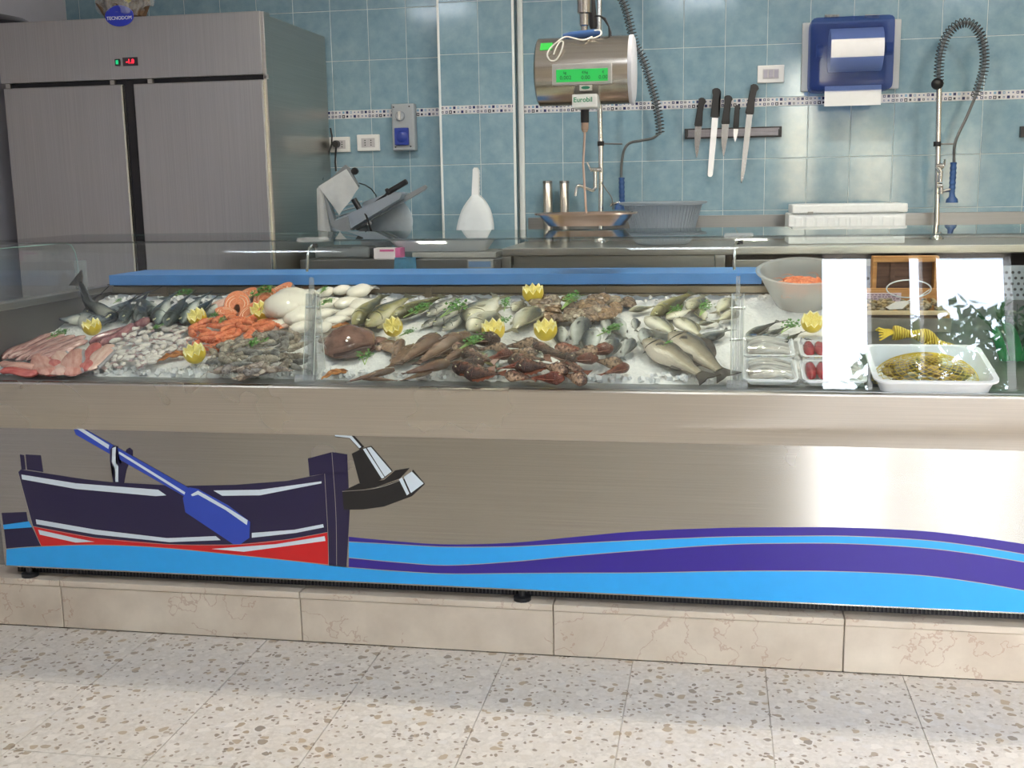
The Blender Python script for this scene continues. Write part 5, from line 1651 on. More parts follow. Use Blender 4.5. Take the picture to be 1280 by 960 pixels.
school('sea_bass', 'bass', [((198, 399), (178, 374)), ((184, 404), (172, 380), 0.004), ((200, 409), (216, 372), 0.012), ((214, 410), (238, 373), 0.02), ((231, 407), (256, 372), 0.012), ((245, 400), (272, 373), 0.02), ((256, 395), (288, 374), 0.004), ((158, 402), (166, 376), 0.004)],
       'dark backed sea bass at the left rear, %s of its row', 'sea bass at the left rear', roll=-0.5, flip=[False, True])
# olive fish, grey fish
school('hake', 'hake', [((441, 411), (479, 372), 0.012), ((456, 412), (512, 373), 0.012), ((487, 401), (554, 372), 0.012), ((470, 411), (500, 388), 0.0)],
       'olive brown striped fish behind the monkfish, %s', 'olive fish in the middle', roll=0.25, flip=[True, False])
school('grey_mullet', 'grey', [((533, 397), (572, 371)), ((540, 408), (584, 381), 0.005), ((553, 415), (590, 388), 0.008), ((584, 405), (601, 374), 0.01), ((526, 409), (560, 392), 0.0)],
       'slim grey fish under parsley behind the brown heap, %s', 'slim grey fish in the middle', roll=0.2, fat=1.25)
# breams in the middle
school('gilt_bream', 'gold', [((588, 409), (626, 373), 0.004), ((586, 418), (626, 386), 0.012), ((668, 388), (638, 420), 0.012), ((640, 388), (656, 374), 0.0)],
       'broad pale yellow bream near the middle lemon crowns, %s', 'pale breams in the middle', flip=[False, True], roll=0.15)
# upright silver breams
school('silver_bream', 'bream', [((728, 398), (718, 441), 0.016), ((743, 411), (737, 452), 0.02), ((766, 421), (758, 455), 0.016), ((790, 422), (776, 450), 0.014), ((771, 397), (783, 427), 0.006), ((757, 395), (764, 424), 0.0), ((803, 410), (812, 441), 0.018), ((702, 408), (704, 436), 0.0), ((737, 402), (733, 424), 0.0), ((793, 396), (795, 414), 0.0)],
       'silver bream lying head up before the brown shells, %s', 'silver breams lying head up', flip=[False, True, False], roll=0.1, fat=0.62)
school('silver_bream', 'gold', [((786, 388), (821, 382), 0.004), ((806, 399), (847, 424), 0.02), ((843, 400), (879, 424), 0.018), ((861, 388), (883, 369), 0.004), ((834, 399), (868, 386), 0.008), ((912, 374), (893, 394), 0.004), ((873, 404), (898, 400), 0.004), ((922, 388), (893, 402), 0.014), ((905, 378), (925, 372), 0.0), ((876, 386), (880, 402), 0.0)],
       'pale bream heaped left of the right acrylic post, %s', 'pale breams at the right rear', flip=[True, False, False], roll=-0.12)
lay('long_pale_fish', FK['hake'], 'long pale fish pointing to the rear right behind the breams', 'fish', (811, 398), (864, 367), None, 0.01, True, 0.35, 0.9)
lay('silver_bream', FK['bream'], 'silver fish lying alone below the heap beside the right acrylic post', 'fish', (871, 427), (914, 411), None, 0.006, True, 0.0, 0.85)
lay('croaker', FK['big'], 'large grey brown croaker, the left one of the big pair with dark tails', 'fish', (807, 430), (890, 480), None, 0.006, False, 0.25)
lay('croaker', FK['big'], 'large grey brown croaker, the right one of the big pair with dark tails', 'fish', (840, 422), (914, 478), None, 0.008, False, 0.25)
school('mackerel', 'mack', [((931, 426), (973, 401), 0.006), ((938, 428), (962, 412), 0.0), ((953, 427), (987, 406), 0.01), ((981, 428), (1003, 413), 0.012), ((1004, 420), (1028, 428), 0.0), ((966, 430), (984, 420), 0.004)],
       'striped mackerel behind the film wrapped packs, %s', 'mackerel at the right', flip=[True], roll=-0.3)
# brown soles and tails
school('brown_fish_tail', ['tail', 'sole'], [((470, 436), (490, 428), 0.0), ((480, 424), (492, 440), 0.01), ((502, 428), (494, 448), 0.012), ((517, 430), (488, 458), 0.012), ((548, 428), (500, 462), 0.026), ((560, 420), (530, 446), 0.02), ((575, 428), (522, 462), 0.026), ((582, 414), (546, 440), 0.016), ((562, 456), (503, 470), 0.03), ((590, 420), (560, 446), 0.014), ((578, 440), (548, 458), 0.03), ((540, 462), (500, 474), 0.012)],
       'wet brown fish in the heap right of the monkfish, %s', 'wet brown fish in the middle', roll=0.2, fat=1.3)
lay('dark_eel', FK['tail'], 'black conger like fish at the front rim below the monkfish', 'fish', (493, 462), (432, 478), None, 0.01, False, 0.2, 0.8)
lay('dark_eel', FK['tail'], 'second dark fish curled at the front rim right of the black one', 'fish', (450, 470), (497, 474), None, 0.006, True, 0.2, 0.7)
# scorpion fish heap
rs_ = random.Random(17)
heap = []
for u, v in pile([(566, 440), (590, 428), (625, 440), (660, 432), (700, 430), (740, 440), (764, 452), (776, 470), (730, 478), (680, 478), (640, 474), (600, 476), (570, 470)], 27, 8, 17, 2.6):
    a_ = rs_.uniform(-0.7, 0.7) + (PI if rs_.random() < 0.5 else 0)
    Lp = rs_.uniform(21, 30)
    lf = 0.008 + heap_lift([(560, 425), (780, 425), (780, 485), (560, 485)], u, v, 0.03)
    heap.append(((u + Lp * math.cos(a_), v + 9 * math.sin(a_)), (u - Lp * math.cos(a_), v - 9 * math.sin(a_)), lf))
school('scorpion_fish', ['scorp', 'scorp', 'scorp_red', 'scorp'], heap, 'spiny red brown scorpion fish in the front heap, %s', 'scorpion fish in the front heap', roll=0.35, flip=[False, True], fat=1.35)
lay('wrasse', FK['parrot'], 'dark teal and yellow wrasse head in the heap of scorpion fish', 'fish', (606, 440), (628, 462), None, 0.028, False, 0.3)
lay('pale_wrasse', FK['parrot'], 'pale green fish behind the red brown heap left of the lemon crown', 'fish', (662, 440), (645, 426), None, 0.012, True, 0.3)
lay('striped_wrasse', FK['mack'], 'curved grey fish with a bright stripe on the scorpion fish heap', 'fish', (677, 440), (650, 470), None, 0.04, True, -0.3, 1.1)

# monkfish
def lumpy(bm, c, rx, ry, rz, seed, amp=0.12, sc=2.5, sub=4, flatb=True):
    m = bmesh.ops.create_icosphere(bm, subdivisions=sub, radius=1.0)
    for v in m['verts']:
        n = v.co.normalized()
        k = 1 + amp * mnoise.noise(n * sc + Vector((seed, 0, 0))) + amp * 0.35 * mnoise.noise(n * sc * 4 + Vector((0, seed, 0)))
        v.co = Vector((c[0] + n.x * rx * k, c[1] + n.y * ry * k, c[2] + (n.z if not flatb or n.z > 0 else n.z * 0.25) * rz * k))
    return bm
mk = fish_skin('monkfish_skin', (118, 84, 72), (126, 92, 80), (136, 102, 90), spots=((84, 58, 52), 14, 0.8), rough=0.14, bump=0.4, scales=60)
a, b = ice(405, 446, 0.0), ice(468, 430, 0.0)
mid_ = (a + b) / 2
mt = frame(Vector((1, 0.15, 0)), ICE_N, mid_, 1.0)
t = thing('monkfish', 'large flat brown monkfish with its wide mouth right of the left acrylic post', 'fish')
t.matrix_world = mt
W_ = (b - a).length * 0.5
obj('body', lumpy(bmesh.new(), (0, 0.012, 0.012), W_, W_ * 1.22, 0.062, 2.2), mk, t, True)
obj('mouth', T(smooth_line([(-W_ * 0.35, -W_ * 1.12, 0.022), (W_ * 0.1, -W_ * 1.16, 0.030), (W_ * 0.5, -W_ * 0.98, 0.036), (W_ * 0.85, -W_ * 0.62, 0.030)], 5), 0.006, 8), plain('dark_mouth_line', (66, 42, 40), 0.3), t, True)
obj('lip', T(smooth_line([(-W_ * 0.5, -W_ * 1.0, 0.026), (0, -W_ * 1.08, 0.040), (W_ * 0.4, -W_ * 0.92, 0.046), (W_ * 0.8, -W_ * 0.5, 0.040)], 5), 0.010, 8), mk, t, True)
for s in (-1, 1):
    obj('eye', lumpy(bmesh.new(), (s * W_ * 0.42 + 0.01, W_ * 0.2, 0.062), 0.005, 0.005, 0.005, 1, 0, 2, 2, False), eye_b, t, True)
    obj('side_fin', lumpy(bmesh.new(), (s * W_ * 0.9, W_ * 0.7, 0.012), 0.035, 0.03, 0.010, 5 + s, 0.2, 3, 3), mk, t, True)

# ------------------------------------------------------------------ fillets, squid, salmon
def slab(name, label, cat, p0, p1, w, th, mat, group=None, lift=0.0, seed=0, taper=(0.35, 1.0, 0.5), grain=None, edge=None):
    "a soft fillet on the ice between two pixels"
    a, b = ice(p0[0], p0[1], lift), ice(p1[0], p1[1], lift)
    d = b - a
    L = d.length
    rings = []
    N, n = 12, 12
    for i in range(N + 1):
        s = i / N
        ww = w * interp([(0, taper[0]), (0.45, taper[1]), (1, taper[2])], s) * (0.45 if i in (0, N) else 1)
        hh = th * (0.4 if i in (0, N) else 1)
        cy = 0.006 * math.sin(s * 5 + seed)
        rings.append([((s - 0.5) * L, cy + ww / 2 * math.cos(2 * PI * k / n) * (1 + 0.08 * math.sin(seed + 9 * s + k)), th / 2 + hh / 2 * math.sin(2 * PI * k / n) + 0.003 * math.sin(seed * 2 + s * 7)) for k in range(n)])
    m = frame(d, ICE_N, (a + b) / 2, 1.0)
    t = thing(name, label, cat, (0, 0, 0), group)
    t.matrix_world = m
    obj('flesh', loft(bmesh.new(), rings), mat, t, True)
    if edge:
        obj('skin_edge', T([(r[0][0], r[0][1] * 0.98, r[0][2]) for r in rings[1:-1]], th * 0.30, 6), edge, t, True)
    return t
def meat(name, a, b, sc=20, rough=0.25, aniso=(1, 6, 1)):
    t = NT(name)
    co = t.co('Object', aniso)
    n = t.noise(co, sc, 4, 0.6)
    t.set(Base_Color=t.ramp(n, [(0.35, srgb(*a)), (0.65, srgb(*b))]), Roughness=rough)
    t.bump(n, 0.25, 0.004)
    return t.m
m_pink = meat('pink_striped_flesh', (150, 96, 92), (214, 176, 166), 16, 0.25, (1.5, 12, 1))
m_red = meat('red_fillet_flesh', (176, 82, 78), (206, 120, 110), 16)
m_rose = meat('rose_fillet_flesh', (192, 128, 116), (220, 172, 156), 14)
m_pale = meat('pale_fillet_flesh', (206, 160, 146), (228, 196, 180), 14)
m_edge = plain('dark_fillet_edge', (120, 62, 62), 0.3, 0, 0.2)
m_sil = plain('silver_fillet_skin', (176, 170, 172), 0.2, 0.2, 0.1)
fl = [((4, 452), (62, 421)), ((12, 452), (80, 421)), ((22, 453), (94, 422)), ((34, 453), (108, 424)), ((48, 452), (110, 430))]
for i, (p0, p1) in enumerate(fl):
    slab('pink_fillet', 'long narrow pink fillet with dark edge, %s of the row' % (ORD[i] + ' from the rear'), 'fillet', p0, p1, 0.062, 0.020, m_pink, 'long pink fillets at the left', 0.006 + 0.004 * i, i, (0.3, 1, 0.55), edge=m_edge)
fr2 = [((2, 468), (50, 470), m_red, 'red fillet lying along the front rim at the left corner'), ((0, 458), (46, 464), m_rose, 'rose fillet behind the red one at the left corner'), ((50, 448), (60, 472), m_rose, 'rose folded fillet between the red corner fillet and the pale one'),
       ((62, 450), (70, 471), m_red, 'narrow dark red fillet left of the pale shining one'), ((72, 445), (80, 472), m_pale, 'pale shining fillet in the middle of the front fillets'), ((96, 440), (90, 472), m_rose, 'broad rose fillet with silvery tip right of the pale one'),
       ((124, 434), (104, 468), m_red, 'bright red fillet standing right of the rose ones'), ((140, 434), (110, 466), m_pale, 'pale pink fillet with silver skin at the right of the red one')]
for i, (p0, p1, mt_, lab) in enumerate(fr2):
    slab('fish_fillet', lab, 'fillet', p0, p1, 0.075 if i > 1 else 0.05, 0.022, mt_, 'fillets at the left front', 0.012 + 0.003 * (i % 3), i * 1.7, (0.55, 1, 0.8), edge=m_sil if i in (4, 5, 7) else None)
m_purple = meat('purple_squid_skin', (112, 62, 68), (168, 120, 120), 24, 0.15)
for i, (p0, p1, lab) in enumerate((((113, 434), (182, 407), 'long purple red squid lying behind the small white ones'), ((128, 436), (168, 412), 'short purple red squid in front of the long one'), ((170, 412), (188, 404), 'spotted pale squid head at the rear end of the long purple squid'))):
    t = slab('squid', lab, 'squid', p0, p1, 0.04, 0.03, m_purple, None, 0.004 + 0.008 * i, i, (0.4, 1, 0.6))
    for k in range(4):
        L = (ice(*p1) - ice(*p0)).length
        obj('arm', T([(L * 0.45, (k - 1.5) * 0.008, 0.012), (L * 0.55, (k - 1.5) * 0.014, 0.012), (L * 0.62, (k - 1.5) * 0.016 + 0.006, 0.006)], [0.006, 0.004, 0.002], 6), m_purple, t, True)

def scatter(name, variants, poly, n, seed, label, cat, group, size, height=0.02, mind=6.0, tilt=0.3, angle=None, base=0.0):
    r = random.Random(seed + 99)
    for i, (u, v) in enumerate(pile(poly, n, seed, mind)):
        lift = base + heap_lift(poly, u, v, height)
        p = ice(u, v, lift)
        a = r.uniform(0, 2 * PI) if angle is None else angle(u, v) + r.uniform(-0.45, 0.45)
        x = Matrix.Rotation(a, 3, ICE_N) @ Vector((1, 0, 0))
        n_ = (ICE_N + Vector((r.uniform(-tilt, tilt), r.uniform(-tilt, tilt), 0))).normalized()
        s = size * r.uniform(0.85, 1.15)
        spawn(name, variants[i % len(variants)], label, cat, frame(x, n_, p, s), group)
# small white squid: mantle and arms
m_squid = meat('white_baby_squid', (196, 184, 174), (232, 226, 218), 12, 0.18)
m_squid2 = plain('squid_arm_rose', (176, 150, 148), 0.2, 0, 0.15)
def baby_squid(seed):
    r = random.Random(seed)
    rings = []
    for i in range(9):
        s = i / 8
        w = interp([(0, 0.02), (0.15, 0.14), (0.5, 0.2), (0.85, 0.17), (1, 0.13)], s)
        rings.append([(-0.5 + s * 0.75, w * math.cos(2 * PI * k / 9) + 0.06 * math.sin(s * 3 + seed), 0.16 + w * 0.8 * math.sin(2 * PI * k / 9)) for k in range(9)])
    A = bm_mesh(loft(bmesh.new(), rings), 'baby_squid_mantle', True, m_squid)
    bm = bmesh.new()
    for k in range(5):
        y = (k - 2) * 0.05
        tube(bm, [(0.2, y, 0.15), (0.36, y * 1.6, 0.14), (0.5, y * 2.2 + r.uniform(-0.06, 0.06), 0.05 + r.uniform(0, 0.1))], [0.045, 0.035, 0.015], 5)
    C = bm_mesh(bm, 'baby_squid_arms', True, m_squid2)
    return [('mantle', A), ('arms', C)]
bsq = [baby_squid(i) for i in range(3)]
scatter('baby_squid', bsq, [(150, 420), (186, 404), (236, 401), (246, 416), (236, 432), (212, 444), (190, 456), (160, 464), (122, 468), (128, 450), (142, 434)], 95, 3, 'small whitish baby squid in the heap at the left', 'squid', 'heap of baby squid', 0.050, 0.03, 5.0, 0.3)
# large white cuttlefish
m_cut = NT('white_cuttlefish')
cc_ = m_cut.co()
m_cut.set(Base_Color=m_cut.mix(m_cut.ramp(m_cut.noise(cc_, 5, 5, 0.7), [(0.60, (0, 0, 0, 1)), (0.68, (0.55,) * 3 + (1,))]), srgb(236, 228, 214), srgb(150, 132, 118)), Roughness=0.2)
def cuttle(seed):
    rings = []
    for i in range(11):
        s = i / 10
        w = interp([(0, 0.03), (0.12, 0.2), (0.45, 0.3), (0.8, 0.24), (1, 0.12)], s)
        rings.append([(-0.5 + s * 0.8, w * math.cos(2 * PI * k / 14), 0.15 + w * 0.55 * math.sin(2 * PI * k / 14) + 0.01 * math.sin(seed + s * 9)) for k in range(14)])
    A = bm_mesh(loft(bmesh.new(), rings), 'cuttlefish_body', True, m_cut.m)
    bm = bmesh.new()
    for k in range(6):
        y = (k - 2.5) * 0.055
        tube(bm, [(0.24, y, 0.14), (0.38, y * 1.3, 0.15), (0.5, y * 1.7, 0.06)], [0.05, 0.04, 0.018], 6)
    C = bm_mesh(bm, 'cuttlefish_arms', True, m_cut.m)
    return [('body', A), ('arms', C)]
ctl = [cuttle(0), cuttle(2)]
ck = [((352, 408), (377, 380)), ((342, 404), (362, 384)), ((368, 412), (386, 392)), ((376, 384), (392, 372)), ((366, 421), (392, 410)), ((340, 415), (362, 404)), ((398, 376), (420, 368)), ((418, 372), (445, 366)), ((440, 378), (464, 366)), ((398, 390), (428, 380)), ((422, 390), (450, 380)), ((396, 402), (420, 394)), ((424, 402), (446, 392)), ((410, 410), (434, 404)), ((444, 392), (460, 380)), ((396, 418), (414, 410))]
for i, (p0, p1) in enumerate(sorted(ck, key=lambda s: s[0][0] + s[1][0])):
    a, b = ice(p0[0], p0[1], 0.008), ice(p1[0], p1[1], 0.008)
    d = b - a
    spawn('cuttlefish', ctl[i % 2], 'white cuttlefish around the left acrylic post, %s from the left' % ORD[i], 'cuttlefish', frame(d, ICE_N, (a + b) / 2 + ICE_N * 0.004 * (i % 3), (max(0.11, d.length * 1.15),) * 3), 'white cuttlefish')
# salmon steaks
m_sal = meat('salmon_flesh', (214, 116, 78), (240, 160, 122), 26, 0.22, (1, 1, 1))
m_salskin = plain('salmon_skin', (150, 140, 136), 0.25, 0.2, 0.2)
m_fat = plain('salmon_fat_line', (246, 206, 176), 0.3, 0, 0.03)
def steak():
    out, inn = [], []
    for k in range(29):
        a = -0.5 * PI + 2 * PI * k / 28
        rr_ = 0.5 * (1 - 0.10 * math.cos(2 * a)) * (1.0 if k not in (0, 28) else 0.9)
        out.append((rr_ * math.cos(a) * 0.82 + (0.03 if k < 3 else (-0.03 if k > 25 else 0)), rr_ * math.sin(a)))
    cav = [(-0.05, -0.42), (-0.10, -0.15), (-0.05, 0.02), (0.05, 0.02), (0.10, -0.15), (0.05, -0.42)]
    loop = out[1:-1] + cav
    def ext(loop, z0, z1, mat, nm):
        bm = bmesh.new()
        A = [bm.verts.new((x, y, z0)) for x, y in loop]
        C = [bm.verts.new((x, y, z1)) for x, y in loop]
        f = [bm.faces.new(A[::-1]), bm.faces.new(C)]
        for k in range(len(A)):
            bm.faces.new((A[k], A[(k + 1) % len(A)], C[(k + 1) % len(A)], C[k]))
        bmesh.ops.triangulate(bm, faces=f)
        return bm_mesh(bm, nm, False, mat)
    fl_ = ext(loop, 0, 0.24, m_sal, 'salmon_flesh')
    bm = bmesh.new()
    tube(bm, [(x * 1.01, y * 1.01, 0.12) for x, y in out[1:-1]], 0.035, 6)
    for v in bm.verts:
        v.co.z = 0.12 + (v.co.z - 0.12) * 3.4
    sk = bm_mesh(bm, 'salmon_skin', True, m_salskin)
    bm = bmesh.new()
    for f in (0.55, 0.78):
        for s in (-1, 1):
            tube(bm, [(s * 0.40 * f * math.cos(a), 0.46 * f * math.sin(a) + 0.02, 0.241) for a in [(-0.6 + 1.9 * k / 10) for k in range(11)]], 0.012, 4)
    ft = bm_mesh(bm, 'salmon_fat', True, m_fat)
    return [('flesh', fl_), ('skin', sk), ('fat_line', ft)]
stk = steak()
ss = [((298, 388), 0.13, 0.3, 0.75), ((316, 396), 0.11, 2.6, 0.6), ((308, 377), 0.11, -0.5, 0.5), ((333, 380), 0.12, 0.2, 0.55), ((350, 374), 0.13, -0.8, 0.85), ((283, 396), 0.09, 1.0, 0.5)]
for i, (p, s, a, tl) in enumerate(sorted(ss)):
    x = Matrix.Rotation(a, 3, ICE_N) @ Vector((1, 0, 0))
    n_ = (ICE_N + Vector((0.1 * (i % 3 - 1), -tl, 0))).normalized()
    spawn('salmon_steak', stk, 'orange salmon steak beside the white cuttlefish, %s from the left' % ORD[i], 'salmon steak', frame(x, n_, ice(p[0], p[1], 0.022), s), 'salmon steaks')
slab('salmon_belly', 'white and pink belly piece lying left of the salmon steaks', 'fillet', (258, 392), (292, 374), 0.06, 0.02, m_pale, None, 0.012, 2)
slab('pink_trimming', 'pale pink fish piece lying right of the red prawns', 'fillet', (322, 417), (362, 411), 0.05, 0.018, m_pale, None, 0.012, 4)

# prawns
def prawn(name, body_c, dark, seed, curl=2.4, fatness=1.0):
    r = random.Random(seed)
    t = NT(name + '_shell')
    co = t.co('Object')
    sep = t.n('SeparateXYZ')
    t.l(co, sep.inputs[0])
    nz = t.noise(co, 5, 4, 0.6)
    t.set(Base_Color=t.ramp(nz, [(0.35, srgb(*dark)), (0.6, srgb(*body_c))]), Roughness=0.09)
    pts, rs = [], []
    for i in range(22):
        s = i / 21
        a = -curl * 0.5 + curl * s
        pts.append((0.5 * math.sin(a) / math.sin(curl / 2) if curl < PI else 0.5 * math.sin(a), 0.42 * math.cos(a) - 0.30, 0.11))
        w = interp([(0, 0.03), (0.12, 0.10), (0.3, 0.125), (0.45, 0.11), (0.8, 0.075), (1, 0.035)], s)
        rs.append(w * fatness * (1.0 if (i < 8 or i % 2) else 0.86))
    body = bm_mesh(tube(bmesh.new(), pts, rs, 10), name + '_body', True, t.m)
    e = Vector(pts[-1])
    d = (e - Vector(pts[-3])).normalized()
    s_ = Vector((-d.y, d.x, 0))
    bm = bmesh.new()
    for k in (-1.2, -0.5, 0.5, 1.2):
        tip = e + (d + s_ * k * 0.55).normalized() * 0.16
        sd = (d + s_ * k * 0.55).normalized()
        sn = Vector((-sd.y, sd.x, 0)) * 0.035
        q = [e + Vector((0, 0, 0.01)), (e + tip) / 2 + sn, tip, (e + tip) / 2 - sn]
        A = [bm.verts.new(p) for p in q]
        C = [bm.verts.new(p - Vector((0, 0, 0.02))) for p in q]
        bm.faces.new(A)
        bm.faces.new(C[::-1])
        for j in range(4):
            bm.faces.new((A[j], C[j], C[(j + 1) % 4], A[(j + 1) % 4]))
    tail = bm_mesh(bm, name + '_tail', False, t.m)
    bm = bmesh.new()
    for i in range(3, 15, 2):
        p = Vector(pts[i])
        tube(bm, [p, p * 0.72 + Vector((r.uniform(-0.03, 0.03), -0.10, 0.02)), p * 0.45 + Vector((r.uniform(-0.05, 0.05), -0.16, -0.03))], [0.018, 0.012, 0.006], 4)
    lg = bm_mesh(bm, name + '_legs', True, t.m)
    bm = bmesh.new()
    h = Vector(pts[0])
    for k in (-1, 1):
        tube(bm, [h, h + Vector((-0.18, -0.05 + 0.05 * k, 0.06)), h + Vector((-0.2 + 0.1 * k, -0.3, 0.03)), h + Vector((0.1 * k, -0.45, 0.0))], [0.012, 0.008, 0.006, 0.003], 4)
    an = bm_mesh(bm, name + '_feelers', True, t.m)
    bm = bmesh.new()
    hp = Vector(pts[1])
    for k in (-1, 1):
        lathe(bm, [(0, 0.03), (0.02, 0.02), (0.024, 0.0), (0.0, -0.02)], 8, 'z', hp + Vector((-0.01, 0.03, 0.05 * k)))
    ey = bm_mesh(bm, name + '_eyes', True, eye_b)
    return [('body', body), ('tail_fan', tail), ('legs', lg), ('feelers', an), ('eyes', ey)]
red_p = [prawn('red_prawn', (236, 146, 104), (202, 98, 62), i, 2.2 + 0.3 * i, 1.1) for i in range(3)]
grey_p = [prawn('grey_prawn', ((190, 180, 162), (164, 152, 136), (150, 146, 140))[i], ((112, 100, 88), (88, 78, 68), (92, 88, 84))[i], i + 5, 1.8 + 0.4 * i, 1.15) for i in range(3)]
scatter('red_prawn', red_p, [(244, 412), (262, 402), (290, 398), (330, 398), (352, 404), (330, 416), (312, 426), (300, 434), (272, 440), (250, 436)], 34, 21, 'orange red prawn in the heap below the salmon steaks', 'prawn', 'heap of red prawns', 0.098, 0.03, 9.0, 0.4, None, 0.004)
scatter('grey_prawn', grey_p, [(262, 444), (290, 432), (312, 420), (345, 416), (378, 424), (374, 446), (366, 462), (348, 470), (322, 472), (290, 474), (272, 464), (246, 456)], 50, 33, 'translucent grey prawn in the heap left of the acrylic post', 'prawn', 'heap of grey prawns', 0.092, 0.035, 9.0, 0.4, None, 0.006)
# brown shells
def oyster(seed):
    bm = lumpy(bmesh.new(), (0, 0, 0.14), 0.5, 0.40, 0.26, seed, 0.28, 2.0, 3)
    t = meat('brown_shell_%d' % seed, ((58, 44, 40), (84, 70, 58), (96, 74, 56))[seed], ((150, 128, 108), (186, 170, 146), (170, 140, 110))[seed], 5, 0.25, (1, 1, 1))
    me = bm_mesh(bm, 'shell', True, t)
    bm = bmesh.new()
    for k in range(4):
        f = 0.92 - 0.2 * k
        tube(bm, [(0.5 * f * math.cos(a), 0.4 * f * math.sin(a), 0.2 + 0.055 * k) for a in [2 * PI * j / 14 for j in range(13)]], 0.025, 4)
    return [('shell', me), ('growth_ridges', bm_mesh(bm, 'shell_ridges', True, plain('shell_ridge_%d' % seed, (128, 104, 84), 0.5, 0, 0.3, 8)))]
oy = [oyster(i) for i in range(3)]
scatter('brown_shell', oy, [(664, 382), (690, 372), (716, 376), (744, 378), (770, 374), (788, 378), (776, 392), (748, 402), (716, 406), (688, 404), (668, 398)], 40, 41, 'rough brown shellfish in the heap behind the silver breams', 'shellfish', 'heap of brown shellfish', 0.066, 0.03, 7.0, 0.8)

# curled brown orange pieces
m_or = plain('orange_brown_shell', (176, 110, 44), 0.35, 0, 0.25, 30, 0.2)
for p0, p1, lab in (((196, 455), (236, 444), 'curved orange brown crescent on the ice left of the lower lemon crown'), ((398, 418), (436, 408), 'orange brown fan shaped piece behind the monkfish'), ((402, 476), (434, 466), 'orange brown fan shaped piece at the front rim below the monkfish')):
    a, b = ice(p0[0], p0[1], 0.004), ice(p1[0], p1[1], 0.004)
    d = b - a
    L = d.length
    t = thing('orange_shell_piece', lab, 'shell')
    t.matrix_world = frame(d, ICE_N, (a + b) / 2, L)
    rings = []
    for i in range(11):
        s = i / 10
        w = interp([(0, 0.03), (0.3, 0.12), (0.65, 0.2), (0.9, 0.14), (1, 0.05)], s)
        cz_ = 0.12 - 0.28 * (s - 0.5) ** 2 + 0.03 * math.sin(s * 20)
        rings.append([(s - 0.5, w * math.cos(2 * PI * k / 10) + 0.10 * math.sin(s * PI), max(0.0, cz_) + w * 0.4 * math.sin(2 * PI * k / 10)) for k in range(10)])
    obj('shell', loft(bmesh.new(), rings), m_or, t, True)
    bm = bmesh.new()
    for k in range(5):
        tube(bm, [(-0.45, 0.0, 0.08), (0.0, 0.10 + (k - 2) * 0.05, 0.20), (0.47, 0.0 + (k - 2) * 0.07, 0.12)], 0.012, 4)
    obj('ridges', bm, plain('orange_shell_ridge', (140, 82, 30), 0.4, 0, 0.2), t, True)

# lemon crowns
m_lem = plain('lemon_peel', (236, 206, 60), 0.35, 0, 0.05, 120, 0.25)
m_pith = plain('lemon_pith', (246, 236, 180), 0.5, 0, 0.02)
m_pulp = meat('lemon_pulp', (232, 212, 110), (246, 234, 160), 20, 0.15, (1, 1, 1))
def lemon_parts():
    n = 18
    bm = bmesh.new()
    rings = []
    for j in range(8):
        a = -PI / 2 + (PI / 2 + 0.12) * j / 7
        rings.append([(0.5 * math.cos(a) * math.cos(2 * PI * k / n), 0.5 * math.cos(a) * math.sin(2 * PI * k / n), 0.5 + 0.5 * math.sin(a)) for k in range(n)])
    rings.append([(0.475 * math.cos(2 * PI * k / n), 0.475 * math.sin(2 * PI * k / n), 0.80 if k % 2 else 0.58) for k in range(n)])
    R = [[bm.verts.new(p) for p in r] for r in rings[1:]]
    bot = bm.verts.new((0, 0, 0))
    for k in range(n):
        bm.faces.new((bot, R[0][(k + 1) % n], R[0][k]))
    for a, b in zip(R[:-1], R[1:]):
        for k in range(n):
            bm.faces.new((a[k], a[(k + 1) % n], b[(k + 1) % n], b[k]))
    peel = bm_mesh(bm, 'lemon_peel', True, m_lem)
    bm = bmesh.new()
    A = [bm.verts.new((0.475 * math.cos(2 * PI * k / n), 0.475 * math.sin(2 * PI * k / n), 0.80 if k % 2 else 0.58)) for k in range(n)]
    C = [bm.verts.new((0.40 * math.cos(2 * PI * k / n), 0.40 * math.sin(2 * PI * k / n), 0.79 if k % 2 else 0.58)) for k in range(n)]
    for k in range(n):
        bm.faces.new((A[k], A[(k + 1) % n], C[(k + 1) % n], C[k]))
    pith = bm_mesh(bm, 'lemon_pith', False, m_pith)
    bm = bmesh.new()
    A = [bm.verts.new((0.40 * math.cos(2 * PI * k / n), 0.40 * math.sin(2 * PI * k / n), 0.79 if k % 2 else 0.58)) for k in range(n)]
    c = bm.verts.new((0, 0, 0.60))
    for k in range(n):
        bm.faces.new((A[k], A[(k + 1) % n], c))
    pulp = bm_mesh(bm, 'lemon_pulp', False, m_pulp)
    return [('peel', peel), ('pith', pith), ('pulp', pulp)]
lp_ = lemon_parts()
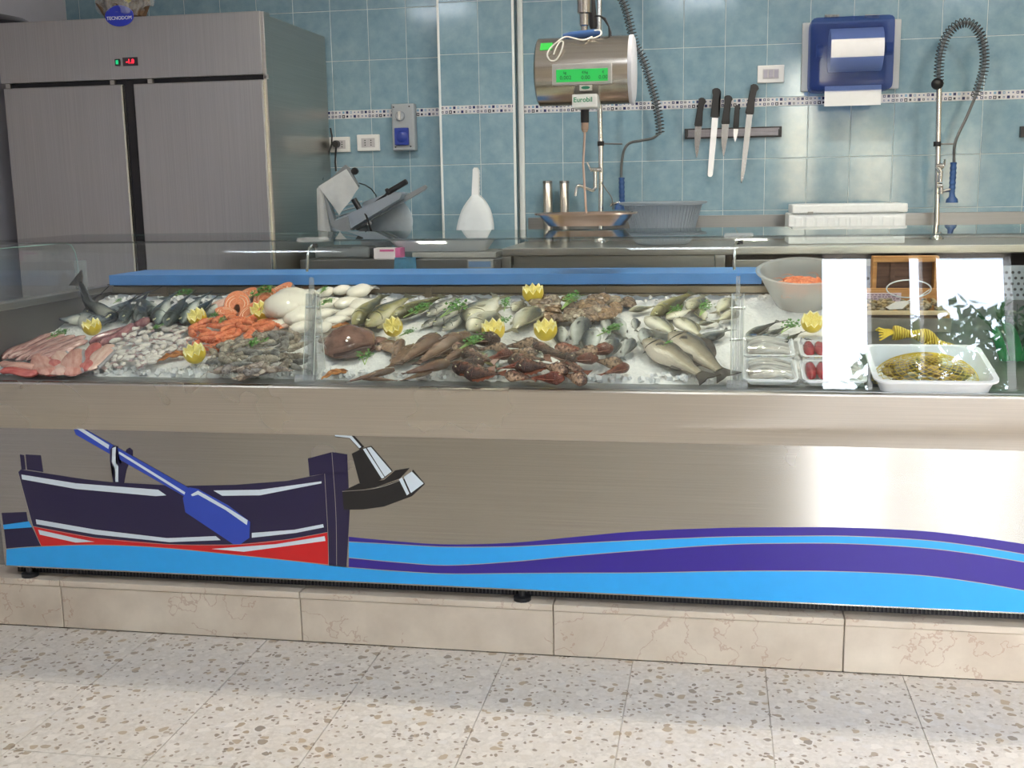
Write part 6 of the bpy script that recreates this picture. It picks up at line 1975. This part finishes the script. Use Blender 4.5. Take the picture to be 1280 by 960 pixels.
for (u, v, s, ax, ay, lab) in ((118, 418, 0.068, 0.1, -0.2, 'zigzag cut lemon crown beside the bonitos at the left end'), (250, 405, 0.070, -0.5, -0.5, 'zigzag cut lemon crown leaning left beside the sea bass'), (330, 398, 0.078, 0.2, -0.6, 'zigzag cut lemon crown in front of the salmon steaks'),
                            (247, 452, 0.074, 0.2, -0.35, 'zigzag cut lemon crown between the white squid and the grey prawns'), (494, 416, 0.070, -0.1, -0.8, 'pale zigzag cut lemon crown with parsley among the olive and brown fish'), (618, 424, 0.080, 0.15, -0.25, 'zigzag lemon crown before the pale breams, left one of the front pair'),
                            (683, 424, 0.080, 0.1, -0.25, 'zigzag lemon crown left of the silver breams, right one of the front pair'), (667, 378, 0.080, -0.1, -0.1, 'zigzag cut lemon crown at the rear edge behind the brown shells'), (1014, 412, 0.072, -0.3, -0.6, 'zigzag cut lemon crown below the translucent bowl')):
    n_ = (ICE_N + Vector((ax, ay, 0))).normalized()
    spawn('lemon_crown', lp_, lab, 'lemon', frame(Vector((1, 0, 0)), n_, ice(u, v, 0.012), s), 'lemon crowns')

# parsley sprigs
m_par = NT('parsley_green')
inf_ = m_par.co()
m_par.set(Base_Color=m_par.ramp(m_par.noise(inf_, 9, 3), [(0.3, srgb(44, 106, 34)), (0.7, srgb(104, 164, 70))]), Roughness=0.45)
m_stem = plain('parsley_stem', (150, 180, 100), 0.5)
def parsley(seed):
    r = random.Random(seed)
    bs, bl = bmesh.new(), bmesh.new()
    for k in range(5):
        a = r.uniform(-0.7, 0.7) + 0.2
        p0 = Vector((-0.45, 0, 0.02))
        p1 = p0 + Vector((0.4, 0.22 * math.sin(a), 0.14))
        p2 = p0 + Vector((0.75 + r.uniform(-0.1, 0.2), 0.55 * math.sin(a), 0.2 + r.uniform(-0.04, 0.1)))
        tube(bs, [p0, p1, p2], [0.018, 0.014, 0.008], 5)
        for m in range(11):
            f = r.uniform(0.45, 1.05)
            c = p0.lerp(p1, f * 2) if f < 0.5 else p1.lerp(p2, f * 2 - 1)
            c = c + Vector((r.uniform(-0.1, 0.1), r.uniform(-0.13, 0.13), r.uniform(-0.02, 0.12)))
            d = Vector((r.uniform(-1, 1), r.uniform(-1, 1), r.uniform(-0.2, 0.6))).normalized()
            s = d.cross(Vector((r.uniform(-0.4, 0.4), r.uniform(-0.4, 0.4), 1))).normalized()
            w = r.uniform(0.07, 0.11)
            q = [c, c + d * w * 0.6 + s * w * 0.8, c + d * w * 0.9 + s * w * 0.3, c + d * w * 1.5, c + d * w * 0.9 - s * w * 0.3, c + d * w * 0.6 - s * w * 0.8]
            up_ = s.cross(d) * 0.02
            V_ = [bl.verts.new(p + (up_ if i in (1, 5) else Vector())) for i, p in enumerate(q)]
            bl.faces.new((V_[0], V_[1], V_[2], V_[3]))
            bl.faces.new((V_[0], V_[3], V_[4], V_[5]))
    return [('stems', bm_mesh(bs, 'parsley_stems', True, m_stem)), ('leaves', bm_mesh(bl, 'parsley_leaves', False, m_par.m))]
pp = [parsley(i) for i in range(3)]
for i, (u, v, s, a, lab) in enumerate(((70, 424, 0.075, 0.2, 'above the long pink fillets at the left end'), (194, 413, 0.05, 0.1, 'between the white squid and the sea bass'), (147, 379, 0.04, 0.6, 'on the striped bonito'), (226, 372, 0.085, -0.5, 'on the sea bass at the rear'), (266, 398, 0.045, 0.8, 'right of the lemon crown that leans left'), (278, 404, 0.05, 1.2, 'on the red prawns below the steaks'),
                                  (322, 374, 0.11, 0.2, 'with broad leaves at the rear of the salmon steaks'), (316, 435, 0.085, -0.4, 'on the grey prawns'), (405, 366, 0.05, 1.0, 'at the rear right of the left acrylic post'), (404, 384, 0.07, 0.2, 'on the white cuttlefish'), (458, 452, 0.07, 1.7, 'beside the mouth of the monkfish'), (508, 420, 0.055, 0.2, 'right beside the pale lemon crown'), (520, 396, 0.10, 0.3, 'on the olive fish'),
                                  (566, 394, 0.11, 0.7, 'on the slim grey fish'), (588, 436, 0.10, 0.5, 'on the wet brown fish'), (635, 386, 0.075, 1.3, 'between the pale breams and the rear lemon crown'), (627, 406, 0.065, 0.0, 'on the pale bream above the front lemon crown'), (714, 383, 0.105, 0.9, 'on the brown shells'), (760, 420, 0.085, 0.2, 'on the upright silver breams'), (842, 392, 0.06, 0.4, 'on the long pale fish'), (882, 392, 0.085, 1.0, 'on the crowded heap at the right rear'),
                                  (832, 436, 0.05, 0.5, 'between the two large croakers'), (986, 414, 0.075, 0.7, 'on the mackerel'))):
    x = Matrix.Rotation(a, 3, ICE_N) @ Vector((1, 0, 0))
    spawn('parsley_sprig', pp[i % 3], 'fresh green parsley sprig ' + lab, 'parsley', frame(x, ICE_N, ice(u, v, 0.045), s), 'parsley sprigs')

# ------------------------------------------------------------------ right end of the counter: steel shelf, packs, bowl, crates, net bags, plant
def on_ice(u, v, lift=0.0, ang=0.0, tilt=(0, 0), s=1.0):
    x = Matrix.Rotation(ang, 3, ICE_N) @ Vector((1, 0, 0))
    return frame(x, (ICE_N + Vector((tilt[0], tilt[1], 0))).normalized(), ice(u, v, lift), s)
zz = lambda y: ICE_Z0 - 0.022 + (y - ICE_Y0) * math.tan(ICE_A)
cpart('display_shelf', prism_x(bmesh.new(), [(ICE_Y0, zz(ICE_Y0) - 0.006), (ICE_Y0, zz(ICE_Y0)), (-1.52, zz(-1.52)), (-1.52, zz(-1.52) - 0.006)], 0.60, CX1 - 0.01), M['steel_dark'])

film_m = clear('cling_film', (0.97, 0.975, 0.98, 1), 1.0, 0.09, 0.06)
foam_w = plain('white_foam_tray', (226, 228, 230), 0.6, 0, 0.02)
m_grey_sq = meat('grey_white_squid', (168, 160, 150), (222, 216, 206), 10, 0.15, (1, 3, 1))
m_tuna = meat('tuna_flesh', (136, 24, 36), (184, 52, 62), 18, 0.2, (1, 4, 1))
def pack(label, cat, corners, mats, seed, n=5, tube_r=0.012, block=False):
    (u0, v0), (u1, v1) = corners
    a, b, c = ice(u0, v1, 0.004), ice(u1, v1, 0.004), ice((u0 + u1) / 2, v0, 0.004)
    w = (b - a).length
    m_ = (a + b) / 2
    d = (c - m_).length
    t = thing('wrapped_pack', label, cat)
    t.matrix_world = frame(Vector((1, 0, 0)), ICE_N, (m_ + c) / 2, 1.0)
    obj('foam_tray', shell_tray(bmesh.new(), w, d, 0.022, 0.012, 0.004, 0.006, rr=0.015), foam_w, t, True)
    r = random.Random(seed)
    if block:
        for k in range(n):
            bm = lumpy(bmesh.new(), ((k + 0.5) / n * w * 0.86 - w * 0.43, 0, 0.018), w * 0.43 / n * 1.05, d * 0.40, 0.020, seed + k, 0.1, 2, 3)
            obj('tuna_slice', bm, mats, t, True)
    else:
        for k in range(n):
            y = (k + 0.5) / n * d * 0.8 - d * 0.4
            p = [(-w * 0.42 + r.uniform(0, 0.01), y + r.uniform(-0.008, 0.008), 0.018), (-w * 0.1, y + r.uniform(-0.01, 0.01), 0.026), (w * 0.2, y + r.uniform(-0.01, 0.01), 0.024), (w * 0.43, y + r.uniform(-0.008, 0.008), 0.016)]
            obj('squid', T(smooth_line(p, 4), [tube_r * (0.5 + 0.5 * math.sin(PI * min(1, i / 9 + 0.15))) for i in range(13)], 8), mats, t, True)
    bm = bmesh.new()
    g_ = []
    for j in range(9):
        row = []
        for i in range(15):
            x, y = (i / 14 - 0.5) * (w + 0.008), (j / 8 - 0.5) * (d + 0.008)
            e = min(i, 14 - i, j, 8 - j)
            z = (0.020 if e == 0 else 0.040) + 0.004 * mnoise.noise(Vector((x * 60 + seed, y * 60, 0)))
            row.append(bm.verts.new((x, y, z)))
        g_.append(row)
    for j in range(8):
        for i in range(14):
            bm.faces.new((g_[j][i], g_[j][i + 1], g_[j + 1][i + 1], g_[j + 1][i]))
    obj('film', bm, film_m, t, True)
    return t
pack('film wrapped foam pack of grey white squid, the rear one by the right post', 'squid pack', ((929, 430), (990, 452)), m_grey_sq, 3, 6)
pack('film wrapped foam pack of grey white squid, the front one by the right post', 'squid pack', ((929, 457), (994, 483)), m_grey_sq, 9, 7)
pack('film wrapped pack of dark red tuna slices, the rear one', 'tuna pack', ((1001, 434), (1034, 453)), m_tuna, 4, 2, block=True)
pack('film wrapped pack of dark red tuna slices, the front one', 'tuna pack', ((1003, 459), (1037, 484)), m_tuna, 6, 2, block=True)
pack('film wrapped pack of white fish beside the front tuna pack', 'fish pack', ((1040, 459), (1078, 484)), meat('white_fish_flesh', (206, 196, 186), (236, 228, 218), 12, 0.2), 8, 4, 0.014)
pack('film wrapped pack of white fish beside the rear tuna pack', 'fish pack', ((1038, 432), (1070, 453)), meat('white_pink_fish_flesh', (216, 190, 182), (238, 226, 216), 12, 0.2), 11, 4, 0.012)

# translucent bowl with prawns
c0 = ice(1002, 386, 0.0)
rb = (ice(1060, 345, 0.10) - ice(945, 345, 0.10)).length / 2 * 0.98
t = thing('mixing_bowl', 'large translucent plastic bowl of orange prawns at the right rear of the ice', 'bowl')
t.matrix_world = frame(Vector((1, 0, 0)), (ICE_N + Vector((0.0, -0.02, 0))).normalized(), c0 + Vector((0, 0.06, 0.0)), 1.0)
hb_ = 0.135
pf = [(0.0, 0.003), (0.075, 0.003), (0.085, 0.008), (rb * 0.74, hb_ * 0.45), (rb * 0.90, hb_ * 0.8), (rb * 0.955, hb_ - 0.006), (rb + 0.004, hb_ - 0.004), (rb + 0.006, hb_ + 0.001), (rb, hb_ + 0.004), (rb * 0.94, hb_), (rb * 0.885, hb_ * 0.8), (rb * 0.72, hb_ * 0.47), (0.08, 0.014), (0.0, 0.012)]
obj('bowl', lathe(bmesh.new(), pf, 48), frosted('milky_clear_plastic', (214, 216, 214), 0.4, 0.58), t, True)
bw = t.matrix_world.copy()
r5 = random.Random(5)
for i in range(26):
    a, rr_ = r5.uniform(0, 2 * PI), rb * 0.38 * math.sqrt(r5.random())
    loc = bw @ Vector((rr_ * math.cos(a), rr_ * math.sin(a), 0.035 + 0.045 * (1 - rr_ / rb) + r5.uniform(0, 0.015)))
    x = Matrix.Rotation(r5.uniform(0, 6.3), 3, ICE_N) @ Vector((1, 0, 0))
    spawn('red_prawn', red_p[i % 3], 'orange prawn inside the translucent bowl', 'prawn', frame(x, (ICE_N + Vector((r5.uniform(-0.3, 0.3), r5.uniform(-0.3, 0.3), 0))).normalized(), loc, 0.085), 'prawns in the bowl')

# white tray with a yellow net bag of clams
fl_, fr_, rl_ = ice(1094, 472, 0.062), ice(1252, 472, 0.062), ice(1082, 428, 0.062)
wt_ = (fr_ - fl_).length - 0.02
dt_ = (Vector((0, rl_.y, rl_.z)) - Vector((0, fl_.y, fl_.z))).length
ctr = (fl_ + fr_) / 2 + Vector((0, math.cos(ICE_A), math.sin(ICE_A))) * dt_ / 2 - ICE_N * 0.073
t = tag(obj('white_deep_tray', shell_tray(bmesh.new(), wt_, dt_, 0.062, 0.018, 0.005, 0.010, rr=0.03), M['white'], None, True), 'deep white plastic tray at the front right holding a yellow net bag', 'tray')
t.matrix_world = frame(Vector((1, 0, 0)), ICE_N, ctr, 1.0)
TM = t.matrix_world.copy()
m_net = plain('yellow_net', (214, 186, 60), 0.5, 0, 0.1)
m_clam = [meat('clam_shell_%d' % i, c1, c2, 7, 0.35, (1, 1, 1)) for i, (c1, c2) in enumerate((((120, 96, 62), (190, 166, 120)), ((96, 84, 66), (170, 156, 130)), ((150, 122, 74), (206, 180, 130))))]
def clam(i):
    bm = lumpy(bmesh.new(), (0, 0, 0.25), 0.5, 0.42, 0.28, i, 0.05, 2, 2, False)
    me = bm_mesh(bm, 'clam_shell', True, m_clam[i])
    bm = bmesh.new()
    tube(bm, [(0.51 * math.cos(a), 0.43 * math.sin(a), 0.25) for a in [2 * PI * j / 14 for j in range(15)]], 0.02, 4, False)
    return [('shell', me), ('seam', bm_mesh(bm, 'clam_seam', True, plain('clam_seam_%d' % i, (90, 74, 52), 0.5)))]
clams = [clam(i) for i in range(3)]
bx, by, bh = 0.132, 0.078, 0.062
boff = Vector((-0.01, -dt_ * 0.06, 0.010))
for i in range(40):
    for _ in range(50):
        x, y, z = r5.uniform(-1, 1), r5.uniform(-1, 1), r5.uniform(0, 1)
        if x * x + y * y + z * z < 0.9 and (z > 0.35 or x * x + y * y > 0.3):
            break
    loc = TM @ (boff + Vector((x * bx, y * by, z * bh)))
    xx = Vector((r5.uniform(-1, 1), r5.uniform(-1, 1), r5.uniform(-0.3, 0.3)))
    spawn('clam', clams[i % 3], 'brown striped clam inside the yellow net bag', 'clam', frame(xx, (ICE_N + Vector((r5.uniform(-0.5, 0.5), r5.uniform(-0.5, 0.5), 0))).normalized(), loc, r5.uniform(0.040, 0.050)), 'clams in the yellow net')
nb = thing('net_bag', 'yellow net bag knotted at its neck lying in the deep white tray', 'net bag')
nb.matrix_world = TM
bm = bmesh.new()
def net_p(a, e):
    return boff + Vector((math.cos(a) * math.cos(e) * (bx + 0.018), math.sin(a) * math.cos(e) * (by + 0.018), math.sin(e) * (bh + 0.022)))
NA, NE = 24, 12
for k in range(NA):
    for s in (-1, 1):
        tube(bm, [net_p(2 * PI * (k + s * j * 0.8) / NA, 1.45 * j / NE) for j in range(NE + 1)], 0.0008, 3, False)
obj('net', bm, m_net, nb, False, 'stuff')
lo = TM.inverted()
neck = [lo @ P(1190, 452, -2.16), lo @ P(1178, 436, -2.12), lo @ P(1166, 424, -2.10), lo @ P(1150, 419, -2.08), lo @ P(1132, 417, -2.08), lo @ P(1116, 416, -2.08)]
neck = [Vector(p) for p in smooth_line([tuple(p) for p in neck], 6)]
m_net2 = NT('gathered_yellow_net')
wv = m_net2.n('TexWave')
wv.inputs['Scale'].default_value = 40
wv.inputs['Distortion'].default_value = 4
m_net2.l(m_net2.co(), wv.inputs['Vector'])
m_net2.set(Base_Color=m_net2.ramp(wv.outputs['Fac'], [(0, srgb(170, 140, 36)), (1, srgb(232, 208, 90))]), Roughness=0.5)
m_net2.bump(wv.outputs['Fac'], 0.6, 0.005)
obj('gathered_neck', T(neck, [0.042 - 0.024 * min(1, i / 10) + 0.006 * math.sin(i * 0.5) for i in range(len(neck))], 12), m_net2.m, nb, True)
bm = bmesh.new()
e_ = neck[-1]
for k in range(9):
    tube(bm, [neck[-3], e_ + Vector((-0.01, (k - 4) * 0.004, 0.002)), e_ + Vector((-0.045, (k - 4) * 0.012, 0.016 - 0.006 * abs(k - 4)))], [0.007, 0.006, 0.003], 4)
obj('net_ends', bm, m_net, nb)
q0, q1, q2 = lo @ P(1108, 464, -2.22), lo @ P(1130, 446, -2.16), lo @ P(1168, 426, -2.11)
obj('drawn_net_fold', T(smooth_line([tuple(q0), tuple(q1), tuple(q2)], 6), [0.006] * 13, 6), m_net2.m, nb, True)

# wooden crate with small shells, and an empty one standing behind it
wood = NT('orange_pine_board')
wc = wood.co('Object', (2, 30, 30))
wood.set(Base_Color=wood.ramp(wood.noise(wc, 3, 5, 0.6), [(0.3, srgb(176, 118, 62)), (0.7, srgb(214, 160, 98))]), Roughness=0.6)
wood_d = NT('dark_brown_board')
wc = wood_d.co('Object', (2, 30, 30))
wood_d.set(Base_Color=wood_d.ramp(wood_d.noise(wc, 3, 5, 0.6), [(0.3, srgb(92, 62, 48)), (0.7, srgb(128, 92, 72))]), Roughness=0.6)
grey_board = plain('grey_weathered_board', (128, 122, 110), 0.7, 0, 0.15, 20)
YA, YB = -1.86, -1.64
ca = thing('shell_crate', 'shallow wooden crate of small dark shells behind the deep white tray', 'crate', P(1130, 425, YA))
q = part_of(ca)
X0, X1 = P(1077, 395, YA).x, P(1190, 395, YA).x
zA = lambda v: P(1130, v, YA).z
q('front_board', B(X0, X1, YA, YA + 0.012, zA(425), zA(398), bev=0.002), grey_board)
q('front_slat', B(X0 - 0.004, X1 + 0.004, YA - 0.008, YA - 0.001, zA(393.5), zA(388), bev=0.002), plain('pale_pine_slat', (214, 190, 150), 0.6, 0, 0.08))
for xx in (X0 + 0.004, X1 - 0.016):
    q('corner_post', B(xx, xx + 0.012, YA + 0.012, YA + 0.028, zA(425), zA(389), bev=0.001), wood.m)
    q('side_board', B(xx, xx + 0.010, YA + 0.028, YB - 0.012, zA(425), zA(392), bev=0.001), wood.m)
q('floor_board', B(X0 + 0.014, X1 - 0.016, YA + 0.013, YB - 0.013, zA(414), zA(410)), grey_board)
zB = lambda v: P(1130, v, YB).z
q('rear_board', B(X0, X1, YB - 0.012, YB, zB(392), zB(360), bev=0.002), wood.m)
a, b = P(1079, 366, YB - 0.013), P(1126, 378.5, YB - 0.013)
lbp = q('paper_label', B(a.x, b.x, YB - 0.0145, YB - 0.0125, b.z, a.z), plain('pinkish_paper_label', (228, 204, 208), 0.7, 0, 0.02))
ink = plain('label_print', (130, 96, 120), 0.7)
for k in range(4):
    zr = b.z + (a.z - b.z) * (0.2 + 0.2 * k)
    x = a.x + 0.008
    while x < b.x - 0.015:
        w = r5.uniform(0.004, 0.014)
        obj('print', B(x, x + w, YB - 0.0150, YB - 0.0146, zr - 0.0016, zr + 0.0016), ink, lbp)
        x += w + 0.004
for i in range(110):
    u, v_ = r5.uniform(1082, 1184), r5.random()
    y = YA + 0.03 + (YB - YA - 0.055) * v_
    p = P(u, 390, y)
    z = zA(394) + 0.008 + v_ * 0.016 + r5.uniform(-0.004, 0.006)
    xx = Vector((r5.uniform(-1, 1), r5.uniform(-1, 1), r5.uniform(-0.4, 0.4)))
    spawn('small_shell', [clams[1], clams[0]][i % 2], 'small dark shell in the shallow wooden crate', 'shellfish', frame(xx, Vector((r5.uniform(-0.5, 0.5), r5.uniform(-0.8, 0.2), 1)).normalized(), Vector((min(max(p.x, X0 + 0.03), X1 - 0.03), y, z)), r5.uniform(0.020, 0.028)), 'shells in the wooden crate')
YE = -1.60
cb_ = thing('empty_crate', 'empty wooden crate with a dark brown bottom standing on edge behind the shells', 'crate', P(1130, 358, YE))
q = part_of(cb_)
X2, X3 = P(1090, 340, YE).x, P(1172, 340, YE).x
zE = lambda v: P(1130, v, YE).z
q('bottom_board', B(X2, X3, YE + 0.03, YE + 0.04, zE(385), zE(322), bev=0.001), wood_d.m)
q('top_rail', B(X2, X3, YE - 0.02, YE + 0.029, zE(327), zE(320), bev=0.002), wood.m)
for xx in (X2, X3 - 0.014):
    q('side_rail', B(xx, xx + 0.014, YE - 0.02, YE + 0.029, zE(385), zE(327.5), bev=0.002), wood.m)
for f in (0.33, 0.66):
    xx = X2 + (X3 - X2) * f
    q('batten', B(xx - 0.008, xx + 0.008, YE + 0.022, YE + 0.0295, zE(384), zE(328), bev=0.001), wood_d.m)
# oval plastic handle tag
tg_ = thing('strap_tag', 'white oval plastic strap with a paper tag on the wooden crate', 'tag', P(1135, 380, YA - 0.02))
q = part_of(tg_)
pts = [P(1136 + 28 * math.cos(a), 361 + 11 * math.sin(a), YB - 0.04) for a in [2 * PI * k / 24 for k in range(25)]]
q('strap', T(pts, 0.0025, 6), M['white'], True)
tp_ = [(1107, 384), (1120, 377), (1133, 376), (1137, 378), (1128, 386), (1112, 387)]
q('paper_tag', prism_y(bmesh.new(), px_xz(tp_, YA - 0.012), YA - 0.013, YA - 0.012), plain('cream_paper_tag', (232, 224, 214), 0.7, 0, 0.02))
q('tie', T([P(1133, 377, YA - 0.012), P(1150, 370, -1.75), P(1162, 362, YB - 0.04)], 0.0016, 5), M['white'], True)

# leafy plant at the right end
pl = thing('leafy_plant', 'dark green leafy plant with long glossy leaves at the right end of the counter', 'plant', P(1268, 478, -2.05))
leaf_d = plain('dark_green_leaf', (22, 56, 36), 0.35, 0, 0.3)
leaf_l = plain('glossy_green_leaf', (30, 104, 58), 0.18, 0, 0.2)
q = part_of(pl)
rp_ = random.Random(12)
base = P(1270, 482, -2.02)
bs, bl = bmesh.new(), bmesh.new()
for k in range(16):
    a = rp_.uniform(-0.9, 0.9)
    top_ = base + Vector((0.10 * math.sin(a) + rp_.uniform(-0.03, 0.05), rp_.uniform(-0.05, 0.25), rp_.uniform(0.10, 0.30)))
    md = base.lerp(top_, 0.5) + Vector((0, 0, 0.03))
    tube(bs, [base + Vector((rp_.uniform(-0.015, 0.015), rp_.uniform(-0.015, 0.015), 0)), md, top_], [0.004, 0.003, 0.0015], 5)
    for m in range(16):
        c = base.lerp(md, m / 7.0) if m < 7 else md.lerp(top_, (m - 7) / 8.0)
        d = Vector((rp_.uniform(-1, 1), rp_.uniform(-1, 0.6), rp_.uniform(-0.2, 0.9))).normalized()
        s = d.cross(Vector((rp_.uniform(-.5, .5), -0.6, 0.8))).normalized()
        L = rp_.uniform(0.035, 0.06)
        V_ = [bl.verts.new(p) for p in (c, c + d * L * 0.4 + s * L * 0.16, c + d * L, c + d * L * 0.4 - s * L * 0.16)]
        bl.faces.new(V_)
q('stems', bs, leaf_d, True)
q('small_leaves', bl, leaf_d, False, None, None, 'stuff')
for (pts, w) in (([(1262, 482), (1256, 450), (1246, 418), (1244, 408)], 0.016), ([(1266, 482), (1270, 445), (1262, 410), (1252, 402)], 0.020), ([(1272, 484), (1285, 450), (1290, 420), (1284, 400)], 0.022)):
    cl_ = [P(u, v, -2.10 - 0.02 * i) for i, (u, v) in enumerate(pts)]
    sm_ = [Vector(p) for p in smooth_line([tuple(p) for p in cl_], 5)]
    bm = bmesh.new()
    prev = None
    for i, p in enumerate(sm_):
        f = i / (len(sm_) - 1)
        ww = w * math.sin(PI * min(1, 0.12 + f * 0.88)) ** 0.8
        cur = (bm.verts.new(p + Vector((-ww, 0, 0))), bm.verts.new(p + Vector((0, -ww * 0.4, 0))), bm.verts.new(p + Vector((ww, 0, 0))))
        if prev:
            bm.faces.new((prev[0], prev[1], cur[1], cur[0]))
            bm.faces.new((prev[1], prev[2], cur[2], cur[1]))
        prev = cur
    q('long_leaf', bm, leaf_l, True)

# ------------------------------------------------------------------ outside the door
tr = thing('street_tree', 'round leafy street tree outside the shop door', 'tree', (3.6, -14.0, -0.06))
q = part_of(tr)
q('trunk', T([(3.6, -14, -0.06), (3.62, -14, 1.2), (3.6, -14, 2.4)], [0.16, 0.13, 0.10], 10), plain('grey_bark', (96, 84, 70), 0.9, 0, 0.2), True)
bl = bmesh.new()
for k in range(2600):
    a, b_, rr_ = rp_.uniform(0, 2 * PI), math.acos(rp_.uniform(-1, 1)), rp_.random() ** 0.4
    c = Vector((3.6 + 1.7 * rr_ * math.sin(b_) * math.cos(a), -14 + 1.6 * rr_ * math.sin(b_) * math.sin(a), 3.2 + 1.3 * rr_ * math.cos(b_)))
    d = Vector((rp_.uniform(-1, 1), rp_.uniform(-1, 1), rp_.uniform(-1, 1))).normalized()
    s = d.cross(Vector((0.3, 0.5, 0.8))).normalized()
    bl.faces.new([bl.verts.new(p) for p in (c, c + d * 0.12 + s * 0.06, c + d * 0.24, c + d * 0.12 - s * 0.06)])
q('crown', bl, plain('green_foliage', (70, 112, 48), 0.6, 0, 0.4, 3), False, None, None, 'stuff')
